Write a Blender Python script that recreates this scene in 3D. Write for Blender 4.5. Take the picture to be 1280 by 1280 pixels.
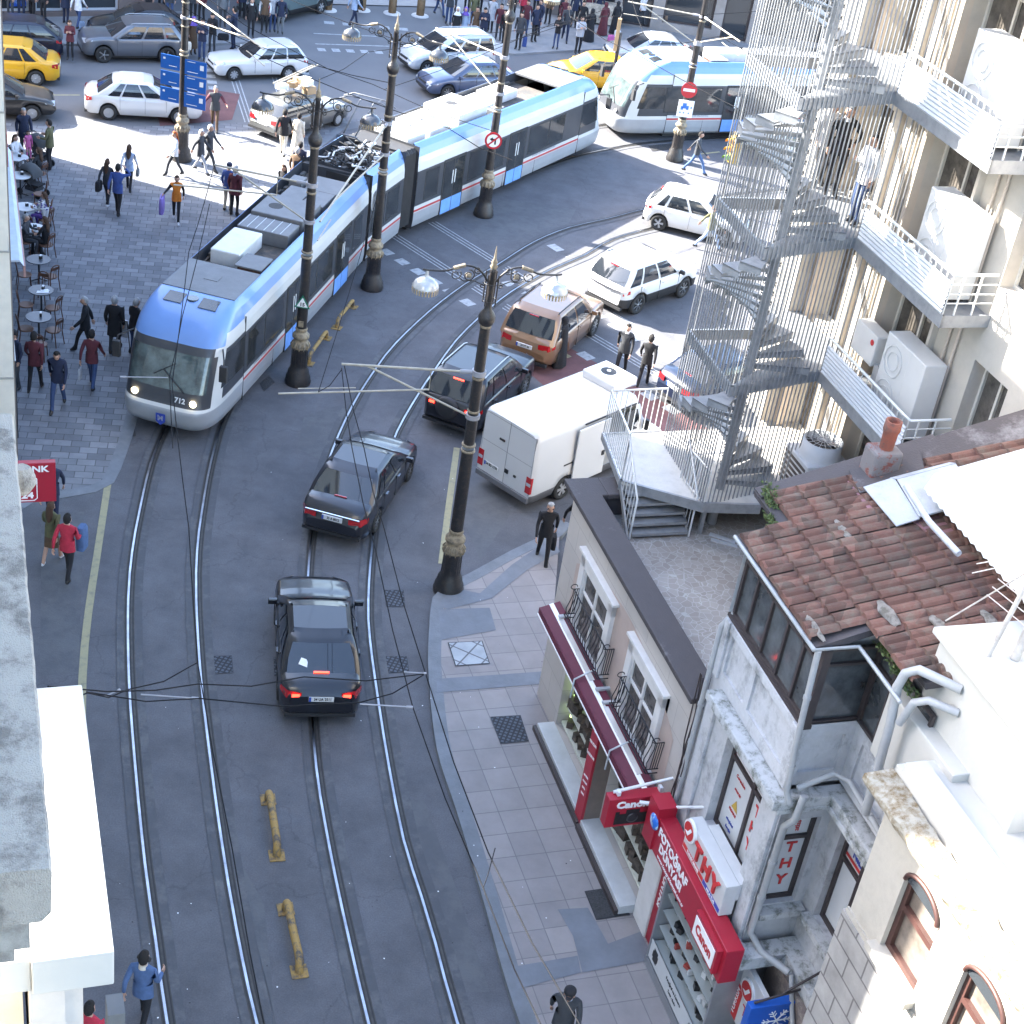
import bpy, bmesh, math, random
import numpy as np
from mathutils import Vector, Matrix
R = math.radians
random.seed(7)
for o in list(bpy.data.objects): bpy.data.objects.remove(o)
sc = bpy.context.scene
COL = sc.collection
# ------------------------------------------------------------------ camera
FPX, TILT, ROLL, CH = 1974.8, 0.56336, 0.16205, 22.093   # focal length in px of a 1280 px frame
cd = bpy.data.cameras.new('camera'); cam = bpy.data.objects.new('camera', cd); COL.objects.link(cam)
cd.sensor_width = 36; cd.sensor_height = 36; cd.sensor_fit = 'HORIZONTAL'
cd.lens = 36 * FPX / 1280; cd.clip_start = .05; cd.clip_end = 3000
Fv = Vector((0, math.cos(TILT), -math.sin(TILT)))
R0 = Vector((1, 0, 0)); U0 = R0.cross(Fv)
Rv = R0 * math.cos(ROLL) + U0 * math.sin(ROLL); Uv = -R0 * math.sin(ROLL) + U0 * math.cos(ROLL)
m = Matrix((Rv, Uv, -Fv)).transposed().to_4x4(); m.translation = (0, 0, CH)
cam.matrix_world = m
sc.camera = cam
# ------------------------------------------------------------------ light
SUN_EL, SUN_AZ = R(33.5), R(165)      # direction towards the sun, measured from +x
SD = Vector((math.cos(SUN_EL) * math.cos(SUN_AZ), math.cos(SUN_EL) * math.sin(SUN_AZ), math.sin(SUN_EL)))
w = bpy.data.worlds.new('World'); sc.world = w; w.use_nodes = True
nt = w.node_tree; nt.nodes.clear()
sky = nt.nodes.new('ShaderNodeTexSky'); sky.sky_type = 'NISHITA'; sky.sun_disc = False
sky.sun_elevation = SUN_EL; sky.sun_rotation = R(90) - SUN_AZ; sky.air_density = 1.0; sky.dust_density = 1.6; sky.ozone_density = 1.0
bg = nt.nodes.new('ShaderNodeBackground'); bg.inputs[1].default_value = 0.13
ow = nt.nodes.new('ShaderNodeOutputWorld')
nt.links.new(sky.outputs[0], bg.inputs[0]); nt.links.new(bg.outputs[0], ow.inputs[0])
sl = bpy.data.lights.new('sun', 'SUN'); sl.energy = 4.3; sl.angle = R(.6); sl.color = (1, .955, .87)
so = bpy.data.objects.new('sun', sl); COL.objects.link(so); so.location = (-30, 20, 60)
so.rotation_euler = (-SD).to_track_quat('-Z', 'Y').to_euler()
sc.view_settings.view_transform = 'Standard'; sc.view_settings.look = 'None'
sc.view_settings.exposure = 3.25; sc.view_settings.gamma = 1
# ------------------------------------------------------------------ helpers
def at(px, py, z=0.0):
    """ground (or height z) point seen at a photo pixel"""
    d = Fv * FPX + Rv * (px - 640) - Uv * (py - 640)
    t = (z - CH) / d.z
    return Vector((d.x * t, d.y * t, z))
MATS = {}
def mat(name, col, rough=.7, metal=0., var=.12, scale=3., bump=0., spec=.5, emit=0., coat=0., alpha=1., trans=0., detail=6):
    if name in MATS: return MATS[name]
    M = bpy.data.materials.new(name); M.use_nodes = True
    nt = M.node_tree; b = nt.nodes['Principled BSDF']
    b.inputs['Roughness'].default_value = rough; b.inputs['Metallic'].default_value = metal
    b.inputs['Specular IOR Level'].default_value = spec
    if coat: b.inputs['Coat Weight'].default_value = coat; b.inputs['Coat Roughness'].default_value = .06
    if emit: b.inputs['Emission Color'].default_value = (*col, 1); b.inputs['Emission Strength'].default_value = emit
    if trans: b.inputs['Transmission Weight'].default_value = trans
    b.inputs['Base Color'].default_value = (*col, 1)
    if var > 0 or bump > 0:
        tc = nt.nodes.new('ShaderNodeTexCoord'); n1 = nt.nodes.new('ShaderNodeTexNoise')
        n1.inputs['Scale'].default_value = scale; n1.inputs['Detail'].default_value = detail; n1.inputs['Roughness'].default_value = .65
        nt.links.new(tc.outputs['Object'], n1.inputs['Vector'])
        cr = nt.nodes.new('ShaderNodeMapRange'); cr.inputs['From Min'].default_value = .3; cr.inputs['From Max'].default_value = .7
        cr.inputs['To Min'].default_value = 1 - var; cr.inputs['To Max'].default_value = 1 + var
        nt.links.new(n1.outputs['Fac'], cr.inputs['Value'])
        mx = nt.nodes.new('ShaderNodeVectorMath'); mx.operation = 'SCALE'; mx.inputs[0].default_value = col
        nt.links.new(cr.outputs[0], mx.inputs['Scale']); nt.links.new(mx.outputs[0], b.inputs['Base Color'])
        if bump:
            n2 = nt.nodes.new('ShaderNodeTexNoise'); n2.inputs['Scale'].default_value = scale * 9; n2.inputs['Detail'].default_value = 4
            nt.links.new(tc.outputs['Object'], n2.inputs['Vector'])
            bp = nt.nodes.new('ShaderNodeBump'); bp.inputs['Strength'].default_value = bump; bp.inputs['Distance'].default_value = .02
            nt.links.new(n2.outputs['Fac'], bp.inputs['Height']); nt.links.new(bp.outputs[0], b.inputs['Normal'])
    MATS[name] = M
    return M
def stained(name, col, col2, scale=1.2, lo=.5, hi=.68, rough=.85, bump=.3, streak=1.0):
    """wall paint with weathered patches of a second colour"""
    if name in MATS: return MATS[name]
    M = mat(name, col, rough, 0, .08, scale * 4, bump)
    nt = M.node_tree; b = nt.nodes['Principled BSDF']; src = b.inputs['Base Color'].links[0].from_socket
    tc = nt.nodes.new('ShaderNodeTexCoord'); mp = nt.nodes.new('ShaderNodeMapping'); mp.inputs['Scale'].default_value = (1, 1, 1 / streak)
    n = nt.nodes.new('ShaderNodeTexNoise'); n.inputs['Scale'].default_value = scale; n.inputs['Detail'].default_value = 10; n.inputs['Roughness'].default_value = .75
    nt.links.new(tc.outputs['Object'], mp.inputs[0]); nt.links.new(mp.outputs[0], n.inputs['Vector'])
    r = nt.nodes.new('ShaderNodeMapRange'); r.inputs['From Min'].default_value = lo; r.inputs['From Max'].default_value = hi
    nt.links.new(n.outputs['Fac'], r.inputs['Value'])
    mx = nt.nodes.new('ShaderNodeMix'); mx.data_type = 'RGBA'; mx.inputs['B'].default_value = (*col2, 1)
    nt.links.new(r.outputs[0], mx.inputs['Factor']); nt.links.new(src, mx.inputs['A']); nt.links.new(mx.outputs['Result'], b.inputs['Base Color'])
    return M
class MB:
    def __init__(s, off=(0, 0, 0)): s.v = []; s.f = []; s.m = []; s.sm = []; s.o = Vector(off)
    def add(s, vs, fs, mi=0, sm=False):
        n = len(s.v); s.v += [tuple(Vector(v) - s.o) for v in vs]; s.f += [tuple(i + n for i in f) for f in fs]
        s.m += [mi] * len(fs); s.sm += [sm] * len(fs); return s
    def box(s, a, b, mi=0, rz=0., c=None):
        (x0, y0, z0), (x1, y1, z1) = a, b
        x0, x1 = sorted((x0, x1)); y0, y1 = sorted((y0, y1)); z0, z1 = sorted((z0, z1))
        vs = [Vector(p) for p in ((x0, y0, z0), (x1, y0, z0), (x1, y1, z0), (x0, y1, z0), (x0, y0, z1), (x1, y0, z1), (x1, y1, z1), (x0, y1, z1))]
        if rz:
            c = Vector(c) if c else Vector(((x0 + x1) / 2, (y0 + y1) / 2, 0)); M = Matrix.Rotation(rz, 3, 'Z')
            vs = [M @ (v - c) + c for v in vs]
        return s.add(vs, [(0, 3, 2, 1), (4, 5, 6, 7), (0, 1, 5, 4), (1, 2, 6, 5), (2, 3, 7, 6), (3, 0, 4, 7)], mi)
    def cbox(s, c, d, mi=0, rot=None):
        """box by centre and size, optional 3x3 rotation"""
        vs = [Vector((sx * d[0] / 2, sy * d[1] / 2, sz * d[2] / 2)) for sz in (-1, 1) for sx, sy in ((-1, -1), (1, -1), (1, 1), (-1, 1))]
        if rot is not None: vs = [rot @ v for v in vs]
        return s.add([v + Vector(c) for v in vs], [(0, 3, 2, 1), (4, 5, 6, 7), (0, 1, 5, 4), (1, 2, 6, 5), (2, 3, 7, 6), (3, 0, 4, 7)], mi)
    def prism(s, poly, z0, z1, mi=0):
        n = len(poly)
        a = sum(poly[i][0] * poly[(i + 1) % n][1] - poly[(i + 1) % n][0] * poly[i][1] for i in range(n))
        if a < 0: poly = poly[::-1]
        vs = [(x, y, z0) for x, y in poly] + [(x, y, z1) for x, y in poly]
        return s.add(vs, [tuple(range(n - 1, -1, -1)), tuple(range(n, 2 * n))] + [(i, (i + 1) % n, n + (i + 1) % n, n + i) for i in range(n)], mi)
    def quad(s, a, b, c, d, mi=0): return s.add([a, b, c, d], [(0, 1, 2, 3)], mi)
    def slab(s, pts, th, mi=0):
        """flat polygon given thickness along minus its normal"""
        P = [Vector(p) for p in pts]; n = (P[1] - P[0]).cross(P[2] - P[0]).normalized(); k = len(P)
        vs = P + [p - n * th for p in P]
        return s.add(vs, [tuple(range(k)), tuple(range(2 * k - 1, k - 1, -1))] + [(i, k + i, k + (i + 1) % k, (i + 1) % k) for i in range(k)], mi)
    def tube(s, pts, r, mi=0, n=8, caps=True, sm=True):
        P = [Vector(p) for p in pts]; k = len(P); rs = r if isinstance(r, (list, tuple)) else [r] * k
        prev = None; rings = []
        for i, p in enumerate(P):
            t = (P[min(i + 1, k - 1)] - P[max(i - 1, 0)]).normalized()
            if prev is None: a = t.orthogonal().normalized()
            else:
                a = (prev - t * prev.dot(t))
                a = a.normalized() if a.length > 1e-6 else t.orthogonal().normalized()
            prev = a; b = t.cross(a)
            rings.append([p + (a * math.cos(2 * math.pi * j / n) + b * math.sin(2 * math.pi * j / n)) * rs[i] for j in range(n)])
        vs = [v for rg in rings for v in rg]
        fs = [(i * n + j, i * n + (j + 1) % n, (i + 1) * n + (j + 1) % n, (i + 1) * n + j) for i in range(k - 1) for j in range(n)]
        s.add(vs, fs, mi, sm)
        if caps: s.add(rings[0], [tuple(range(n - 1, -1, -1))], mi); s.add(rings[-1], [tuple(range(n))], mi)
        return s
    def lathe(s, prof, c=(0, 0, 0), mi=0, n=16, M=None, sm=True):
        c = Vector(c); vs = []
        for r, z in prof:
            for j in range(n):
                v = Vector((r * math.cos(2 * math.pi * j / n), r * math.sin(2 * math.pi * j / n), z))
                if M is not None: v = M @ v
                vs.append(v + c)
        k = len(prof)
        fs = [(i * n + j, i * n + (j + 1) % n, (i + 1) * n + (j + 1) % n, (i + 1) * n + j) for i in range(k - 1) for j in range(n)]
        s.add(vs, fs, mi, sm)
        s.add(vs[:n], [tuple(range(n - 1, -1, -1))], mi); s.add(vs[-n:], [tuple(range(n))], mi)
        return s
    def loft(s, rings, mi=0, sm=True, close=True, caps=True, mfun=None):
        n = len(rings[0]); vs = [v for r in rings for v in r]; base = len(s.v)
        fs = []; ms = []
        for i in range(len(rings) - 1):
            for j in range(n if close else n - 1):
                fs.append((i * n + j, i * n + (j + 1) % n, (i + 1) * n + (j + 1) % n, (i + 1) * n + j)); ms.append(mfun(i, j) if mfun else mi)
        keep = [k for k in range(len(fs)) if ms[k] is not None]
        s.v += [tuple(Vector(v) - s.o) for v in vs]
        for k in keep: s.f.append(tuple(q + base for q in fs[k])); s.m.append(ms[k]); s.sm.append(sm)
        if caps:
            s.add(rings[0], [tuple(range(n - 1, -1, -1))], mi); s.add(rings[-1], [tuple(range(n))], mi)
        return s
    def build(s, name, ms, parent=None, label=None, kind=None, bevel=0):
        used = sorted({i for f in s.f for i in f})
        if len(used) < len(s.v): mp = {k: i for i, k in enumerate(used)}; s.v = [s.v[k] for k in used]; s.f = [tuple(mp[i] for i in f) for f in s.f]
        me = bpy.data.meshes.new(name); me.from_pydata(s.v, [], s.f)
        ms = ms if isinstance(ms, (list, tuple)) else [ms]
        for q in ms: me.materials.append(q)
        me.polygons.foreach_set('material_index', s.m); me.polygons.foreach_set('use_smooth', s.sm)
        me.validate(); me.update()
        o = bpy.data.objects.new(name, me); COL.objects.link(o)
        if parent is not None: o.parent = parent
        if label: o['label'] = label
        if kind: o['kind'] = kind
        if bevel:
            b = o.modifiers.new('bevel', 'BEVEL'); b.width = bevel; b.segments = 2; b.limit_method = 'ANGLE'
        return o
def tag(o, label=None, cat=None, group=None, kind=None):
    if label: o['label'] = label
    if cat: o['category'] = cat
    if group: o['group'] = group
    if kind: o['kind'] = kind
    return o
def thing(name, label, cat, loc=(0, 0, 0), rz=0., group=None):
    o = bpy.data.objects.new(name, None); COL.objects.link(o); o.location = loc; o.rotation_euler = (0, 0, rz); o.empty_display_size = .2
    return tag(o, label, cat, group)
def copy_tree(o, loc=None, rz=None, parent=None):
    c = o.copy(); COL.objects.link(c); c.parent = parent
    if loc is not None: c.location = loc
    if rz is not None: c.rotation_euler = (0, 0, rz)
    for ch in list(o.children): copy_tree(ch, parent=c)
    return c
def text(body, size, M, mtl, name='lettering', parent=None, align='CENTER', ext=.004, sx=1., bold=.0, spacing=1.):
    """flat raised lettering; M puts the text plane (x right, y up) in place"""
    cu = bpy.data.curves.new(name, 'FONT'); cu.body = body; cu.size = size; cu.align_x = align; cu.align_y = 'CENTER'; cu.extrude = ext
    cu.offset = bold; cu.space_character = spacing; cu.resolution_u = 2
    t = bpy.data.objects.new('tmp', cu); COL.objects.link(t)
    me = bpy.data.meshes.new_from_object(t.evaluated_get(bpy.context.evaluated_depsgraph_get()))
    bpy.data.objects.remove(t); me.name = name
    me.materials.clear(); me.materials.append(mtl)
    me.transform(Matrix.Diagonal((sx, 1, 1, 1))); me.transform(M)
    o = bpy.data.objects.new(name, me); COL.objects.link(o)
    if parent is not None: o.parent = parent
    return o
def frame3(o, x, y):
    """matrix whose x and y axes are x and y"""
    x = Vector(x).normalized(); y = Vector(y); z = x.cross(y).normalized(); y = z.cross(x)
    M = Matrix((x, y, z)).transposed().to_4x4(); M.translation = Vector(o); return M
# street frames: right-hand row of houses (s along the row towards the viewer, t into the houses)
P0 = Vector((1.2, 27.5, 0)); US = Vector((.366, -.931, 0)).normalized(); UN = Vector((-US.y, US.x, 0)); RZR = math.atan2(US.y, US.x)
def rf(s, t, z=0.): q = P0 + US * s + UN * t; return Vector((q.x, q.y, z))
# left-hand row (X out of the wall towards the street, Y along it away from the viewer)
Q0 = Vector((.2, 0, 0)); LV = Vector((-.375, .927, 0)).normalized(); LM = Vector((LV.y, -LV.x, 0)); RZL = math.atan2(LM.y, LM.x)
def lf(X, Y, z=0.): q = Q0 + LM * X + LV * Y; return Vector((q.x, q.y, z))
def smooth_poly(pts, step=.5):
    """Catmull-Rom resampling of a 2D/3D polyline"""
    P = [Vector(p) for p in pts]; P = [P[0] * 2 - P[1]] + P + [P[-1] * 2 - P[-2]]; out = []
    for i in range(1, len(P) - 2):
        a, b, c, d = P[i - 1:i + 3]; n = max(1, int((c - b).length / step))
        for k in range(n):
            t = k / n
            out.append(.5 * ((2 * b) + (c - a) * t + (2 * a - 5 * b + 4 * c - d) * t * t + (-a + 3 * b - 3 * c + d) * t ** 3))
    out.append(P[-2]); return out
def strip(mb, pts, w0, w1, z, mi=0, zt=None):
    """ribbon between lateral offsets w0..w1 of a ground polyline"""
    P = [Vector(p) for p in pts]; n = len(P); vs = []
    for i, p in enumerate(P):
        t = (P[min(i + 1, n - 1)] - P[max(i - 1, 0)]); t.z = 0; t.normalize(); r = Vector((t.y, -t.x, 0))
        for w in (w0, w1): q = p + r * w; vs.append((q.x, q.y, z))
    mb.add(vs, [(2 * i, 2 * i + 1, 2 * i + 3, 2 * i + 2) for i in range(n - 1)], mi)
    if zt is not None:
        k = len(vs); vs2 = [(x, y, zt) for x, y, _ in vs]
        mb.add(vs + vs2, [(2 * i, 2 * i + 2, k + 2 * i + 2, k + 2 * i) for i in range(n - 1)] + [(2 * i + 1, 2 * i + 3, k + 2 * i + 3, k + 2 * i + 1) for i in range(n - 1)], mi)
# ------------------------------------------------------------------ ground materials
def asphalt():
    M = mat('asphalt', (.098, .098, .108), .9, 0, .10, .35, .35)
    nt = M.node_tree; b = nt.nodes['Principled BSDF']; src = b.inputs['Base Color'].links[0].from_socket
    tc = nt.nodes.new('ShaderNodeTexCoord')
    fine = nt.nodes.new('ShaderNodeTexNoise'); fine.inputs['Scale'].default_value = 34; fine.inputs['Detail'].default_value = 3
    big = nt.nodes.new('ShaderNodeTexNoise'); big.inputs['Scale'].default_value = .9; big.inputs['Detail'].default_value = 8; big.inputs['Roughness'].default_value = .7
    vor = nt.nodes.new('ShaderNodeTexVoronoi'); vor.feature = 'DISTANCE_TO_EDGE'; vor.inputs['Scale'].default_value = .22
    dist = nt.nodes.new('ShaderNodeVectorMath'); dist.operation = 'ADD'
    dn = nt.nodes.new('ShaderNodeTexNoise'); dn.inputs['Scale'].default_value = 1.5; dn.inputs['Detail'].default_value = 6
    nt.links.new(tc.outputs['Object'], dn.inputs['Vector']); nt.links.new(tc.outputs['Object'], dist.inputs[0]); nt.links.new(dn.outputs['Color'], dist.inputs[1])
    nt.links.new(dist.outputs[0], vor.inputs['Vector'])
    for q in (fine, big): nt.links.new(tc.outputs['Object'], q.inputs['Vector'])
    def rng(sock, a, b_, c, d):
        r = nt.nodes.new('ShaderNodeMapRange'); r.inputs['From Min'].default_value = a; r.inputs['From Max'].default_value = b_
        r.inputs['To Min'].default_value = c; r.inputs['To Max'].default_value = d; nt.links.new(sock, r.inputs['Value']); return r.outputs[0]
    f1 = rng(fine.outputs['Fac'], .3, .7, .86, 1.14); f2 = rng(big.outputs['Fac'], .35, .68, .78, 1.16); f3 = rng(vor.outputs['Distance'], 0, .006, .8, 1.0)
    spot = nt.nodes.new('ShaderNodeTexVoronoi'); spot.inputs['Scale'].default_value = 2.6; nt.links.new(tc.outputs['Object'], spot.inputs['Vector'])
    f4 = rng(spot.outputs['Distance'], .035, .055, .62, 1.0)
    def mul(a, c):
        n = nt.nodes.new('ShaderNodeMath'); n.operation = 'MULTIPLY'; nt.links.new(a, n.inputs[0]); nt.links.new(c, n.inputs[1]); return n.outputs[0]
    k = mul(mul(f1, f2), mul(f3, f4))
    sc_ = nt.nodes.new('ShaderNodeVectorMath'); sc_.operation = 'SCALE'; nt.links.new(src, sc_.inputs[0]); nt.links.new(k, sc_.inputs['Scale'])
    nt.links.new(sc_.outputs[0], b.inputs['Base Color'])
    return M
def tiles(name, c1, c2, mortar, w, h, offs=.5, msize=.012, rz=0., bias=0., var=.25, rough=.8, bump=.25, squash=1.):
    """brick-texture paving in metres"""
    M = bpy.data.materials.new(name); M.use_nodes = True; nt = M.node_tree; b = nt.nodes['Principled BSDF']; b.inputs['Roughness'].default_value = rough
    tc = nt.nodes.new('ShaderNodeTexCoord'); mp = nt.nodes.new('ShaderNodeMapping'); mp.inputs['Rotation'].default_value = (0, 0, rz)
    br = nt.nodes.new('ShaderNodeTexBrick'); br.offset = offs; br.inputs['Scale'].default_value = 1; br.inputs['Brick Width'].default_value = w; br.inputs['Row Height'].default_value = h
    br.inputs['Mortar Size'].default_value = msize; br.inputs['Mortar Smooth'].default_value = .2; br.inputs['Bias'].default_value = bias
    br.inputs['Color1'].default_value = (*c1, 1); br.inputs['Color2'].default_value = (*c2, 1); br.inputs['Mortar'].default_value = (*mortar, 1)
    nt.links.new(tc.outputs['Object'], mp.inputs[0]); nt.links.new(mp.outputs[0], br.inputs['Vector'])
    n = nt.nodes.new('ShaderNodeTexNoise'); n.inputs['Scale'].default_value = 1.3; n.inputs['Detail'].default_value = 9; n.inputs['Roughness'].default_value = .7
    nt.links.new(tc.outputs['Object'], n.inputs['Vector'])
    r = nt.nodes.new('ShaderNodeMapRange'); r.inputs['From Min'].default_value = .3; r.inputs['From Max'].default_value = .7; r.inputs['To Min'].default_value = 1 - var; r.inputs['To Max'].default_value = 1 + var * .6
    nt.links.new(n.outputs['Fac'], r.inputs['Value'])
    s = nt.nodes.new('ShaderNodeVectorMath'); s.operation = 'SCALE'; nt.links.new(br.outputs['Color'], s.inputs[0]); nt.links.new(r.outputs[0], s.inputs['Scale']); nt.links.new(s.outputs[0], b.inputs['Base Color'])
    bp = nt.nodes.new('ShaderNodeBump'); bp.inputs['Strength'].default_value = bump; bp.inputs['Distance'].default_value = .01; bp.invert = True
    nt.links.new(br.outputs['Fac'], bp.inputs['Height']); nt.links.new(bp.outputs[0], b.inputs['Normal'])
    MATS[name] = M; return M
ASPH = asphalt()
PLAZA = tiles('plaza_setts', (.125, .13, .145), (.215, .22, .235), (.075, .075, .08), .46, .30, .5, .012, R(-12), -.1, .22)
WALK = tiles('pavement_flags', (.225, .203, .20), (.27, .243, .235), (.15, .14, .14), .62, .62, .0, .01, R(68.5), 0, .14)
KERB = mat('kerb_stone', (.15, .16, .175), .8, 0, .18, 2.5, .3)
RUST = mat('rail_flank', (.05, .045, .042), .6, .3, .3, 6)
STEEL = mat('rail_steel', (.30, .31, .34), .30, 1., .35, 2.2)
WHITEPAINT = stained('road_paint', (.34, .35, .36), (.13, .13, .14), 6, .48, .7, .8, .2)
YPAINT = stained('yellow_paint', (.30, .27, .16), (.12, .12, .11), 5, .5, .75, .8, .2)
REDASPH = mat('red_asphalt', (.135, .062, .062), .9, 0, .2, 1.5, .3)
# ------------------------------------------------------------------ ground
g = MB(); g.add([(-700, -300, 0), (700, -300, 0), (700, 900, 0), (-700, 900, 0)], [(0, 1, 2, 3)])
tag(g.build('road', ASPH), kind='structure')
def flat(name, poly, z, mtl, th=0.0):
    b = MB()
    if th: b.prism([(p[0], p[1]) for p in poly], z - th, z)
    else: b.add([(p[0], p[1], z) for p in poly], [tuple(range(len(poly)))])
    me = b.build(name, mtl); me['kind'] = 'structure'; return me
kerbL = smooth_poly([at(60, 617), at(112, 608), at(128, 600), at(150, 545), at(165, 490), at(182, 440), at(235, 350), at(330, 235), at(420, 160)], .6)
plz = [(p.x, p.y) for p in kerbL]
end = [at(460, 148), at(330, 152), at(200, 158), at(60, 156), at(-40, 150)]
poly = plz + [(p.x, p.y) for p in end] + [tuple(lf(-.4, 60)[:2]), tuple(lf(-.4, 32.5)[:2])]
b = MB(); n = len(poly)
b.add([(x, y, .012) for x, y in poly], [tuple(range(n))]); b.build('plaza', PLAZA, kind='structure')
b = MB(); strip(b, kerbL, 0.0, .32, .020, 0, .0); b.build('plaza_edge_strip', KERB, kind='structure')
# right-hand pavement
kr = smooth_poly([at(700, 655), at(690, 668), at(640, 692), at(585, 722), at(553, 738), at(540, 752), at(535, 800), at(535, 850), at(545, 940), at(570, 1020), at(600, 1120), at(640, 1260), at(690, 1390)], .4)
inn = [rf(24, .4), rf(0.0, .4), rf(-.15, .3)]
b = MB(); poly = [(p.x, p.y) for p in kr] + [(p.x, p.y) for p in inn]; n = len(poly)
b.add([(x, y, .12) for x, y in poly], [tuple(range(n - 1, -1, -1))]); b.build('pavement', WALK, kind='structure')
b = MB(); strip(b, kr, -.30, 0, .126, 0, .0); b.build('kerb', KERB, kind='structure')
# darker stone bands laid across the pavement
BAND = mat('bluish_flags', (.15, .16, .18), .8, 0, .15, 2, .2)
b = MB()
def band(pts): b.add([(q.x, q.y, .129) for q in [at(x, y, .12) for x, y in pts]], [tuple(range(len(pts)))])
band([(546, 849), (688, 839), (680, 855), (546, 866)]); band([(640, 1209), (722, 1195), (726, 1216), (646, 1237)])
band([(697, 1137), (735, 1135), (760, 1180), (800, 1165), (818, 1200), (728, 1216), (716, 1170)])
band([(566, 735), (600, 742), (640, 706), (690, 672), (700, 690), (660, 712), (615, 748), (560, 762), (548, 757)])
band([(548, 762), (612, 760), (620, 788), (552, 800)])
b.build('pavement_bands', BAND, kind='structure')
b = MB(); b.add([(q.x, q.y, .005) for q in [at(-60, 156), at(60, 158), at(200, 160), at(330, 154), at(420, 165), at(500, 150), at(640, 105), at(760, 90), at(1000, 130), at(1100, 60), at(800, 40), at(560, -8), at(376, -14), at(-60, 20)]], [tuple(range(14))]); b.build('far_road', stained('haze_pale_asphalt', (.135, .137, .145), (.11, .112, .12), .5, .4, .65, .9, .3), kind='structure')  # distant haze put into the road colour as a paler asphalt
# red crossing field and markings
def gp(pts, z=0): return [at(x, y) for x, y in pts]
b = MB(); b.add([(q.x, q.y, .006) for q in gp([(645, 452), (700, 428), (760, 462), (905, 548), (880, 610), (780, 560), (700, 500)])], [(0, 1, 2, 3, 4, 5, 6)])
b.add([(q.x, q.y, .0155) for q in gp([(196, 140), (262, 112), (300, 118), (290, 150), (200, 158)])], [(0, 1, 2, 3, 4)])
b.build('red_crossing_surface', REDASPH, kind='structure')
mk = MB()
def dashes(a, c, n, wd, duty=.55, z=.009):
    A, C = at(*a), at(*c); d = C - A
    for i in range(n):
        p = A + d * (i / n); q = A + d * ((i + duty) / n); strip(mk, [p, q], -wd / 2, wd / 2, z)
def line(pts, wd, z=.009, off=0.): strip(mk, smooth_poly([at(*p) for p in pts], 1.), off - wd / 2, off + wd / 2, z)
dashes((478, 312), (600, 388), 6, .38); dashes((632, 352), (660, 372), 2, .38); dashes((718, 378), (860, 460), 0 or 6, .38)
dashes((700, 425), (860, 525), 6, .38)
for k in (-.16, 0, .16):
    line([(490, 293), (620, 376), (655, 398)], .05, off=k); line([(540, 278), (656, 350)], .05, off=k)
    line([(762, 392), (868, 452)], .05, off=k); line([(726, 412), (850, 485)], .05, off=k)
    line([(294, 100), (312, 155)], .05, off=k); line([(345, 97), (364, 158)], .05, off=k)
dashes((258, 72), (268, 116), 6, .4); dashes((380, 90), (392, 118), 4, .4)
dashes((405, 28), (520, 38), 5, .45); dashes((397, 62), (486, 66), 5, .45)
line([(392, 42), (480, 46)], .12); line([(394, 55), (486, 58)], .12)
dashes((688, 306), (760, 350), 3, .38)
mk.build('road_markings', WHITEPAINT, kind='structure')
mk = MB(); line([(139, 578), (122, 690), (110, 770), (103, 850), (103, 960), (112, 1120)], .17); line([(571, 560), (560, 640), (552, 705)], .17)
line([(50, 119), (100, 119)], .12); line([(872, 193), (900, 190)], .12)
line([(700, 440), (712, 447)], .2)
mk.build('yellow_lines', YPAINT, kind='structure')
for k, (pts, c) in enumerate([([(548, 262), (640, 250), (720, 262), (700, 300), (600, 300)], 0), ([(255, 900), (262, 1010), (330, 1130), (345, 1280), (300, 1150), (262, 1000)], 1), ([(380, 520), (430, 505), (445, 540), (400, 575), (372, 560)], 1), ([(585, 560), (640, 640), (600, 700), (580, 650)], 1), ([(52, 640), (105, 640), (98, 840), (50, 845)], 1), ([(500, 1000), (525, 1090), (575, 1240), (612, 1240), (570, 1110), (530, 1000)], 0)]):
    b = MB(); b.add([(q.x, q.y, .004) for q in [at(*p) for p in pts]], [tuple(range(len(pts)))]); b.build('asphalt_patch', stained('asphalt_patch', (.084, .086, .094), (.105, .106, .112), .8, .45, .6, .9, .3), kind='structure')
# ------------------------------------------------------------------ tram tracks
BEDM = stained('rail_bed', (.075, .077, .085), (.11, .11, .115), 1.1, .5, .62, .9, .4)
def rails(leftpx, rightpx, name, label):
    o = thing(name, label, 'tram track')
    for px in (leftpx, rightpx):
        P = smooth_poly([at(*p) for p in px], .7)
        a = MB(); strip(a, P, -.26, .30, .016, 0); a.build('rail_bed', BEDM, o); a = MB(); strip(a, P, -.10, .13, .021, 0); strip(a, P, .012, .045, .025, 1); strip(a, P, .085, .11, .025, 1); strip(a, P, -.075, -.055, .025, 1)
        a.build('rail_groove', [RUST, mat('groove_dark', (.02, .02, .02), .8)], o)
        a = MB(); strip(a, P, -.036, .010, .031, 0, .0); a.build('rail', STEEL, o)
    o['kind'] = 'structure'; del o['category']; return o
T1L = [(240, 1420), (210, 1280), (196, 1180), (182, 1080), (170, 960), (162, 850), (161, 750), (166, 690), (175, 640), (189, 580), (207, 535), (240, 455), (300, 370), (390, 280), (480, 220), (570, 190), (660, 172), (730, 160), (810, 150), (940, 142)]
T1R = [(366, 1420), (322, 1280), (296, 1160), (279, 1060), (265, 960), (252, 850), (246, 750), (247, 690), (253, 640), (265, 575), (284, 515), (330, 430), (400, 350), (480, 285), (560, 248), (640, 222), (715, 197), (765, 186), (800, 180), (870, 174), (960, 170)]
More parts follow.
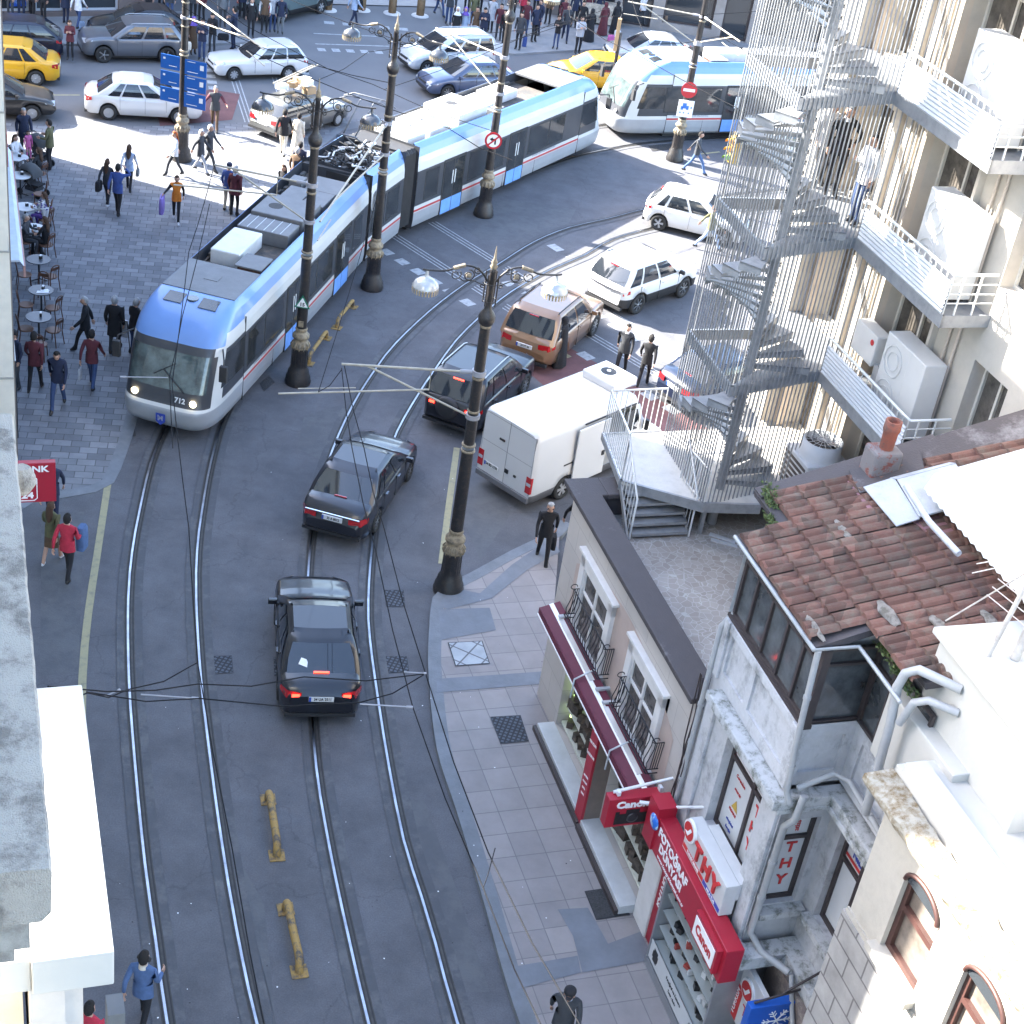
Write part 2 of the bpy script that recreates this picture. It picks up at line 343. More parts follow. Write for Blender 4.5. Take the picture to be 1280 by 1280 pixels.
T2L = [(500, 1420), (461, 1278), (437, 1175), (421, 1102), (407, 1030), (396, 960), (389, 870), (386, 800), (385, 735), (392, 655), (410, 580), (440, 510), (470, 462), (495, 430), (537, 390), (580, 357), (620, 333), (668, 303), (712, 285), (760, 274), (815, 260), (900, 245), (1000, 235)]
T2R = [(625, 1420), (572, 1278), (545, 1180), (527, 1120), (505, 1050), (487, 960), (474, 880), (463, 800), (461, 750), (466, 680), (478, 600), (497, 540), (532, 480), (546, 460), (570, 427), (600, 397), (640, 365), (690, 337), (730, 320), (765, 300), (815, 286), (900, 268), (1000, 258)]
rails(T1L, T1R, 'tram_track', 'polished steel tram rails on the left side of the street, the trams standing on them')
rails(T2L, T2R, 'tram_track', 'polished steel tram rails on the right side of the street under the two dark sedans')
# flush covers
GRATE = tiles('cast_grate', (.07, .08, .10), (.08, .09, .11), (.02, .02, .025), .10, .10, 0, .022, R(10))
def cover(pts, label, mtl=GRATE, z=.010, name='drain_cover', group=None, frame=(.05, .05, .055)):
    P = [at(x, y, z - .006) for x, y in pts]; c = sum(P, Vector()) / 4
    o = thing(name, label, 'drain cover', (c.x, c.y, 0), 0, group)
    b = MB(); b.add([(p.x - c.x, p.y - c.y, z) for p in [c + (q - c) * 1.06 for q in P]], [(0, 1, 2, 3)]); b.build('frame', mat('cover_frame', frame, .6, .5, .2), o)
    b = MB(); b.add([(p.x - c.x, p.y - c.y, z + .004) for p in P], [(0, 1, 2, 3)]); b.build('grating', mtl, o)
cover([(256, 821), (289, 820), (291, 841), (259, 842)], 'steel mesh drain cover in the asphalt beside the left tram rails')
cover([(481, 738), (504, 738), (506, 758), (483, 758)], 'steel mesh drain cover in the asphalt, the one nearest the base of the lamp post')
cover([(481, 821), (508, 821), (511, 840), (484, 841)], 'steel mesh drain cover in the asphalt right of the black sedan')
cover([(342, 822), (349, 822), (349, 845), (343, 845)], 'small narrow drain grate half hidden left of the black sedan')
cover([(614, 897), (650, 895), (660, 926), (626, 929)], 'square dark cast iron cover in the pavement in front of the shoe shop window', z=.134)
cover([(732, 1115), (772, 1109), (786, 1143), (746, 1149)], 'worn square iron cover in the pavement below the red camera sign', mat('dark_iron', (.05, .05, .052), .6, .4, .4, 25, .5), z=.134)
cover([(561, 804), (602, 802), (611, 829), (570, 832)], 'pale concrete cover of four slabs in the pavement near the kerb', tiles('concrete_cover', (.33, .35, .37), (.36, .38, .4), (.12, .12, .13), .42, .42, 0, .02, R(22)), z=.134, frame=(.1, .1, .1))
cover([(162, 140 + 396), (168, 536), (170, 545), (164, 546)], 'tiny iron cover next to the front of the tram', mat('dark_iron', (.05, .05, .052)))
cover([(325, 479), (336, 470), (343, 478), (330, 489)], 'slotted iron grate in the asphalt beside the tram skirt', mat('dark_iron', (.05, .05, .052)))
cover([(810, 180), (838, 178), (842, 186), (816, 189)], 'dark iron cover in the asphalt below the no entry sign post', mat('dark_iron', (.05, .05, .052)))
# ------------------------------------------------------------------ buildings: shared pieces
GLASS = mat('window_glass', (.035, .04, .045), .06, 0, 0, spec=.9)
GLASSW = mat('window_glass_pale', (.20, .22, .24), .08, 0, .3, 1.2, spec=.8)
FRM = mat('dark_window_frame', (.045, .035, .035), .5, 0, .15)
def wall(mb, F, a0, a1, z0, z1, holes=(), depth=.2, mi=0, mr=None):
    """front face on F(a, z, d) with rectangular holes (a0, a1, z0, z1) and reveals going in by depth"""
    mr = mi if mr is None else mr
    A = sorted({a0, a1, *[h[0] for h in holes], *[h[1] for h in holes]}); Z = sorted({z0, z1, *[h[2] for h in holes], *[h[3] for h in holes]})
    for i in range(len(A) - 1):
        for j in range(len(Z) - 1):
            ca, cz = (A[i] + A[i + 1]) / 2, (Z[j] + Z[j + 1]) / 2
            if any(h[0] < ca < h[1] and h[2] < cz < h[3] for h in holes): continue
            mb.quad(F(A[i], Z[j], 0), F(A[i + 1], Z[j], 0), F(A[i + 1], Z[j + 1], 0), F(A[i], Z[j + 1], 0), mi)
    for h in holes:
        p = [(h[0], h[2]), (h[1], h[2]), (h[1], h[3]), (h[0], h[3])]
        for k in range(4):
            (x, z), (x2, z2) = p[k], p[(k + 1) % 4]
            mb.quad(F(x, z, 0), F(x, z, depth), F(x2, z2, depth), F(x2, z2, 0), mr)
def window(parent, F, a0, a1, z0, z1, d, name='window', fm=FRM, gm=GLASS, fw=.07, mull=(), trans=(), th=.06, off=None, label=None):
    """frame mesh with the glass as its sub-part, set d inside the wall"""
    b = MB(off or (0, 0, 0))
    def bar(x0, x1, y0, y1): 
        P = [F(x0, y0, d - th), F(x1, y0, d - th), F(x1, y1, d - th), F(x0, y1, d - th), F(x0, y0, d), F(x1, y0, d), F(x1, y1, d), F(x0, y1, d)]
        b.add(P, [(0, 1, 2, 3), (7, 6, 5, 4), (0, 4, 5, 1), (1, 5, 6, 2), (2, 6, 7, 3), (3, 7, 4, 0)])
    bar(a0, a0 + fw, z0, z1); bar(a1 - fw, a1, z0, z1); bar(a0 + fw, a1 - fw, z0, z0 + fw); bar(a0 + fw, a1 - fw, z1 - fw, z1)
    for mlt in mull: bar(mlt - fw / 2, mlt + fw / 2, z0 + fw, z1 - fw)
    for t in trans: bar(a0 + fw, a1 - fw, t - fw / 2, t + fw / 2)
    f = b.build(name, fm, parent, label)
    g_ = MB(off or (0, 0, 0)); g_.quad(F(a0, z0, d - .01), F(a1, z0, d - .01), F(a1, z1, d - .01), F(a0, z1, d - .01)); g_.build('pane', gm, f)
    return f
# --- left row ---------------------------------------------------------------
CREAM = stained('cream_render', (.62, .59, .52), (.45, .43, .38), .8, .55, .8, .85, .15)
GREYST = stained('grey_parapet_stone', (.40, .365, .32), (.19, .17, .15), 3.2, .47, .60, .9, 1.)
ROOFM = mat('roof_membrane', (.35, .34, .33), .9, 0, .2, .8, .2)
def block(name, label, X0, X1, Y0, Y1, h, mtl, win=None, cat='building', roofm=ROOFM, bay=2.6, floor=3.2, skew=0):
    """off-street building: walls with rows of recessed windows on the street side and the far end"""
    c = lf((X0 + X1) / 2, (Y0 + Y1) / 2); o = thing(name, label, cat, c, RZL)
    L = lambda X, Y, z: (X - (X0 + X1) / 2, Y - (Y0 + Y1) / 2, z)
    hs = []; he = []
    z = 4.0
    while z + 2.0 < h:
        y = Y0 + 1.0
        while y + 1.3 < Y1 - .6: hs.append((y, y + 1.2, z, z + 1.9)); y += bay
        x = X0 + 1.0
        while x + 1.3 < X1 - .6: he.append((x, x + 1.2, z, z + 1.9)); x += bay
        z += floor
    b = MB()
    FS = lambda a, zz, d: L(X1 - d, a, zz); FE = lambda a, zz, d: L(a, Y1 - d, zz); FN = lambda a, zz, d: L(a, Y0 + d, zz)
    wall(b, FS, Y0, Y1, 0, h, hs if win else []); wall(b, FE, X0, X1, 0, h, he if win else []); (b.quad(L(X0, Y0 + skew, 0), L(X1, Y0, 0), L(X1, Y0, h), L(X0, Y0 + skew, h)) if skew else wall(b, FN, X0, X1, 0, h, []))
    b.quad(L(X0, Y0 + skew, 0), L(X0, Y1, 0), L(X0, Y1, h), L(X0, Y0 + skew, h)); b.build('wall', mtl, o)
    r = MB(); r.prism([L(X0 + .3, Y0 + .3 + skew, 0)[:2], L(X1 - .3, Y0 + .5, 0)[:2], L(X1 - .3, Y1 - .3, 0)[:2], L(X0 + .3, Y1 - .3, 0)[:2]], h - .3, h - .05); r.build('roof', roofm, o)
    if win:
        k = MB()
        for q in hs: window(o, FS, *q, .2, mull=((q[0] + q[1]) / 2,))
        for q in he: window(o, FE, *q, .2, mull=((q[0] + q[1]) / 2,))
    return o, L
# tall cream building (its far corner is the cream edge at the left of the photo)
T_, LT = block('cream_building', 'tall cream rendered building on the left edge, the plain wall above the red bank sign', -11, 0., 20.4, 35.85, 23.8, CREAM, True, skew=8.6)  # unseen near end wall is shaped along the sun to let light past
b = MB(); b.box(LT(.0, 34.1, 0), LT(.62, 35.85, 24.3)); b.box(LT(-.4, 20.4, 23.8), LT(.35, 34.1, 24.3)); b.box(LT(.62, 35.55, 0), LT(.68, 35.80, 24.2)); b.build('corner_pier', CREAM, T_)
for z in (3.4, 6.6, 9.8, 13.0, 16.2, 19.4): b = MB(); b.box(LT(.0, 34.05, z), LT(.64, 35.88, z + .03)); b.build('wall_joint', mat('joint_grey', (.3, .29, .26), .9), T_)
# cafe building
CAFEW = mat('cafe_wall', (.20, .17, .15), .8, 0, .2, 1.5, .2)
C_, LC = block('cafe_building', 'building of the street cafe with a pale awning, behind the cream wall', -10, .72, 35.9, 58.4, 15.6, CAFEW, True)
b = MB()
b.box(LC(.72, 41.9, 2.75), LC(1.1, 50.5, 2.80), 0); b.add([LC(1.1, 41.9, 2.78), LC(1.1, 50.5, 2.78), LC(1.22, 50.5, 2.60), LC(1.22, 41.9, 2.60)], [(0, 1, 2, 3)], 0)
b.build('awning', mat('awning_cloth', (.50, .55, .60), .8, 0, .1), C_)
b = MB(); b.box(LC(1.19, 41.9, 2.3), LC(1.25, 50.5, 2.62)); b.build('awning_fascia', mat('salmon_fascia', (.42, .25, .22), .7, 0, .15), C_)
b = MB(); b.box(LC(.72, 37, .05), LC(.78, 50.5, 2.3)); b.build('shopfront', GLASS, C_)
b = MB(); b.box(LC(.74, 48.2, 3.0), LC(1.05, 51.2, 4.0)); b.build('fascia_board', mat('red_fascia', (.35, .03, .03), .5), C_)
# low building whose flat roof is lit at the bottom left
D_, LD = block('low_building', 'low pale building at the bottom left with a sunlit flat white bay roof', -9, -.05, 10.8, 20.35, 10.6, CREAM, False); b = MB(); b.box(LD(-9, 20.35, 0), LD(-1, 29.0, 10.6)); b.build('rear_shade_block', CREAM, D_)  # block behind is added to stop a streak of sun on the road
WHT = mat('white_roof_paint', (.46, .445, .41), .8, 0, .05, 1.0, .1)
b = MB(); b.box(LD(.02, 9.85, 10.55), LD(.72, 13.55, 10.98)); b.box(LD(-.9, 9.9, 10.55), LD(.02, 13.5, 10.95)); b.build('bay_roof', WHT, D_, bevel=.015)
b = MB(); b.box(LD(.0, 9.95, 5.0), LD(.30, 10.5, 10.55)); b.box(LD(.0, 10.0, 7.2), LD(.46, 13.3, 10.5)); b.build('bay_wall', mat('bay_render', (.50, .46, .42), .85, 0, .1, 2, .2), D_)
b = MB(); b.box(LD(-3.2, 14.6, 10.6), LD(-.9, 16.4, 13.3)); b.build('roof_shade_block', CREAM, D_)  # added roof box, there to shade the far part of the bay roof
b = MB(); b.box(LD(.70, 10.25, 9.2), LD(.86, 10.5, 9.65)); b.build('wall_lamp', mat('lamp_grey', (.12, .12, .12), .6), D_)
# building the photo was taken from, with its stone ledge
V_, LVW = block('viewpoint_building', 'stone building at the very left edge carrying the grey weathered ledge', -9, -.62, -8, 9.3, 24, CREAM, False); b = MB(); b.box(LVW(-9, 9.3, 15.6), LVW(-.62, 13.2, 24)); b.build('upper_shade_wall', CREAM, V_)  # high wall beyond the block is added to shade ledge and loose stone
b = MB(); ys = [6.03 + .1 * i for i in range(47)]; rings = []
random.seed(3)
for y in ys:
    e = random.uniform(-.004, .004); rings.append([LVW(-.62, y, 15.62), LVW(.0 + e, y, 15.62), LVW(.05 + e, y, 15.68), LVW(.06 + e, y, 15.97 + e), LVW(.045 + e, y, 16.0), LVW(-.62, y, 16.02)])
b.loft(rings, sm=False); b.build('ledge', GREYST, V_)
b = MB()
for i, (dx, zz) in enumerate([(-.06, 15.62), (-.14, 15.5), (-.22, 15.36), (-.30, 15.1), (-.34, 14.9)]):
    b.box(LVW(-.62, 6.08 + .03 * i, zz - .24), LVW(dx, 7.3, zz))
b.build('bracket', stained('crumbling_stone', (.50, .47, .42), (.30, .27, .24), 5, .4, .6, .9, 1.), V_)
for y_ in (5.2, 6.6): b = MB(); b.box(LVW(-.62, y_, 8), LVW(-.42, y_ + .45, 14.9)); b.build('pilaster', mat('pale_blue_stone', (.50, .52, .55), .8, 0, .15, 2, .3), V_)
for k, (py, z) in enumerate([(6.05, 0)]): pass
q = at(27, 600, 15.2); cst = thing('loose_stone', 'lump of grey broken stone sticking out beside the ledge above the bank sign', 'stone', q, RZL)
b = MB(); rings = []
for i, sc_ in enumerate((.6, 1., .95, .7)):
    sc_ *= .7; rings.append([Vector((.14 * sc_ * math.cos(a) * (1 + .15 * math.sin(3 * a + i)), .11 * sc_ * math.sin(a), -.12 + .08 * i)) for a in [2 * math.pi * j / 9 for j in range(9)]])
b.loft(rings, sm=False); b.build('rubble', GREYST, cst)
# bank sign
bs = thing('bank_sign', 'red projecting cash machine sign reading ANK and 24, at the left edge', 'sign', lf(.95, 28.83, 3.4), RZL)
SRED = mat('sign_red', (.34, .012, .03), .4, 0, .06, 2); SWH = mat('sign_white', (.8, .8, .8), .5, 0, 0)
b = MB(); b.box((-.62, -.07, 0), (.32, .07, .95)); b.build('panel', SRED, bs, bevel=.01)
Mt = lambda x, z: frame3((x, -.072, z), (1, 0, 0), (0, 0, 1))
text('BANK', .2, Mt(-.13, .80), SWH, parent=bs, sx=1.15, bold=.006); text('24', .2, Mt(-.25, .17), SWH, parent=bs, sx=1.2, bold=.008)
b = MB()
pts = [(-.62, .62), (-.12, .62), (-.06, .57), (-.06, .10), (-.12, .05), (-.62, .05)]
for i in range(5): b.tube([(pts[i][0], -.073, pts[i][1]), (pts[i + 1][0], -.073, pts[i + 1][1])], .011, n=6)
for i, (p, q) in enumerate([((-.42, .5), (-.2, .5)), ((-.2, .5), (-.2, .33)), ((-.2, .33), (-.42, .33))]): b.tube([(p[0], -.073, p[1]), (q[0], -.073, q[1])], .009, n=6)
b.build('outline', SWH, bs); b = MB(); b.box((-.95, -.02, .2), (-.62, .02, .26)); b.box((-.95, -.02, .7), (-.62, .02, .76)); b.build('bracket', FRM, bs)
# --- row at the top of the picture -------------------------------------------
def top_row(name, label, A, B, h, base, cols, wins, depth=9., gm=GLASS, fh=2.75):
    A = Vector((*A, 0)); B = Vector((*B, 0)); d = (B - A); Ln = d.length; d.normalize(); nn = Vector((-d.y, d.x, 0))
    o = thing(name, label, 'building', A, math.atan2(d.y, d.x))
    F = lambda a, z, dd: (a, dd, z)
    up = []
    z = 4.4
    while z + 1.9 < h:
        a = 1.0
        while a + 1.5 < Ln: up.append((a, a + 1.3, z, z + 1.8)); a += 2.6
        z += 3.1
    b = MB(); wall(b, F, 0, Ln, 0, h, list(wins) + up, .3)
    b.quad((0, 0, 0), (0, depth, 0), (0, depth, h), (0, 0, h)); b.quad((Ln, 0, 0), (Ln, 0, h), (Ln, depth, h), (Ln, depth, 0)); b.quad((0, depth, 0), (Ln, depth, 0), (Ln, depth, h), (0, depth, h))
    b.build('wall', base, o); r = MB(); r.box((0, 0, h), (Ln, depth, h + .2)); r.build('roof', ROOFM, o)
    for i, q in enumerate(wins): window(o, F, *q, .28, name='shop_window', fm=cols, gm=gm, fw=.10)
    for q in up: window(o, F, *q, .28, mull=((q[0] + q[1]) / 2,))
    return o
BROWNST = stained('brown_stone', (.17, .13, .115), (.11, .09, .08), 1.0, .5, .7, .7, .2); PALEFR = mat('pale_frame', (.5, .52, .55), .5, 0, .1)
tA = top_row('shop_building', 'brown stone shop building with glass fronts at the top left behind the crowd', (-34.5, 62.3), (-20.0, 72.0), 12.6, BROWNST, PALEFR,
        [(.6, 3.4, .15, 3.2), (4.2, 6.6, .15, 3.2), (10.35, 11.9, .3, 3.2), (12.15, 13.4, .3, 3.2), (7.2, 9.0, .3, 3.2), (13.9, 15.9, .3, 3.2)])
b = MB(); b.box((11.05, .24, .5), (11.85, .30, 2.9)); b.build('poster', stained('blue_poster', (.02, .10, .55), (.30, .5, .8), 1.4, .5, .56, .4, 0), tA)
tB = top_row('shop_building', 'dark fronted row of snack shops at the top centre and right behind the crowd', (-2.6, 83.4), (24.0, 84.6), 14, mat('grey_render', (.28, .25, .23), .8, 0, .2, 1.2, .2), FRM,
        [(.8, 3.6, .9, 3.4), (4.0, 5.6, .1, 3.2), (6.2, 8.8, .5, 3.2), (9.3, 10.7, .1, 3.0), (11.2, 14.6, .6, 3.2), (15.2, 18.5, .6, 3.2)])
b = MB(); b.box((1.0, -.9, 1.0), (4.0, -.05, 1.15)); b.box((1.0, -.9, .2), (4.0, -.85, 1.0)); b.build('counter', mat('counter', (.5, .42, .33), .5, 0, .5, 6), tB)
b = MB(); b.box((.6, -1.2, 3.0), (5.2, -.02, 3.08)); b.box((6, -1.2, 3.0), (9.2, -.02, 3.08)); b.build('canopy', mat('canopy_red', (.25, .05, .04), .7), tB)
tC = top_row('shop_building', 'unseen building added across the gap to shade the far street', (-32., 86.), (-14.8, 94.), 21, BROWNST, PALEFR, [])  # out of view, added as a tall shade caster for the far pavement
tD = top_row('shop_building', 'unseen brown building added past the top edge to shade the street', (-24.2, 74.6), (-14.8, 81.0), 13.5, BROWNST, PALEFR, [], 8.)  # out of view, added to cast shade over the street behind the trams
tag(tC, 'unseen brown building added far back behind the bollards for its shade')
sw = MB(); pts = [(-40, 52.5), (-27.5, 62.6), (-17.2, 68.9), (-15, 70.6)]
P = smooth_poly([Vector((x, y, 0)) for x, y in pts], 1.); sw2 = [(p.x, p.y) for p in P] + [(-19, 73.4), (-21, 72), (-36, 61.6)]
sw.add([(x, y, .10) for x, y in sw2], [tuple(range(len(sw2)))]); strip(sw, P, -.01, .0, .1, 0, 0.); sw.build('far_pavement', mat('far_flags', (.22, .22, .225), .85, 0, .15, 1.5, .2), kind='structure')
sw = MB(); P = smooth_poly([at(548, 5), at(565, 40), at(620, 68), at(700, 66), at(800, 62), at(960, 62), at(1100, 56)], 1.); sw2 = [(p.x, p.y) for p in P] + [(26, 84.8), (-3, 83.2), (-9, 84)]
sw.add([(x, y, .10) for x, y in sw2], [tuple(range(len(sw2) - 1, -1, -1))]); strip(sw, P, -.01, .0, .1, 0, 0.); sw.build('far_pavement', MATS['far_flags'], kind='structure')
sw = MB(); P = [at(376, -14), at(376, 5), at(560, 10), at(560, -14)]; sw.add([(p.x, p.y, .05) for p in P], [(0, 1, 2, 3)]); sw.build('far_square', mat('far_pale_flags', (.30, .28, .27), .85, 0, .1, 2, .2), kind='structure')
for k, ((px, py), l) in enumerate([((410, 13), 'leftmost of the brown steel bollards at the top edge'), ((452, 13), 'brown bollard half hidden behind the man in a light blue shirt'), ((490, 17), 'brown steel bollard just above the finial of the lamp post'), ((525, 20), 'rightmost brown steel bollard at the top, standing on a pale disc')]):
    o = thing('bollard', l, 'bollard', at(px, py), 0, 'bollards across the street opening')
    b = MB(); b.lathe([(.20, .0), (.20, .9), (.16, .95)], n=14); b.build('post', mat('bollard_brown', (.16, .10, .05), .5, .3, .25, 8), o)
    b = MB(); b.lathe([(.45, .0), (.42, .05), (.21, .06)], n=16); b.build('base_disc', mat('pale_base', (.5, .48, .46), .8), o)
    b = MB(); b.lathe([(.205, .86), (.205, .93)], n=14); b.build('collar', mat('pale_base', (.5, .48, .46), .8), o)
# ------------------------------------------------------------------ right-hand row
def rthing(name, label, cat, s, t, z=0., group=None): return thing(name, label, cat, rf(s, t, z), RZR, group)
def FR(s0=0, t0=0, tt=0, zz=0): return lambda a, z, d: (a - s0, tt + d - t0, z - zz)
SHOPW = tiles('shop_stone', (.43, .395, .375), (.46, .425, .40), (.29, .265, .25), 1.1, .62, .5, .006, 0, 0, .08, .7, .1)
nt_ = SHOPW.node_tree
for n_ in nt_.nodes:
    if n_.type == 'MAPPING': n_.inputs['Rotation'].default_value = (R(90), 0, 0)
PINK = mat('salmon_render', (.42, .335, .30), .85, 0, .08, 1.5, .15)
WSTONE = mat('white_window_stone', (.60, .58, .57), .8, 0, .08, 3, .1)
BITUM = stained('bitumen', (.055, .048, .052), (.22, .21, .22), .8, .56, .75, .75, .4)
# ===== shop building with terrace
sb = rthing('shop_building', 'low pale stone shop building with two iron window balconies and a terrace on its roof', 'building', 0, 0)
TF = 5.05
b = MB(); F = FR()
# ground storey, recess of the upper arch, upper storey
wall(b, F, 0, 6.9, 0, 3.0, [(1.25, 3.95, .32, 2.75), (4.15, 6.35, .32, 2.75)], .45)
wall(b, F, 0, 6.9, 3.0, 5.5, [(1.1, 3.0, 3.0, 4.75), (3.75, 5.75, 3.0, 4.75), (3.0, 3.75, 3.0, 4.75), (.76, 1.1, 3.0, 4.2), (5.75, 6.19, 3.0, 4.2)], .10)
b.quad((0, 0, 0), (0, 0, 5.5), (0, 12, 5.5), (0, 12, 0)); b.quad((6.9, 0, 3), (6.9, 4, 3), (6.9, 4, 5.5), (6.9, 0, 5.5)); b.quad((0, 12, 0), (0, 12, 5.5), (6.9, 12, 5.5), (6.9, 12, 0))
b.build('wall', SHOPW, sb)
b = MB()                                          # round-headed salmon field
arc = [(.75 + 5.45 * i / 24, 4.2 + .72 * math.sin(math.pi * i / 24) ** .8) for i in range(25)]
poly = [(.75, 3.02)] + [(x, z) for x, z in arc] + [(6.2, 3.02)]
b.add([(x, -.0 + .004 - .010, z) for x, z in poly], [tuple(range(len(poly)))]); b.build('arched_field', PINK, sb)
def iron_window(s0, s1, label):
    f = MB()
    for a, c in ((s0 - .22, s0), (s1, s1 + .22)): f.box((a, -.10, 2.95), (c, -.008, 4.72))
    f.box((s0 - .22, -.10, 4.50), (s1 + .22, -.008, 4.78)); f.box((s0 - .30, -.15, 4.78), (s1 + .30, -.008, 4.84)); f.box((s0 - .3, -.3, 2.93), (s1 + .3, -.0081, 3.03))
    fr = f.build('window_surround', WSTONE, sb)
    g_ = MB(); g_.quad((s0, -.02, 3.03), (s1, -.02, 3.03), (s1, -.02, 4.5), (s0, -.02, 4.5)); w_ = g_.build('window', mat('poster_glass', (.10, .09, .085), .25, 0, .7, 5, spec=.6), sb)
    g_ = MB(); w2 = (s0 + s1) / 2
    for x in (s0, w2 - .03, s1 - .06): g_.box((x, -.06, 3.03), (x + .06, -.021, 4.5))
    g_.box((s0, -.06, 3.95), (s1, -.0211, 4.0)); g_.build('frame', WSTONE, w_)
    ir = MB(); a, c = s0 - .02, s1 + .55; z0, z1 = 3.26, 3.98
    path = lambda u: (-.22 - .14 * math.sin(math.pi * min(1, u * 1.3)) * (1 - u), z0 + (z1 - z0) * u)
    for z_, y_ in ((z1, -.22), (z0 + .10, -.33), (z0, -.27)): ir.tube([(a, -.05, z_), (a, y_, z_), (c, y_, z_), (c, -.05, z_)], .014, n=6)
    n = 15
    for i in range(n + 1):
        x = a + (c - a) * i / n; ir.tube([(x, path(u)[0], path(u)[1]) for u in (0, .15, .35, .6, .8, 1)], .010, n=5)
    for x in (a, c):
        for k in range(4): y = -.05 - k * .045; ir.tube([(x, y, z1), (x, y - .03, z0 + .1)], .010, n=5)
    for i in range(n):                              # scroll band along the foot
        x0, x1 = a + (c - a) * i / n, a + (c - a) * (i + 1) / n
        ir.tube([(x0, -.33, z0 + .12), (x1, -.28, z0 + .0)], .012, n=5); ir.tube([(x1, -.33, z0 + .12), (x0, -.28, z0 + .0)], .012, n=5)
    for x in (a, c):
        ir.tube([(x, -.22 + .07 * math.cos(q / 10 * 2 * math.pi), z1 + .06 + .06 * math.sin(q / 10 * 2 * math.pi)) for q in range(9)], .01, n=5)
    ir.build('iron_railing', mat('wrought_iron', (.02, .02, .025), .5, .3, .2, 8), sb, label)
iron_window(1.35, 2.75, 'iron railing of the window nearer the corner'); iron_window(4.15, 5.45, 'iron railing of the window nearer the camera sign')
# shop windows with goods
SHOE = MB(); random.seed(12)
for (a, c) in ((1.25, 3.95), (4.15, 6.35)):
    window(sb, F, a, c, .32, 2.75, .42, name='shop_window', fm=mat('shop_frame', (.03, .03, .035), .4), gm=mat('lit_shop_inside', (.34, .31, .25), .5, 0, .6, 2.2, emit=0), mull=())
SG = mat('display_goods', (.07, .055, .045), .7, 0, .8, 7); PALEG = mat('display_shelf', (.55, .56, .50), .5, 0, .2)
b = MB()
for (a, c) in ((1.25, 3.95), (4.15, 6.35)):
    x = a + .25
    while x < c - .3:
        for z in (.55, 1.05, 1.5, 1.95):
            if random.random() < .75: b.cbox((x, .22 + random.uniform(-.04, .04), z), (random.uniform(.12, .28), .14, random.uniform(.12, .4)), 0, Matrix.Rotation(random.uniform(-.6, .6), 3, 'Z'))
        x += random.uniform(.16, .3)
b.build('display_goods', SG, sb, kind='stuff')
b = MB()
for (a, c) in ((1.3, 3.9), (4.2, 6.3)): b.box((a, .10, .40), (c, .34, .46)); b.box((a, .12, .9), (c, .32, .93))
b.build('display_shelf', PALEG, sb)
MARB = mat('white_marble', (.46, .47, .48), .35, 0, .12, 2.5)
b = MB(); b.box((1.15, -.38, .0), (4.05, .0, .32)); b.box((4.12, -.40, .0), (6.45, .0, .34)); b.build('marble_sill', MARB, sb, bevel=.01)
b = MB(); b.box((1.12, -.46, .0), (4.08, -.385, .24)); b.box((4.12, -.48, 0), (6.45, -.405, .24)); b.build('sill_base', FRM, sb)
b = MB(); b.box((3.93, -.34, .05), (4.13, .0, 2.8)); b.build('pillar', mat('bronze_pillar', (.19, .15, .13), .5, .2, .15), sb)
b = MB(); b.box((6.45, -.10, 0), (7.05, .2, 2.62)); b.build('pillar', WSTONE, sb, bevel=.03)
b = MB(); b.box((3.80, -.40, .10), (4.13, -.345, 2.75)); ban = b.build('vertical_banner', SRED, sb)
for z, s_ in ((2.5, 'YENI'), (2.2, 'YENI SEZON'), (1.9, 'KOLEKSIYON'), (1.65, 'جديد'), (1.35, 'HER YERDE'), (1.2, 'AYAKKABI'), (1.05, 'ÇANTA'), (.9, 'TEKSTIL')): 
    if z != 1.65: text(s_, .085 if z > 1.6 else .06, frame3((3.965, -.403, z), (1, 0, .25), (-.1, 0, 1)), SWH, parent=ban, sx=.75)
b = MB(); b.tube([(1.40, .25, .6), (1.40, .25, 2.4)], .03, n=6); b.build('shop_lamp_tube', mat('green_tube', (.55, .85, .30), .4, 0, 0, emit=.45), sb)
# awning box
b = MB(); AW = lambda s, y, z: (s, y, z)
b.add([(.5, -.10, 3.06), (6.42, -.10, 3.06), (6.42, -.52, 2.93), (.5, -.52, 2.93)], [(3, 2, 1, 0)]); b.box((.5, -.54, 2.78), (6.42, -.50, 2.935)); b.box((.5, -.50, 2.84), (6.42, -.0, 2.88))
b.quad((.5, -.10, 3.06), (.5, -.52, 2.93), (.5, -.5, 2.84), (.5, -.1, 2.88)); aw = b.build('awning', mat('maroon_awning', (.10, .012, .03), .7, 0, .12, 5), sb)
b = MB(); b.slab([(.5, -.24, 3.024), (.5, -.33, 2.996), (6.42, -.33, 2.996), (6.42, -.24, 3.024)], .004); b.build('stripe', SWH, aw)
b = MB(); b.box((.5, -.555, 2.755), (6.42, -.53, 2.785)); b.build('hem', SWH, aw)
b = MB()
for x in (2.9, 5.0): b = MB(); b.tube([(x, -.08, 3.2), (x, -.30, 3.10), (x, -.56, 2.96), (x, -.57, 2.5)], .02, n=6); b.build('awning_arm', mat('pale_metal', (.5, .52, .55), .5, .4, .1), aw)
for x in (1.0, 3.35, 3.75): b = MB(); b.box((x, -.30, 3.05), (x + .07, 0, 3.10)); b.build('awning_bracket', MATS['pale_metal'], aw)
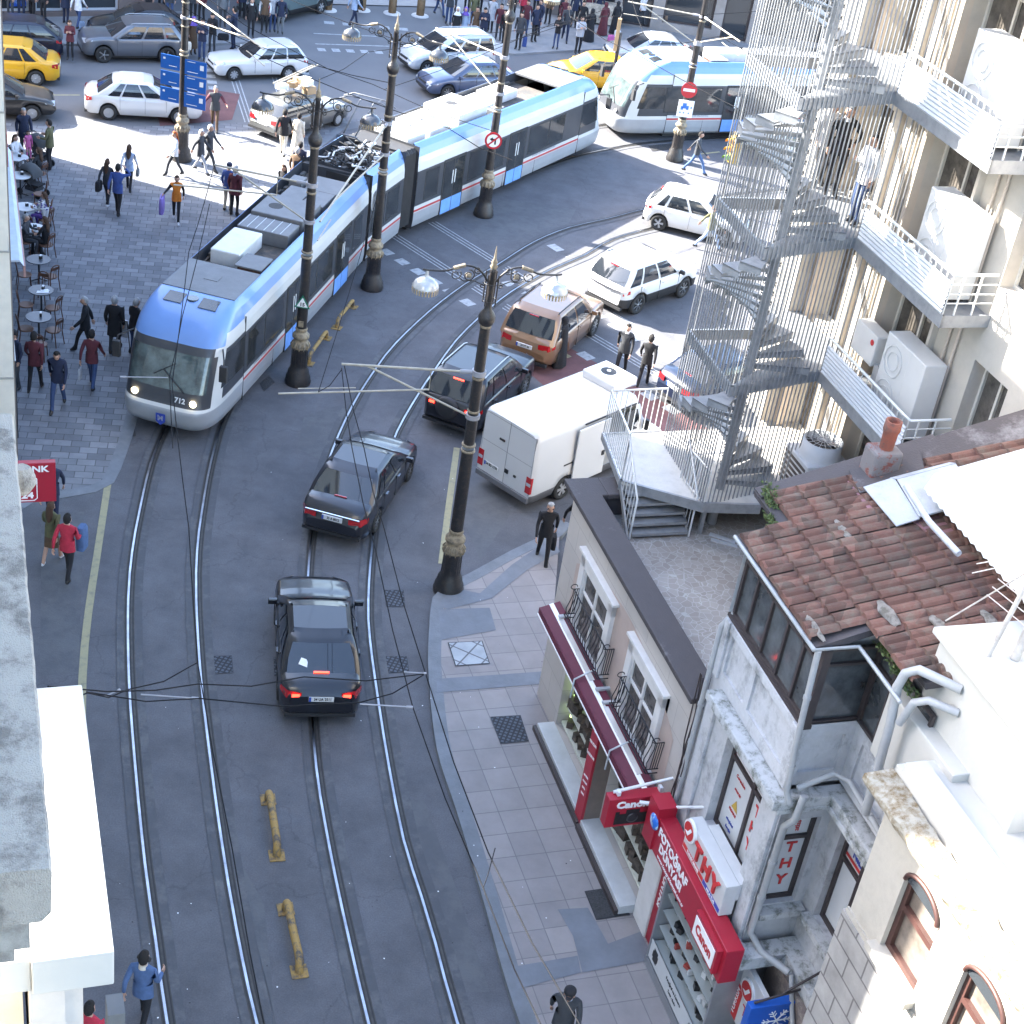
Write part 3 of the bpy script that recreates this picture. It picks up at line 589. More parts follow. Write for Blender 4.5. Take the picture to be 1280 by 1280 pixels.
# parapet and terrace
b = MB(); b.prism([(-.25, -.18), (6.75, -.18), (6.75, .42), (.42, .42), (.42, .55), (-.25, .55)], 5.5, 5.62); b.prism([(-.25, .55), (.42, .55), (.42, 5.2), (-.25, 5.2)], 5.5, 5.62)
b.box((.02, .02, 5.0), (6.6, .30, 5.5)); b.box((.02, .31, 5.0), (.30, 5.2, 5.5))
b.box((6.25, .42, 5.5), (6.75, 2.6, 5.58)); b.box((6.35, .42, 5.0), (6.6, 3, 5.5))
b.build('parapet_coping', BITUM, sb, bevel=.02)
TERR = bpy.data.materials.new('crazy_paving'); TERR.use_nodes = True; nt = TERR.node_tree; bb = nt.nodes['Principled BSDF']; bb.inputs['Roughness'].default_value = .5
tc = nt.nodes.new('ShaderNodeTexCoord'); v1 = nt.nodes.new('ShaderNodeTexVoronoi'); v1.feature = 'DISTANCE_TO_EDGE'; v1.inputs['Scale'].default_value = 6.5
v2 = nt.nodes.new('ShaderNodeTexVoronoi'); v2.inputs['Scale'].default_value = 6.5
for v in (v1, v2): nt.links.new(tc.outputs['Object'], v.inputs['Vector'])
r = nt.nodes.new('ShaderNodeMapRange'); r.inputs['From Min'].default_value = .02; r.inputs['From Max'].default_value = .05; nt.links.new(v1.outputs['Distance'], r.inputs['Value'])
hs_ = nt.nodes.new('ShaderNodeSeparateColor'); nt.links.new(v2.outputs['Color'], hs_.inputs[0])
mm = nt.nodes.new('ShaderNodeMix'); mm.data_type = 'RGBA'; mm.inputs['A'].default_value = (.24, .215, .20, 1); mm.inputs['B'].default_value = (.30, .28, .265, 1); nt.links.new(hs_.outputs[0], mm.inputs['Factor'])
m2 = nt.nodes.new('ShaderNodeMix'); m2.data_type = 'RGBA'; m2.inputs['A'].default_value = (.36, .36, .35, 1); nt.links.new(r.outputs[0], m2.inputs['Factor']); nt.links.new(mm.outputs['Result'], m2.inputs['B'])
nz = nt.nodes.new('ShaderNodeTexNoise'); nz.inputs['Scale'].default_value = .7; nz.inputs['Detail'].default_value = 8; nt.links.new(tc.outputs['Object'], nz.inputs['Vector'])
r3 = nt.nodes.new('ShaderNodeMapRange'); r3.inputs['From Min'].default_value = .35; r3.inputs['From Max'].default_value = .65; r3.inputs['To Min'].default_value = .72; r3.inputs['To Max'].default_value = 1.05; nt.links.new(nz.outputs['Fac'], r3.inputs['Value'])
s3 = nt.nodes.new('ShaderNodeVectorMath'); s3.operation = 'SCALE'; nt.links.new(m2.outputs['Result'], s3.inputs[0]); nt.links.new(r3.outputs[0], s3.inputs['Scale']); nt.links.new(s3.outputs[0], bb.inputs['Base Color'])
b = MB(); b.box((.31, .31, TF - .1), (6.5, 5.3, TF)); b.build('terrace_floor', TERR, sb)
for k, (px, py, a, l) in enumerate([(903, 673, .9, .55), (905, 679, 1.05, .55)]):
    p = at(px, py, TF); o = thing('metal_offcut', ['upper', 'lower'][k] + ' of two thin pale metal offcuts lying on the terrace', 'scrap', p, a - 1.2)
    b = MB(); b.box((-l / 2, -.05, 0), (l / 2, .05, .02)); b.box((-l / 2, -.05, .02), (l / 2, -.04, .05)); b.build('strip', mat('pale_metal', (.5, .52, .55)), o)
# ===== ticket office building (grey-white, tiled roof, glazed attic)
GW = stained('grey_white_render', (.46, .465, .485), (.20, .205, .21), 1.9, .50, .68, .85, .35, 1.6)
GW2 = stained('mossy_cornice', (.52, .53, .54), (.17, .18, .16), 4.5, .47, .62, .9, .8)
ob = rthing('office_building', 'grey white old house with ticket office windows, glazed dark attic and red tiled roof', 'building', 6.9, 0)
O = lambda s, t, z: (s - 6.9, t, z)
F = lambda a, z, d: (a - 6.9, d, z)
b = MB()
wall(b, F, 6.9, 9.85, 3.0, 6.1, [(7.85, 9.25, 3.85, 5.85)], .28)
wall(b, F, 6.9, 9.75, 6.35, 7.55, [(7.2, 8.0, 6.55, 7.3), (8.15, 9.45, 6.55, 7.3)], .05)
for hx in ((7.2, 8.0), (8.15, 9.45)): b.quad(F(hx[0], 6.55, .05), F(hx[1], 6.55, .05), F(hx[1], 7.3, .05), F(hx[0], 7.3, .05))
G2 = lambda a, z, d: (9.85 - 6.9 - d, a, z)       # return wall of the recess, running into the house
wall(b, lambda a, z, d: (9.80 - 6.9 - d, a, z), 0, .95, 3.0, 6.1, [(.22, .78, 3.85, 5.7)], .2)
wall(b, lambda a, z, d: (9.70 - 6.9 - d, a, z), .0, .95, 6.35, 7.55, [(.15, .8, 6.6, 7.3)], .05); b.quad((9.65 - 6.9, .15, 6.6), (9.65 - 6.9, .8, 6.6), (9.65 - 6.9, .8, 7.3), (9.65 - 6.9, .15, 7.3))
F3 = lambda a, z, d: (a - 6.9, .95 + d, z)
wall(b, F3, 9.8, 12.3, 3.0, 6.1, [(10.15, 11.45, 3.85, 5.7)], .22)
wall(b, F3, 9.7, 12.3, 6.35, 7.55, [(9.95, 11.2, 6.6, 7.3)], .05); b.quad(F3(9.95, 6.6, .05), F3(11.2, 6.6, .05), F3(11.2, 7.3, .05), F3(9.95, 7.3, .05))
wall(b, lambda a, z, d: (0 + d, a, z), 0, 6.5, 3.0, 9.0, [(.4, 6.2, 7.7, 8.9)], .2)     # wall over the terrace
b.quad(F(6.9, 6.1, 0), F(9.85, 6.1, 0), F(9.75, 6.35, 0), F(6.9, 6.35, 0))
b.box(O(6.92, .5, 0), O(9.7, 6.5, 3.0)); b.box(O(9.75, 1.5, 0), O(12.3, 6.5, 3.0)); b.box(O(6.95, .3, 3.02), O(9.5, 6.4, 9.05)); b.box(O(9.5, 1.2, 3.02), O(12.2, 6.4, 9.05))
b.build('wall', GW, ob)
b = MB(); co = [(7.3, -.28), (9.98, -.28), (9.98, .72), (12.3, .72), (12.3, 1.0), (9.72, 1.0), (9.72, 0), (7.3, 0)]
b.prism([(s - 6.9, t) for s, t in co], 6.12, 6.30); b.prism([(s - 6.9, t * (.96 if t > .5 else .6)) for s, t in co], 6.02, 6.12); b.build('cornice', GW2, ob, bevel=.02)
b = MB(); b.prism([(s - 6.9, t) for s, t in [(7.0, -.38), (10.25, -.38), (10.25, .62), (12.3, .62), (12.3, 1.1), (9.9, 1.1), (9.9, .0), (7.0, 0)]], 2.86, 3.12); b.build('ledge', GW2, ob, bevel=.015)
b = MB()
for s0, s1 in ((7.05, 7.35), (9.5, 9.82)): b = MB(); b.box(O(s0, -.07, 3.12), O(s1, -.001, 6.0)); b.build('pilaster', GW, ob, bevel=.015)
for a_, c_ in (((6.95, -.06, 6.36), (7.12, -.001, 7.5)), ((9.52, -.06, 6.36), (9.78, .0, 7.5)), ((7.12, -.03, 7.32), (9.52, -.001, 7.5)), ((6.9, -.05, 8.95), (9.6, 0.0, 9.1))): b = MB(); b.box(O(*a_), O(*c_)); b.build('moulding', GW, ob, bevel=.015)
# attic glazing
AF = lambda a, z, d: (a - 6.9, d, z)
ag = mat('attic_glass', (.075, .082, .088), .06, 0, .7, 1.4, spec=.9)
window(ob, AF, 6.95, 9.70, 7.55, 8.95, .10, 'attic_window', gm=ag, mull=(7.45, 8.0, 8.55, 9.1), trans=(8.62,), fw=.055)
b = MB(); b.box(O(9.62, -.01, 7.55), O(9.74, .12, 8.98)); b.box(O(6.9, -.01, 7.5), O(9.74, .14, 7.56)); b.build('corner_post', FRM, ob)
window(ob, lambda a, z, d: (9.68 - 6.9 - d, a, z), .10, .98, 7.55, 8.95, .06, 'attic_window', gm=ag, mull=(), trans=(8.65,), fw=.05)
window(ob, F3, 9.7, 11.25, 7.55, 8.95, .02, 'attic_window', gm=ag, mull=(10.2, 10.72), trans=(8.65,), fw=.055)
window(ob, lambda a, z, d: (.0 + d, a, z), .4, 6.2, 7.7, 8.9, .1, 'attic_window', gm=ag, mull=(1.2, 2.2, 3.4, 4.8), fw=.06)
# ticket office windows
def letters(par, M, col, size, body, step=None, **k): return text(body, size, M, col, parent=par, **k)
TRED = mat('sign_bright_red', (.50, .03, .03), .5); TBLU = mat('sign_blue', (.03, .06, .35), .5)
PAPER = mat('window_film', (.52, .53, .54), .35, 0, .06, 2)
def office_window(par, Fw, a0, a1, z0, z1, d, ax, mid, header=True):
    w_ = window(par, Fw, a0, a1, z0, z1, d, 'office_window', gm=PAPER, mull=(mid,), trans=(z1 - .5,), fw=.07)
    P = lambda a, z: Vector(Fw(a, z, d - .022)); X = Vector(Fw(1, 0, 0)) - Vector(Fw(0, 0, 0)); up = Vector((0, 0, 1))
    if header:
        text('NILA TUR', .20, frame3(P((a0 + a1) / 2 - .03, z1 - .25), X, up), TBLU, parent=w_, sx=.85, bold=.004)
        b = MB(); b.slab([P(a0 + .08, z1 - .42), P(a1 - .08, z1 - .42), P(a1 - .08, z1 - .36), P(a0 + .08, z1 - .36)], .003); b.build('red_line', TRED, w_)
        b = MB()
        for i in range(4): c = P(a0 + .3 + i * .2, z1 - .12); b.cbox(c, (.06, .004, .03))
        b.build('red_marks', TRED, w_)
    for i, ch in enumerate('THY'): text(ch, .30, frame3(P((mid + a1) / 2 - .02, z1 - .80 - i * .36), X, up), TRED, parent=w_, bold=.008)
    return w_, P, X, up
w1, P, X, up = office_window(ob, F, 7.85, 9.25, 3.85, 5.85, .22, None, 8.72)
text('Corendon', .10, frame3(P(8.28, 5.10), X, up), TRED, parent=w1, sx=.8); text('onurair', .10, frame3(P(8.28, 4.86), X, up), TRED, parent=w1, sx=.8)
b = MB(); b.slab([P(8.2, 4.50), P(8.42, 4.50), P(8.31, 4.70)], .003); b.build('golden_triangle', mat('gold_mark', (.5, .33, .06), .5), w1)
text('PEGASUS', .08, frame3(P(8.28, 4.42), X, up), TRED, parent=w1, sx=.8); text('atlasglobal', .08, frame3(P(8.28, 4.2), X, up), TBLU, parent=w1, sx=.8); text('BoraJet', .08, frame3(P(8.28, 4.05), X, up), TBLU, parent=w1, sx=.8)
Fs = lambda a, z, d: (9.80 - 6.9 - d, a, z)
w2 = window(ob, Fs, .22, .78, 3.85, 5.7, .16, 'office_window', gm=PAPER, trans=(5.2,), fw=.07)
Xs = Vector((0, 1, 0))
for i, ch in enumerate('THY'): text(ch, .30, frame3((9.80 - 6.9 - .136, .5, 4.95 - i * .36), Xs, up), TRED, parent=w2, bold=.008)
text('atlas', .13, frame3((9.80 - 6.9 - .136, .5, 5.42), Vector((0, 0, 1)), Vector((0, -1, 0))), TRED, parent=w2)
office_window(ob, F3, 10.15, 11.45, 3.85, 5.7, .18, None, 10.75)
b = MB(); b.box(O(7.75, -.14, 3.74), O(9.35, .0, 3.84)); b.box(O(9.8, .1, 3.70), O(10.0, .9, 3.82)); b.box(O(10.05, .78, 3.72), O(11.55, .949, 3.84)); b.build('window_sill', GW2, ob)
# ground floor: camera shop
gl = MB(); CASEM = mat('case_glass', (.35, .38, .38), .05, 0, 0, spec=.8)
b = MB(); b.box(O(7.02, -.06, 0.12), O(7.42, .3, 2.7)); b.build('red_board', SRED, ob)
text('DÜNYASI', .22, frame3(O(7.22, -.064, 1.55), (0, 0, -1), (1, 0, 0)), SWH, parent=ob, bold=.005)
b = MB(); b.box(O(7.62, -.30, .12), O(9.95, .4, .34)); b.box(O(7.62, -.30, .34), O(7.68, .4, 2.75)); b.box(O(9.9, -.3, .34), O(9.95, .4, 2.75)); b.build('showcase_frame', mat('alu_frame', (.35, .36, .38), .35, .6, .1), ob)
b = MB(); b.box(O(7.68, .30, .34), O(9.9, .36, 2.8)); b.build('showcase_back', mat('showcase_back', (.30, .33, .30), .4, 0, .5, 3), ob)
b = MB()
for z in (.75, 1.15, 1.55, 1.95, 2.35): b.box(O(7.7, -.24, z), O(9.88, .28, z + .02))
b.build('showcase_shelf', CASEM, ob)
b = MB(); random.seed(5)
for z in (.36, .77, 1.17, 1.57, 1.97, 2.37):
    x = 7.8
    while x < 9.8:
        w_ = random.uniform(.05, .13); b.cbox(O(x, random.uniform(-.15, .15), z + .06), (w_, .1, random.uniform(.06, .16)), random.choice((0, 0, 0, 1, 2)), Matrix.Rotation(random.uniform(-.5, .5), 3, 'Z')); x += w_ + random.uniform(.005, .03)
b.build('display_camera', [mat('black_goods', (.012, .012, .014), .4), PAPER, mat('red_goods', (.3, .05, .04), .5)], ob, kind='stuff')
b = MB(); b.slab([O(7.7, -.302, .40), O(9.85, -.302, .40), O(9.85, -.302, .85), O(7.7, -.302, .85)], .004); po = b.build('poster_strip', PAPER, ob)
b = MB()
for x in (7.95, 9.6): b.cbox(O(x, -.306, .63), (.16, .004, .28)); b.cbox(O(x, -.307, .63), (.22, .004, .14))
b.build('picture', MATS['black_goods'], po)
text('Fotoğraf ve Kamera', .10, frame3(O(8.8, -.306, .7), (1, 0, 0), (0, 0, 1)), mat('ink', (.05, .05, .06), .6), parent=po, sx=.8)
text('Tamir - Baskı', .08, frame3(O(8.8, -.306, .54), (1, 0, 0), (0, 0, 1)), MATS['ink'], parent=po, sx=.8)
# plinth below: recess pavement side + return shop
b = MB(); b.box(O(9.95, .55, 0), O(12.3, .9, 2.85)); b.build('ground_floor', stained('dark_shopfront', (.16, .13, .12), (.30, .26, .22), 2, .5, .6, .6, .1), ob)
# --- fascia sign of the camera shop
fs = rthing('shop_sign', 'long red photo shop fascia sign with a blue globe and white lettering', 'sign', 8.55, -.35, 2.65)
b = MB(); b.box((-1.7, -.16, 0), (1.72, .16, .74)); b.build('panel', SRED, fs, bevel=.012)
b = MB(); b.box((-1.70, -.20, .0), (-1.30, .15, .95)); b.build('end_panel', SRED, fs)
# letters lie on the front face, running along the street
Mf = lambda x, z: frame3((x, -.166, z), (1, 0, 0), (0, 0, 1))
text('FOTOĞRAF', .26, Mf(-.55, .55), SWH, parent=fs, sx=.95, bold=.008); text('DÜNYASI', .24, Mf(-.55, .30), SWH, parent=fs, sx=1., bold=.008); text('www.fotografdunyasi.com.tr', .11, Mf(-.45, .10), SWH, parent=fs, sx=.95)
b = MB(); b.lathe([(.16, 0), (.15, .02), (.10, .045), (0.001, .055)], (-1.38, -.19, .60), n=20, M=Matrix.Rotation(R(90), 3, 'X'))
b.build('globe', stained('globe_blue', (.02, .13, .5), (.45, .6, .75), 7, .5, .56, .4, 0), fs)
b = MB(); b.box((.72, -.26, .14), (1.62, -.162, .66)); cw = b.build('name_plate', SRED, fs); b = MB(); b.box((.78, -.275, .20), (1.56, -.262, .60)); b.build('white_plate', SWH, cw)
CRED = mat('logo_red', (.45, .02, .03), .4); text('Canon', .27, frame3((1.17, -.277, .41), (1, 0, 0), (0, 0, 1)), CRED, parent=cw, sx=.85, bold=.010)
# --- projecting camera sign
cs = rthing('projecting_sign', 'red projecting sign with white lettering and a black camera, hung from white pipes', 'sign', 6.55, -.55, 3.25)
b = MB(); b.box((-.11, -.66, -.56), (.11, .32, .10)); b.build('panel', SRED, cs, bevel=.01)
Mc = lambda y, z, x=.114: frame3((x, y, z), (0, 1, 0), (0, 0, 1))
text('Canon', .21, Mc(-.20, -.05), SWH, parent=cs, sx=1.1, bold=.010)
b = MB(); b.box((.112, -.50, -.50), (.118, .16, -.26)); b.box((.112, -.30, -.26), (.118, -.04, -.17)); b.box((.112, -.50, -.26), (.118, -.42, -.20)); b.build('camera_picture', mat('black_print', (.012, .012, .013), .5, 0, .5, 20), cs)
b = MB(); b.lathe([(.11, 0), (.11, .006), (.07, .008)], (.118, -.16, -.37), n=18, M=Matrix.Rotation(R(90), 3, 'Y')); b.build('lens_picture', mat('lens_print', (.03, .03, .033), .3), cs)
b = MB(); b.tube([(-.05, -.55, .14), (-.05, 1.1, .42), (.9, .62, .80)], .03); b.tube([(.14, -.1, .02), (.55, .7, .12), (1.2, .58, .22)], .035); b.tube([(.35, .2, .05), (1.22, .6, .82)], .03); b.tube([(1.22, .60, .22), (1.22, .60, .90)], .035)
for y in (-.5, .3): b.box((-.06, y, .11), (.04, y + .06, .2))
b.build('pipe_bracket', mat('white_pipe', (.62, .63, .65), .4, 0, .15, 5), cs)
# --- ticket sign box
ts = rthing('ticket_sign', 'white sign box with three large raised red letters and a red bird badge', 'sign', 8.72, -.22, 3.40)
b = MB(); b.box((-.78, -.14, 0), (.82, .10, .66)); b.build('panel', mat('sign_box_white', (.52, .525, .53), .45, 0, .06), ts, bevel=.012)
Mt2 = lambda x, z: frame3((x, -.15, z), (1, 0, 0), (0, 0, 1))
for i, ch in enumerate('THY'): text(ch, .44, Mt2(-.22 + i * .36, .36), TRED, parent=ts, bold=.012, ext=.03)
b = MB(); b.lathe([(.21, 0), (.21, .05)], (-.60, -.14, .52), n=22, M=Matrix.Rotation(R(90), 3, 'X')); bd = b.build('badge', SWH, ts)
b = MB(); b.lathe([(.17, 0), (.17, .008)], (-.60, -.195, .52), n=22, M=Matrix.Rotation(R(90), 3, 'X')); b.build('red_disc', TRED, bd)
b = MB(); b.slab([(-.72, -.206, .46), (-.62, -.206, .50), (-.55, -.206, .62), (-.49, -.206, .60), (-.55, -.206, .50), (-.60, -.206, .42)], .003); b.build('bird', SWH, bd)
b = MB(); b.slab([(-.76, -.144, .04), (.10, -.144, .04), (.10, -.144, .13), (-.76, -.144, .13)], .003); b.build('red_band', TRED, ts); b = MB(); b.slab([(.11, -.144, .04), (.8, -.144, .04), (.8, -.144, .13), (.11, -.144, .13)], .003); b.build('blue_band', TBLU, ts)
text('TURKISH AIRLINES', .075, frame3((-.33, -.148, .085), (1, 0, 0), (0, 0, 1)), SWH, parent=ts, sx=.8); text('NILA TUR', .075, frame3((.45, -.148, .085), (1, 0, 0), (0, 0, 1)), SWH, parent=ts)
b = MB(); b.box((-.55, .10, .30), (.80, .30, .66)); b.build('cable_box', mat('sign_box_white', (.6, .6, .6)), ts)
# --- lower signs at the bottom edge
s2 = rthing('ticket_sign', 'narrow white sign with red badge at the bottom edge, above the blue sign', 'sign', 10.3, .22, 1.42)
b = MB(); b.box((-.45, -.08, 0), (.55, .02, 1.25)); b.build('panel', MATS['sign_box_white'], s2, bevel=.01)
b = MB(); b.lathe([(.21, 0), (.21, .04)], (-.05, -.08, .92), n=22, M=Matrix.Rotation(R(90), 3, 'X')); bd = b.build('badge', SWH, s2)
b = MB(); b.lathe([(.17, 0), (.17, .008)], (-.05, -.125, .92), n=22, M=Matrix.Rotation(R(90), 3, 'X')); b.build('red_disc', TRED, bd); b = MB(); b.slab([(-.17, -.136, .86), (-.07, -.136, .90), (0, -.136, 1.02), (.06, -.136, 1.0), (0, -.136, .9), (-.05, -.136, .82)], .003); b.build('bird', SWH, bd)
b = MB(); b.slab([(-.45, -.084, .02), (-.18, -.084, .02), (-.18, -.084, .75), (-.45, -.084, .75)], .003); b.build('red_band', TRED, s2); text('TURKISH', .15, frame3((-.32, -.088, .38), (0, 0, 1), (-1, 0, 0)), SWH, parent=s2)
text('THY', .3, frame3((.2, -.088, .45), (1, 0, 0), (0, 0, 1)), TRED, parent=s2)
s3_ = rthing('blue_sign', 'blue projecting sign with a white snow crystal at the bottom edge', 'sign', 10.85, .45, 2.78)
b = MB(); b.box((-.08, -.68, -.75), (.08, .28, 0)); b.build('panel', mat('sign_deep_blue', (.012, .09, .42), .4, 0, .1, 3), s3_, bevel=.01)
b = MB()
for k in range(6):
    a = k * math.pi / 3; c = Vector((.084, -.15, -.38)); dv = Vector((0, math.cos(a), math.sin(a))); b.tube([c, c + dv * .26], .012, n=5)
    for q in (.12, .19): 
        for sg in (-1, 1): e = Vector((0, math.cos(a + sg * .8), math.sin(a + sg * .8))); b.tube([c + dv * q, c + dv * q + e * .08], .009, n=5)
b.build('snow_crystal', SWH, s3_); b = MB(); b.tube([(0, -.6, .03), (0, .75, .32), (0, .75, .75), (0, -.1, .18)], .022); b.build('bracket', FRM, s3_)
# --- drain pipes
PIPE = mat('pale_drainpipe', (.32, .325, .33), .45, 0, .1, 4)
def pipe(name, label, pts, r=.055, m_=PIPE):
    c = Vector(pts[0]); base = Vector((c.x, c.y, min(p[2] for p in pts))); o = thing(name, label, 'pipe', base); b = MB()
    P = [Vector(p) - base for p in pts]; b.tube(P, r, n=10); b.build('pipe', m_, o)
    for i in range(len(P) - 1):
        d = P[i + 1] - P[i]
        if d.length > .9:
            for k in range(1, int(d.length / .9) + 1):
                q = P[i] + d * (k / (int(d.length / .9) + 1)); b = MB(); b.tube([q - d.normalized() * .03, q + d.normalized() * .03], r * 1.22, n=10); b.build('coupling', m_, o)
pipe('drainpipe', 'white downpipe running from the roof corner of the glazed attic to the cornice', [rf(9.85, -.22, 9.1), rf(9.88, -.14, 7.4), rf(9.95, -.1, 6.5), rf(10.02, -.04, 6.3)], .05)
pipe('drainpipe', 'grey downpipe in the wall angle between the ticket office windows', [rf(10.1, .12, 6.5), rf(10.14, .06, 6.05), rf(9.95, .05, 5.75), rf(9.93, .05, 3.4), rf(10.15, .2, 3.15), rf(10.6, .5, 3.1)], .06)
pipe('drainpipe', 'white pipe following the cornice below the attic windows', [rf(9.98, .05, 6.55), rf(9.95, .62, 6.75), rf(10.15, .80, 6.75), rf(12.2, .80, 6.6), rf(12.3, .8, 5.6)], .05)
pipe('drainpipe', 'thin pale pipe going down from the recess ledge to the bottom edge', [rf(10.65, .52, 3.1), rf(11.6, .45, 1.8), rf(12.3, .4, .9)], .04)
pipe('drainpipe', 'thick white pipe bend standing in front of the right end of the attic', [rf(11.5, 1.0, 9.62), rf(11.0, .62, 9.6), rf(10.88, .52, 9.45), rf(10.86, .48, 9.2), rf(10.95, .50, 8.6), rf(11.05, .52, 7.0)], .07)
pipe('drainpipe', 'short white pipe branching off beside the thick pipe bend', [rf(11.6, 1.0, 9.3), rf(11.3, .70, 9.3), rf(11.15, .60, 9.15), rf(11.05, .56, 8.7)], .06)
pipe('drainpipe', 'grey downpipe and cables in the gap between the shop building and the ticket office house', [rf(6.95, .1, 7.6), rf(6.92, -.08, 7.3), rf(6.95, -.10, 3.2), rf(6.95, -.12, 2.9)], .05)
b = MB()
random.seed(4)
for k in range(5): b.tube([rf(6.78 + .04 * k + random.uniform(-.03, .03), -.10 + random.uniform(-.05, .03), z) for z in (6.2, 5.4, 4.7, 4.2, 3.6, 3.0)], .014, n=5)
tag(b.build('cable_bundle', FRM), 'bundle of black cables hanging in the gap between the two houses', 'cables')
# ------------------------------------------------------------------ tiled roof
TILE = stained('clay_tile', (.118, .055, .042), (.11, .09, .072), 3.6, .46, .66, .85, .5)
nt = TILE.node_tree; bb = nt.nodes['Principled BSDF']; src = bb.inputs['Base Color'].links[0].from_socket
tc = nt.nodes.new('ShaderNodeTexCoord'); wv = nt.nodes.new('ShaderNodeTexVoronoi'); wv.inputs['Scale'].default_value = 3.0; nt.links.new(tc.outputs['Object'], wv.inputs['Vector'])
sp = nt.nodes.new('ShaderNodeSeparateColor'); nt.links.new(wv.outputs['Color'], sp.inputs[0])
rr = nt.nodes.new('ShaderNodeMapRange'); rr.inputs['To Min'].default_value = .6; rr.inputs['To Max'].default_value = 1.3; nt.links.new(sp.outputs[0], rr.inputs['Value'])
sx_ = nt.nodes.new('ShaderNodeVectorMath'); sx_.operation = 'SCALE'; nt.links.new(src, sx_.inputs[0]); nt.links.new(rr.outputs[0], sx_.inputs['Scale']); nt.links.new(sx_.outputs[0], bb.inputs['Base Color'])
RS = .30
def rz_(t): return 9.16 + (t + .25) * RS
def tile_rows(mb, s0f, s1f, t0, t1, pitch=.40, wave=.19, seed=1):
    rnd = random.Random(seed); t = t0; row = 0
    while t < t1:
        s0, s1 = s0f(t), s1f(t); s = s0
        while s < s1 - .05:                    # one tile after the other, each a little out of line
            w_ = min(wave * 2, s1 - s); dz = rnd.uniform(-.006, .012); dt = rnd.uniform(-.018, .018); tw = rnd.uniform(-.012, .012); n = 9
            A = []; B = []; C = []
            for k in range(n):
                u = k / (n - 1); x = s + w_ * u * .985; h = .05 * abs(math.sin(math.pi * (x - s) / wave)) ** .7
                A.append(O(x, t + dt + tw * u - .02, rz_(t) + .055 + h + dz)); B.append(O(x, t + pitch + .03 + dt, rz_(t + pitch) + .018 + h + dz)); C.append(O(x, t + dt + tw * u - .02, rz_(t) + .01))
            mb.loft([C, A, B], sm=False, close=False, caps=False); s += w_
        t += pitch; row += 1
ro = ob
b = MB(); b.slab([O(6.05, .72, rz_(.72) - .02), O(11.1, .72, rz_(.72) - .02), O(12.4, 6.0, rz_(6.0) - .02), O(6.05, 6.0, rz_(6.0) - .02)], .12); b.slab([O(6.05, .4, rz_(.4) - .021), O(7.0, .4, rz_(.4) - .021), O(7.0, .719, rz_(.719) - .021), O(6.05, .719, rz_(.719) - .021)], .12)
b.slab([O(7.0, -.27, rz_(-.27) - .02), O(9.82, -.27, rz_(-.27) - .02), O(9.82, .75, rz_(.75) - .025), O(7.0, .75, rz_(.75) - .025)], .12); b.build('roof_deck', BITUM, ro)
b = MB(); tile_rows(b, lambda t: 7.05 if t < .35 else 6.25 + .14 * max(0, t - .35), lambda t: 9.75 if t < .40 else 10.95 + .6 * (t - .4), -.25, 4.6); b.build('roof', TILE, ro)
b = MB(); g_ = [(7.0, -.30), (9.86, -.30), (9.86, .42), (11.1, .42)]
b.tube([O(s, t, rz_(-.3) - .02) for s, t in g_], .035, n=6); b.build('gutter', PIPE, ro)
b = MB(); b.slab([O(6.05, .4, rz_(.4) + .03), O(6.32, .4, rz_(.4) + .03), O(6.75, 3.4, rz_(3.4) + .06), O(6.05, 3.4, rz_(3.4) + .04)], .03); b.slab([O(6.4, 1.8, rz_(1.8) + .1), O(7.0, 1.7, rz_(1.7) + .1), O(7.2, 2.7, rz_(2.7) + .1), O(6.4, 3.0, rz_(3.0) + .1)], .02); b.build('roof_felt', BITUM, ro)
ZINC = stained('zinc_sheet', (.36, .38, .42), (.24, .25, .28), 2, .5, .7, .45, .3)
b = MB(); b.slab([O(7.07, 2.25, rz_(2.25) + .20), O(8.07, 2.1, rz_(2.1) + .22), O(8.17, 3.0, rz_(3) + .25), O(7.17, 3.15, rz_(3.15) + .25)], .03)
b.slab([O(6.97, 1.75, rz_(1.75) + .17), O(8.07, 1.75, rz_(1.75) + .17), O(8.07, 2.12, rz_(2.1) + .18), O(6.97, 2.25, rz_(2.25) + .18)], .02); b.slab([O(7.07, 2.25, rz_(2.25) + .20), O(6.95, 2.2, rz_(2.2) + .16), O(7.02, 3.15, rz_(3.15) + .17), O(7.17, 3.15, rz_(3.15) + .25)], .01)
b.build('zinc_patch', ZINC, ro)
MORT = stained('old_mortar', (.27, .25, .23), (.14, .13, .11), 7, .46, .6, .95, 1.)
def lump(s, t, l, w_, h, seed):
    b = MB(); rnd = random.Random(seed); rings = []
    n = 8
    for i in range(n + 1):
        u = i / n; k = math.sin(math.pi * min(max(u, .04), .96)) ** .4
        rings.append([Vector(O(s + l * (u - .5), t + w_ * k * math.cos(a) * rnd.uniform(.7, 1.1), rz_(t) + .06 + h * k * max(0, math.sin(a)) * rnd.uniform(.7, 1.15))) for a in [math.pi * j / 6 for j in range(7)]])
    b.loft(rings, sm=False, close=False, caps=False); b.build('mortar_patch', MORT, ro)
for i, q in enumerate([(9.7, .86, .6, .13, .07), (10.2, 1.35, .4, .10, .06), (10.5, 2.0, .6, .10, .06), (9.5, -.16, .7, .06, .06), (7.7, 1.12, .6, .08, .04)]): lump(*q, 20 + i)

b = MB(); random.seed(31)
for k in range(9): s, t = random.uniform(10.2, 12.0), random.uniform(2.4, 4.3); b.cbox(O(s, t, rz_(t) + .13), (.40, .30, .025), 0, Matrix.Rotation(random.uniform(-.6, .6), 3, 'Z') @ Matrix.Rotation(.25, 3, 'X'))
b.build('loose_tile', TILE, ro)
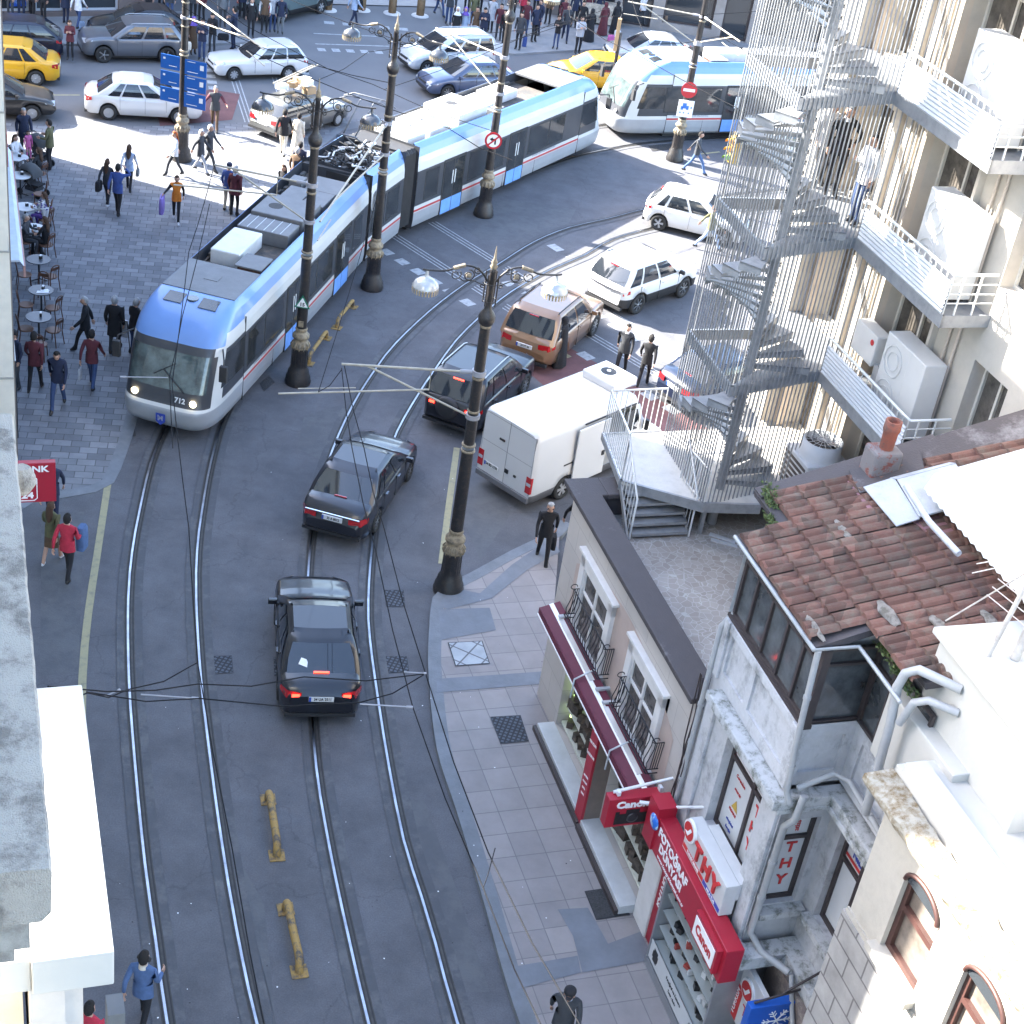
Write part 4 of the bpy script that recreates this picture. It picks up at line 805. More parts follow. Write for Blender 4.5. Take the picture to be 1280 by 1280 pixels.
# small plants on the gutters
def sprout(name, label, c, spread, n, h, seed):
    rnd = random.Random(seed); o = thing(name, label, 'plant', c); st = MB(); lf_ = MB()
    for i in range(n):
        u = rnd.uniform(0, 1); p = Vector((spread[0] * u, spread[1] * u, spread[2] * u)); d = Vector((rnd.uniform(-1, 1), rnd.uniform(-1, 1), rnd.uniform(.3, 1.3))).normalized() * h * rnd.uniform(.5, 1)
        e = p + d; st.tube([p, p + d * .6 + Vector((0, 0, .01)), e - Vector((0, 0, h * .15))], .003, n=4, caps=False)
        for q in range(6):
            c_ = p + d * rnd.uniform(.3, 1); a = Vector((rnd.uniform(-1, 1), rnd.uniform(-1, 1), rnd.uniform(-.5, 1))).normalized(); bb_ = a.orthogonal().normalized() * .35; s_ = rnd.uniform(.02, .045)
            lf_.add([c_, c_ + (a + bb_) * s_, c_ + a * s_ * 2, c_ + (a - bb_) * s_], [(0, 1, 2, 3)])
    st.build('stem', mat('stem_green', (.12, .13, .05), .8), o); lf_.build('leaves', mat('weed_green', (.055, .085, .022), .7, 0, .5, 12), o)
sprout('weed', 'tuft of green weed growing in the gutter above the right attic window', rf(10.0, .66, 9.2), (rf(11.1, .66) - rf(10.0, .66)) + Vector((0, 0, -.1)), 70, .17, 1)
sprout('weed', 'bright green weed on the roof corner at the foot of the fire escape cage', rf(6.15, .55, 9.35), (rf(6.6, .5) - rf(6.15, .55)), 70, .22, 2)
sprout('weed', 'thin weed hanging at the left edge of the tiled roof', rf(6.7, .35, 9.25), (rf(7.1, .3) - rf(6.7, .35)), 36, .15, 3)
# chimney with red pipe
ch = rthing('chimney', 'patched roof chimney with a rusty red pipe pot in front of the corrugated balcony panel', 'chimney', 6.55, 2.25, 9.75)
b = MB(); b.box((-.22, -.26, -.1), (.2, .24, .62)); b.build('stack', stained('chimney_patch', (.15, .14, .145), (.16, .05, .04), 3, .5, .56, .85, .5), ch, bevel=.05)
b = MB(); b.lathe([(.11, .58), (.12, .90), (.14, .95), (.135, 1.12), (.10, 1.12), (.09, .7)], (0, 0, 0), n=14); b.build('chimney_pot', stained('rusty_pot', (.22, .06, .035), (.10, .05, .04), 5, .45, .6, .7, .5), ch)
b = MB(); b.slab([(-.45, -.5, .02), (.9, -.6, .05), (1.2, .9, .35), (-.3, .8, .2)], .03); b.slab([(.45, -.35, .12), (1.8, -.1, .22), (2.5, 1.7, .6), (.6, 1.4, .6)], .03); b.build('roof_sheet', mat('pinkish_sheet', (.20, .10, .11), .6, 0, .25, 1.5, .2), ch)
# big white corrugated roof in the sun
mr = thing('metal_roof', 'broad sunlit white corrugated metal roof at the right edge above the clay tiles', 'roof', rf(6.9, 3, 10.5), RZR)
A_, B_ = at(1160, 594, 10.6), at(1247, 690, 10.6)
def loc_(p): q = Vector(p) - rf(6.9, 3, 10.5); return Vector((q.dot(US), q.dot(UN), q.z))
a_, b_ = loc_(A_), loc_(B_); dirv = (b_ - a_); Lr = dirv.length; dirv.normalize()
b = MB(); A1 = []; B1 = []; C1 = []
n = 96
for i in range(n + 1):
    x = -1.0 * 0 + (Lr + 2.4) * i / n; h = .02 * math.sin(i * math.pi / 2 * 1.0)
    A1.append(a_ + dirv * x + Vector((0, 0, h - .25))); B1.append(a_ + dirv * x + Vector((.0, .10, h + .02))); C1.append(a_ + dirv * x + Vector((-.7 * (i / n - .0) - .3, 6.5, h + 1.5)))
b.loft([A1, B1, C1], close=False, caps=False); b.build('sheet', mat('white_sheet', (.52, .52, .50), .5, 0, .06, .6, .1), mr)
b = MB(); b.tube([a_ + Vector((-.1, -.25, -.25)), a_ + dirv * Lr * .4 + Vector((0, -.35, -.28)), a_ + dirv * Lr * .8 + Vector((0, -.3, -.3))], .05, n=8); b.build('gutter', ZINC, mr)
b = MB(); b.box(a_ + Vector((.2, .3, -2)), a_ + Vector((.35, 6, -.1))); b.box(b_ + Vector((1.6, .3, -2)), b_ + Vector((1.75, 6, .0))); b.build('wall', mat('roof_wall', (.5, .48, .45), .8), mr)
# ===== bright house at the lower right
BRW = stained('bright_render', (.40, .375, .33), (.28, .26, .22), 1.4, .56, .78, .85, .25)
br = rthing('cream_house', 'brightly sunlit cream house with arched brown windows and a crumbling cornice at the lower right', 'building', 12.05, 0)
N_ = lambda s, t, z: (s - 12.05, t, z)
F = lambda a, z, d: (a - 12.05, d, z)
wins = [(12.85, 13.75, 6.35, 7.65), (14.4, 15.35, 6.35, 7.65), (16.0, 17.0, 6.35, 7.65)]
b = MB(); wall(b, F, 12.05, 20, 3.2, 8.25, wins, .22); b.quad(N_(12.05, 0, 3.2), N_(12.05, 0, 8.25), N_(12.05, 7, 8.25), N_(12.05, 7, 3.2)); b.box(N_(12.1, .4, 3.2), N_(20, 7, 8.25))
b.build('wall', BRW, br)
b = MB(); wall(b, F, 11.95, 20, 0, 6.0, [], .1); b.o = Vector((0, .05, 0)); b = MB(); b.box(N_(11.95, -.05, 0), N_(20, .3, 6.1)); b.quad(N_(11.95, .3, 0), N_(11.95, .3, 6.1), N_(11.95, 5, 6.1), N_(11.95, 5, 0))
BLK = tiles('grey_ashlar', (.30, .29, .28), (.35, .34, .33), (.15, .14, .14), .75, .40, .5, .018, 0, 0, .3, .9, .5)
for n_ in BLK.node_tree.nodes:
    if n_.type == 'MAPPING': n_.inputs['Rotation'].default_value = (R(90), 0, 0)
b.build('stone_base', BLK, br)
for a0, a1, z0, z1 in wins:      # arch heads and brown casements
    b = MB(); n = 12; mid = (a0 + a1) / 2; r_ = (a1 - a0) / 2
    for i in range(n):
        t0_, t1_ = math.pi * i / n, math.pi * (i + 1) / n
        P = [N_(mid + r_ * math.cos(t0_), -.003, z1 + .0 + r_ * .62 * math.sin(t0_)), N_(mid + r_ * math.cos(t1_), -.003, z1 + r_ * .62 * math.sin(t1_)), N_(mid + r_ * math.cos(t1_), -.003, z1), N_(mid + r_ * math.cos(t0_), -.003, z1)]
        b.add(P, [(0, 1, 2, 3)])
    b.build('arch_glass', GLASS, br)
BRN = mat('red_brown_wood', (.055, .024, .020), .5, 0, .15, 4)
for a0, a1, z0, z1 in wins:
    w_ = window(br, F, a0, a1, z0, z1, .16, 'arched_window', fm=BRN, gm=mat('warm_reflection', (.16, .135, .115), .15, 0, .5, 1.5, spec=.7), trans=(7.15,), fw=.09, th=.08)
    n = 12; mid = (a0 + a1) / 2; r_ = (a1 - a0) / 2; q = MB(); q.tube([N_(mid + (r_ - .03) * math.cos(math.pi * i / n), -.02, z1 + (r_ * .62 - .03) * math.sin(math.pi * i / n)) for i in range(n + 1)], .035, n=6); q.build('arch_frame', BRN, w_)
b = MB()
for a0, a1, z0, z1 in wins: b.box(N_(a0 - .1, -.16, z0 - .12), N_(a1 + .1, .0, z0))
b.box(N_(12.0, -.03, 6.1), N_(20, -.001, 6.2)); b.build('window_sill', BRW, br)
b = MB(); b.lathe([(.30, 0), (.30, .05), (.22, .07), (.2, .03), (.12, .05), (.05, .09), (.001, .09)], N_(13.6, -.05, 5.1), n=20, M=Matrix.Rotation(R(90), 3, 'X')); b.build('roundel', BLK, br)
# crumbling cornice made of irregular sections
MOSS = stained('mossy_stone', (.50, .46, .38), (.22, .15, .07), 7, .42, .62, .95, 1.)
b = MB(); rnd = random.Random(8); rings = []
i = 0; s = 11.72
while s < 18:
    e = rnd.uniform(-.04, .03); rings.append([Vector(N_(s, -.02, 8.2)), Vector(N_(s, -.20 + e * .4, 8.28)), Vector(N_(s, -.26 + e, 8.40)), Vector(N_(s, -.25 + e, 8.46 + rnd.uniform(-.02, .03))), Vector(N_(s, -.05, 8.52 + rnd.uniform(-.02, .03))), Vector(N_(s, .14 + rnd.uniform(-.05, .05), 8.52 + rnd.uniform(0, .03))), Vector(N_(s, .16, 8.4))]); s += .12
b.loft(rings, sm=False); b.build('cornice', MOSS, br)
b = MB(); b.box(N_(11.75, .17, 8.3), N_(20, 3.2, 8.62)); b.box(N_(11.9, .17, 8.62), N_(20, .5, 8.78)); b.build('flat_roof', WHT, br)
b = MB(); b.box(N_(13.4, 2.0, 8.62), N_(20, 2.2, 9.8)); b.build('roof_wall', mat('beige_wall', (.50, .42, .33), .85, 0, .1), br)
b = MB(); b.box(N_(10.75, 1.0, 8.0), N_(13.2, 4.6, 9.95)); b.box(N_(10.65, .9, 9.95), N_(13.3, 4.7, 10.05)); b.box(N_(10.4, .75, 7.6), N_(12.2, 1.1, 8.75)); b.build('roof_cabin', mat('white_cabin', (.46, .45, .42), .8, 0, .06, 1.5, .15), br, bevel=.02)
dish = rthing('satellite_dish', 'white satellite dish on the sunlit roof cabin at the right edge', 'dish', 12.7, 2.2, 10.05)
b = MB(); prof = [(.001, 0), (.15, .02), (.30, .07), (.40, .14), (.41, .15), (.30, .085), (.15, .035), (.001, .015)]
Md = Matrix.Rotation(RZR * 0 + .2, 3, 'Z') @ Matrix.Rotation(R(-40), 3, 'Y'); b.lathe(prof, (0, 0, .55), n=24, M=Md); b.build('reflector', mat('dish_white', (.6, .59, .56), .5), dish)
b = MB(); b.tube([(0, 0, 0), (0, 0, .5)], .03); b.tube([(0, 0, .2), Md @ Vector((0, 0, .45)) + Vector((0, 0, .55))], .012); b.build('mast', PIPE, dish)
ant = rthing('tv_antenna', 'old rake shaped television antenna on a leaning pole above the white roof cabin', 'antenna', 11.35, 1.35, 10.05)
b = MB(); b.tube([(0, 0, 0), (-.15, .45, 2.0)], .035); b.tube([(.1, .35, 0), (-.05, .65, 1.5)], [.07, .06]); b.tube([(-.8, -.2, .0), (-.1, .35, 1.4)], .012); b.build('pole', mat('bleached_wood', (.42, .38, .34), .8, 0, .3, 5), ant)
b = MB()
p0, p1 = Vector((-.05, .15, .65)), Vector((-.12, .40, 1.75)); 
for k in range(9):
    c = p0.lerp(p1, k / 8); b.tube([c + Vector((-.42 + .02 * k, -.12, .02)), c + Vector((.42 - .02 * k, .12, -.02))], .008, n=5)
b.tube([(-.6, -.2, 1.1), (-.12, .4, 1.6)], .008, n=5); b.tube([(-.6, -.22, .95), (-.12, .4, 1.5)], .008, n=5); b.build('rods', mat('pale_rod', (.5, .45, .42), .5), ant)
# clay ridge pieces near it
b = MB()
for k in range(6):
    for j in range(3): b.cbox(O(9.15 + k * .19, 2.75 + j * .34 , 10.16 + .02 * (k % 2) + j * .1), (.17, .36, .05), 0, Matrix.Rotation(.28, 3, 'X'))
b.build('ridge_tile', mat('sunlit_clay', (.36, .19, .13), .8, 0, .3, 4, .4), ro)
# ===== tall building with the fire escape
FBW = stained('ivory_render', (.47, .425, .365), (.37, .33, .275), .9, .52, .8, .8, .12); FIN = mat('beige_fin', (.52, .44, .36), .8, 0, .1, 1.5, .1)
fb = rthing('apartment_building', 'tall ivory building on the right with balconies, window air conditioners and the fire escape', 'building', 0, 5.35)
F = lambda a, z, d: (a, d, z)
LV_ = [5.9, 8.55, 11.4, 14.2, 17.0]
holes = []
for z in LV_:
    for a0, a1, lo, hi in ((.9, 2.6, .05, 2.1), (-1.65, -.45, .05, 2.0), (4.0, 5.1, .55, 2.0), (6.2, 7.4, .55, 2.0), (8.4, 9.6, .55, 2.0), ): holes.append((a0, a1, z + lo, z + hi))
b = MB(); wall(b, F, -2.75, 16, 0, 19.8, holes, .38); b.quad((-2.75, 0, 0), (-2.75, 0, 19.8), (-2.75, 9, 19.8), (-2.75, 9, 0)); b.quad((16, 0, 0), (16, 9, 0), (16, 9, 19.8), (16, 0, 19.8)); b.quad((-2.75, 9, 0), (16, 9, 0), (16, 9, 19.8), (-2.75, 9, 19.8)); b.build('wall', FBW, fb)
b = MB(); b.box((-2.75, 0, 19.8), (16, 9, 20)); b.build('roof', ROOFM, fb)
AGL = mat('curtain_glass', (.085, .075, .065), .10, 0, .6, 3.5, spec=.7)
IVF = mat('ivory_frame', (.55, .52, .46), .5, 0, .08)
for h in holes: window(fb, F, *h, .34, fm=IVF, gm=AGL, mull=((h[0] + h[1]) / 2,), fw=.06)
b = MB()
for s0, s1, t in ((.05, .20, -.10), (.28, .34, -.10), (.42, .48, -.10), (.56, .62, -.10), (.70, .84, -.12), (-2.75, -1.85, -.45), (-.35, -.2, -.12), (2.66, 2.74, -.14)): b.box((s0, t, 5.9), (s1, -.0, 19.6))
b.build('fin', FBW, fb)
b = MB()
for s in (-1.85, -1.70, .86): b.box((s, -.18, 5.9), (s + .04, -.0, 19.6))
b.build('beige_strip', FIN, fb)
b = MB(); 
for s in (3.15, 3.42): b.tube([(s, -.06, 5), (s, -.06, 19.5)], .03, n=6)
b.build('wall_pipe', FIN, fb)
GALV = stained('galvanised_steel', (.30, .31, .325), (.21, .22, .235), 5, .45, .65, .42, .15); GALV.node_tree.nodes['Principled BSDF'].inputs['Metallic'].default_value = .35
WPNL = mat('corrugated_white', (.48, .50, .53), .4, 0, .06, 2)
for li, z in enumerate(LV_[1:]):
    nm = ['lowest', 'second', 'third', 'topmost'][li]
    bo = rthing('balcony', ['lowest balcony with bluish corrugated panel beside the chimney pot', 'sunlit balcony with white corrugated panel one floor above the chimney', 'sunlit balcony with white corrugated panel at the upper right', 'balcony at the very top right edge'][li], 'balcony', .75, 5.35, z, 'balconies of the tall building')
    b = MB(); b.box((0, -.97, -.12), (3.28, 0, -.02)); b.box((0, -.98, -.20), (3.30, -.93, .03)); b.box((3.25, -.97, -.2), (3.30, 0, .03)); b.build('floor', GALV, bo)
    b = MB(); A1 = []; B1 = []; n = 8
    for i in range(2 * n + 1):
        zz = .03 + .62 * i / (2 * n); y = -.985 - (.022 if i % 2 else 0); A1.append(Vector((.1, y, zz))); B1.append(Vector((3.26, y, zz)))
    b.loft([B1, A1], sm=False, close=False, caps=False); b.build('corrugated_panel', WPNL, bo)
    b = MB(); b.tube([(.05, -.96, .78), (3.1, -.96, .78), (3.27, -.94, .78), (3.27, -.1, .78)], .028); 
    for y in (.25, .42, .6): b.tube([(3.27, -.95, y), (3.27, -.05, y)], .014, n=6)
    for y in (-.75, -.4): b.tube([(3.27, y, 0), (3.27, y, .78)], .02, n=6)
    n = 16
    for i in range(n + 1): x = .05 + 3.2 * i / n; b.tube([(x, -.955, 0), (x, -.955, .78)], .012, n=5)
    b.build('railing', mat('railing_white', (.62, .62, .60), .4, .1, .05), bo)
    if li < 3:
        acl = ['tall white air conditioner on the lowest balcony behind the bluish panel', 'tall white air conditioner on the middle balcony', 'tall white air conditioner on the upper right balcony below the dark window'][li]
        ac = rthing('air_conditioner', acl, 'air conditioner', 2.82, 4.95, z, 'large condensers on the balconies')
        b = MB(); b.box((-.68, -.22, .08), (.72, .24, 1.62)); b.build('housing', mat('ac_white', (.56, .55, .53), .45, 0, .04, 2), ac, bevel=.02)
        b = MB()
        for cz in (.48, 1.18):
            for r_ in (.18, .30): b.tube([(-.28 + r_ * math.cos(a), -.235, cz + r_ * math.sin(a)) for a in [2 * math.pi * q / 20 for q in range(21)]], .008, n=4, caps=False)
        b.box((.18, -.224, .08), (.19, -.221, 1.62)); b.build('fan_grille', mat('ac_grey', (.6, .59, .57), .5), ac)
        b = MB(); b.box((-.6, -.18, 0), (-.5, .2, .08)); b.box((.5, -.18, 0), (.6, .2, .08)); b.build('foot', FRM, ac)
sac = rthing('air_conditioner', 'small white wall air conditioner with a round red badge behind the balcony bars', 'air conditioner', 1.35, 4.95, 9.2)
b = MB(); b.box((-.42, -.16, 0), (.42, .16, .62)); b.build('housing', MATS['ac_white'], sac, bevel=.02); b = MB(); b.lathe([(.06, 0), (.06, .01)], (.28, -.16, .45), n=12, M=Matrix.Rotation(R(90), 3, 'X')); b.build('badge', TRED, sac); b = MB(); b.box((.46, -.1, -.3), (.62, .05, .1)); b.build('pipe_box', PIPE, sac)
cc = at(1030, 549, 7.15); big = thing('air_conditioner', 'large grey condenser with a round fan drum on top beside the tiled roof', 'air conditioner', (cc.x, cc.y, 5.92), RZR)
b = MB(); b.box((-.52, -.50, 0), (.48, .50, .86)); b.build('housing', mat('unit_grey', (.45, .46, .48), .5, 0, .06), big, bevel=.02)
b = MB(); b.lathe([(.44, .86), (.41, .96), (.41, 1.22), (.385, 1.22), (.385, .98)], n=28); b.build('fan_drum', MATS['unit_grey'], big)
b = MB()
for k in range(9): a = math.pi * k / 9; b.tube([(-.39 * math.cos(a), -.39 * math.sin(a), 1.22), (.39 * math.cos(a), .39 * math.sin(a), 1.22)], .006, n=4)
for r_ in (.13, .26, .39): b.tube([(r_ * math.cos(q * math.pi / 12), r_ * math.sin(q * math.pi / 12), 1.22) for q in range(25)], .006, n=4, caps=False)
b.build('fan_guard', MATS['pale_metal'], big)
b = MB()
for k in range(5): a = 2 * math.pi * k / 5; b.slab([(0.03, 0, 1.10), (.36 * math.cos(a), .36 * math.sin(a), 1.13), (.36 * math.cos(a + .8), .36 * math.sin(a + .8), 1.06), (0, .03, 1.08)], .01)
b.lathe([(.385, .97), (.385, .98)], n=20); b.build('fan_blades', FRM, big)
b = MB()
for k in range(8): b.box((-.525, -.44 + .11 * k, .08), (-.52, -.36 + .11 * k, .8))
for k in range(6): b.box((-.50 + .0, -.505, .1 + .12 * k), (.42, -.50, .17 + .12 * k))
b.build('grille', FRM, big)
# ===== fire escape
fe = rthing('fire_escape', 'galvanised steel spiral fire escape tower in a cage of vertical bars', 'staircase', .75, 2.82, 5.9)
E_ = lambda s, t, z: Vector((s - .75, t - 2.82, z - 5.9))
Lp, Fp, Rp, Bp = (-1.04, 2.29), (1.31, 2.23), (.75, 4.38), (-1.04, 4.38)
b = MB(); b.tube([E_(.75, 2.82, 5.05), E_(.75, 2.82, 20.3)], .10, n=16)
for z in [5.9 + .2 * i for i in range(72)]: b.tube([E_(.75, 2.82, z - .05), E_(.75, 2.82, z - .01)], .128, n=12, caps=False)
b.build('column', GALV, fe)
for i in range(4):
    z0, z1 = LV_[i], LV_[i + 1]; n = 14; a0, a1 = R(80), R(318)
    for k in range(n - 1):
        z = z0 + (z1 - z0) * (k + 1) / n; a = a0 + (a1 - a0) * k / (n - 1); c = a0 + (a1 - a0) * (k + 1.12) / (n - 1); r_ = 1.22
        P = [Vector((.09 * math.cos(a), .09 * math.sin(a), z - 5.9)), Vector((r_ * math.cos(a), r_ * math.sin(a), z - 5.9)), Vector((r_ * math.cos(c), r_ * math.sin(c), z - 5.9)), Vector((.09 * math.cos(c), .09 * math.sin(c), z - 5.9))]
        b = MB(); b.slab(P, .035)
        dn = Vector((0, 0, -.17)); b.add([P[0], P[1], P[1] + dn, P[0] + dn * .6], [(0, 1, 2, 3)]); b.add([P[1], P[2], P[2] + dn * .8, P[1] + dn], [(0, 1, 2, 3)]); b.build('tread', GALV, fe)
for z in LV_:
    b = MB()
    if z > 6: b.slab([E_(*Fp, z), E_(*Rp, z), E_(.75, 5.2, z), E_(-2.2, 5.2, z), E_(-2.2, 4.38, z), E_(.2, 4.38, z), E_(.75, 2.95, z), E_(.9, 2.75, z)], .04)
    else: b.slab([E_(1.31, 2.23, z), E_(1.46, 3.4, z), E_(1.46, 5.33, z), E_(-1.6, 5.33, z), E_(-1.47, 1.05, z), E_(.40, .79, z), E_(.46, 2.12, z), E_(1.31, 2.23, z - .0)][:7] if False else [E_(1.31, 2.23, z), E_(1.46, 3.4, z), E_(1.46, 5.33, z), E_(-1.6, 5.33, z), E_(-1.47, 1.05, z), E_(.40, .79, z)], .05)
    b.build('platform', GALV if z > 6 else stained('deck_plate', (.5, .48, .45), (.36, .34, .31), 2, .5, .7, .7, .3), fe)
def beam(p, q, z, h=.22, w_=.06):
    a, c = E_(*p, z), E_(*q, z); d = (c - a); L = d.length; d.normalize(); rot = Matrix((d, Vector((-d.y, d.x, 0)), Vector((0, 0, 1)))).transposed()
    m_ = MB(); m_.cbox((a + c) / 2 - Vector((0, 0, h / 2 - .03)), (L + w_, w_, h), 0, rot); m_.build('beam', GALV, fe)
for z in LV_[1:]: beam(Lp, Fp, z); beam(Fp, Rp, z); beam(Lp, Bp, z); beam((-2.2, 4.38), (.0, 4.38), z, .16)
beam((.36, .79), (1.31, 2.23), 5.9); beam((1.31, 2.23), (1.46, 3.4), 5.9); beam((-1.47, 1.05), (.36, .79), 5.9, .16)
m_ = MB(); cnt = 0
def bars(p, q, z0, z1, sp=.112, r_=.011, name='cage_bar', top=False):
    a, c = Vector(p), Vector(q); n = max(1, round((c - a).length / sp)); out = []
    for i in range(n + 1):
        x = a.lerp(c, i / n); out.append((x.x, x.y))
    for x, y in out:
        k = MB(); k.tube([E_(x, y, z0), E_(x, y, z1)], r_, n=6); k.build(name, GALV, fe)
    return out
bars((-1.04, 2.25), (1.31, 2.19), 5.75, 20.2, .108, .015); bars((1.34, 2.30), (.79, 4.38), 5.75, 20.2, .108, .015); bars((-1.08, 2.42), (-1.08, 4.3), 5.75, 20.2, .12, .015); bars((.80, 4.48), (.80, 5.25), 5.75, 20.2, .128, .015); bars((-1.15, 4.4), (-2.2, 4.4), 5.75, 20.2, .15, .015)
k = MB()
for z in (9.9, 12.7, 15.5):
    pass
# rails of the lower platform
def railing(P, z, h=1.05, sp=.125, name='railing'):
    k = MB()
    for i in range(len(P) - 1):
        a, c = Vector((*P[i], 0)), Vector((*P[i + 1], 0)); n = max(1, round((c - a).length / sp))
        for j in range(n + 1): x = a.lerp(c, j / n); k.tube([E_(x.x, x.y, z), E_(x.x, x.y, z + h)], .011, n=5)
    k.tube([E_(*p, z + h) for p in P], .022); k.tube([E_(*p, z + .02) for p in P], .018); k.build(name, mat('railing_pale', (.60, .61, .62), .35, .2, .05), fe)
railing([(.30, .82), (-1.47, 1.05), (-1.52, 2.35)], 5.9); railing([(.52, 2.15), (1.31, 2.23)], 5.9, .75)
st = rthing('steel_steps', 'five open galvanised steel steps with handrails leading down onto the terrace', 'steps', .42, 1.45, 5.05)
SL = lambda s, t, z: (s - .42, t - 1.45, z - 5.05)
for i in range(5):
    k = MB(); z = 5.9 - .145 * (i + 1); s0 = .40 + .145 * i; k.box(SL(s0, .86, z - .03), SL(s0 + .24, 2.08, z)); k.box(SL(s0 + .235, .86, z - .06), SL(s0 + .245, 2.08, z)); k.build('tread', GALV, st)
for t in (.82, 2.12):
    k = MB(); k.slab([SL(.34, t, 5.9), SL(1.18, t, 5.05), SL(1.06, t, 5.05), SL(.22, t, 5.86)], .04); k.build('stringer', GALV, st)
    k = MB(); k.tube([SL(.32, t, 5.9), SL(.32, t, 6.85), SL(1.2, t, 6.0), SL(1.2, t, 5.05)], .022)
    for j in range(1, 6): u = j / 6; k.tube([SL(.32 + .88 * u, t, 5.9 - .85 * u), SL(.32 + .88 * u, t, 6.85 - .85 * u)], .010, n=5)
    k.build('handrail', MATS['railing_pale'], st)
for s, t, zb in ((.12, .98, 5.6), (1.1, 2.4, 5.0), (-1.3, 4.6, 0)):
    k = MB(); k.box(E_(s - .04, t - .04, zb), E_(s + .04, t + .04, 5.85)); k.build('support_post', GALV, fe)
def xf(mb, M): mb.v = [tuple(M @ Vector(v)) for v in mb.v]; return mb
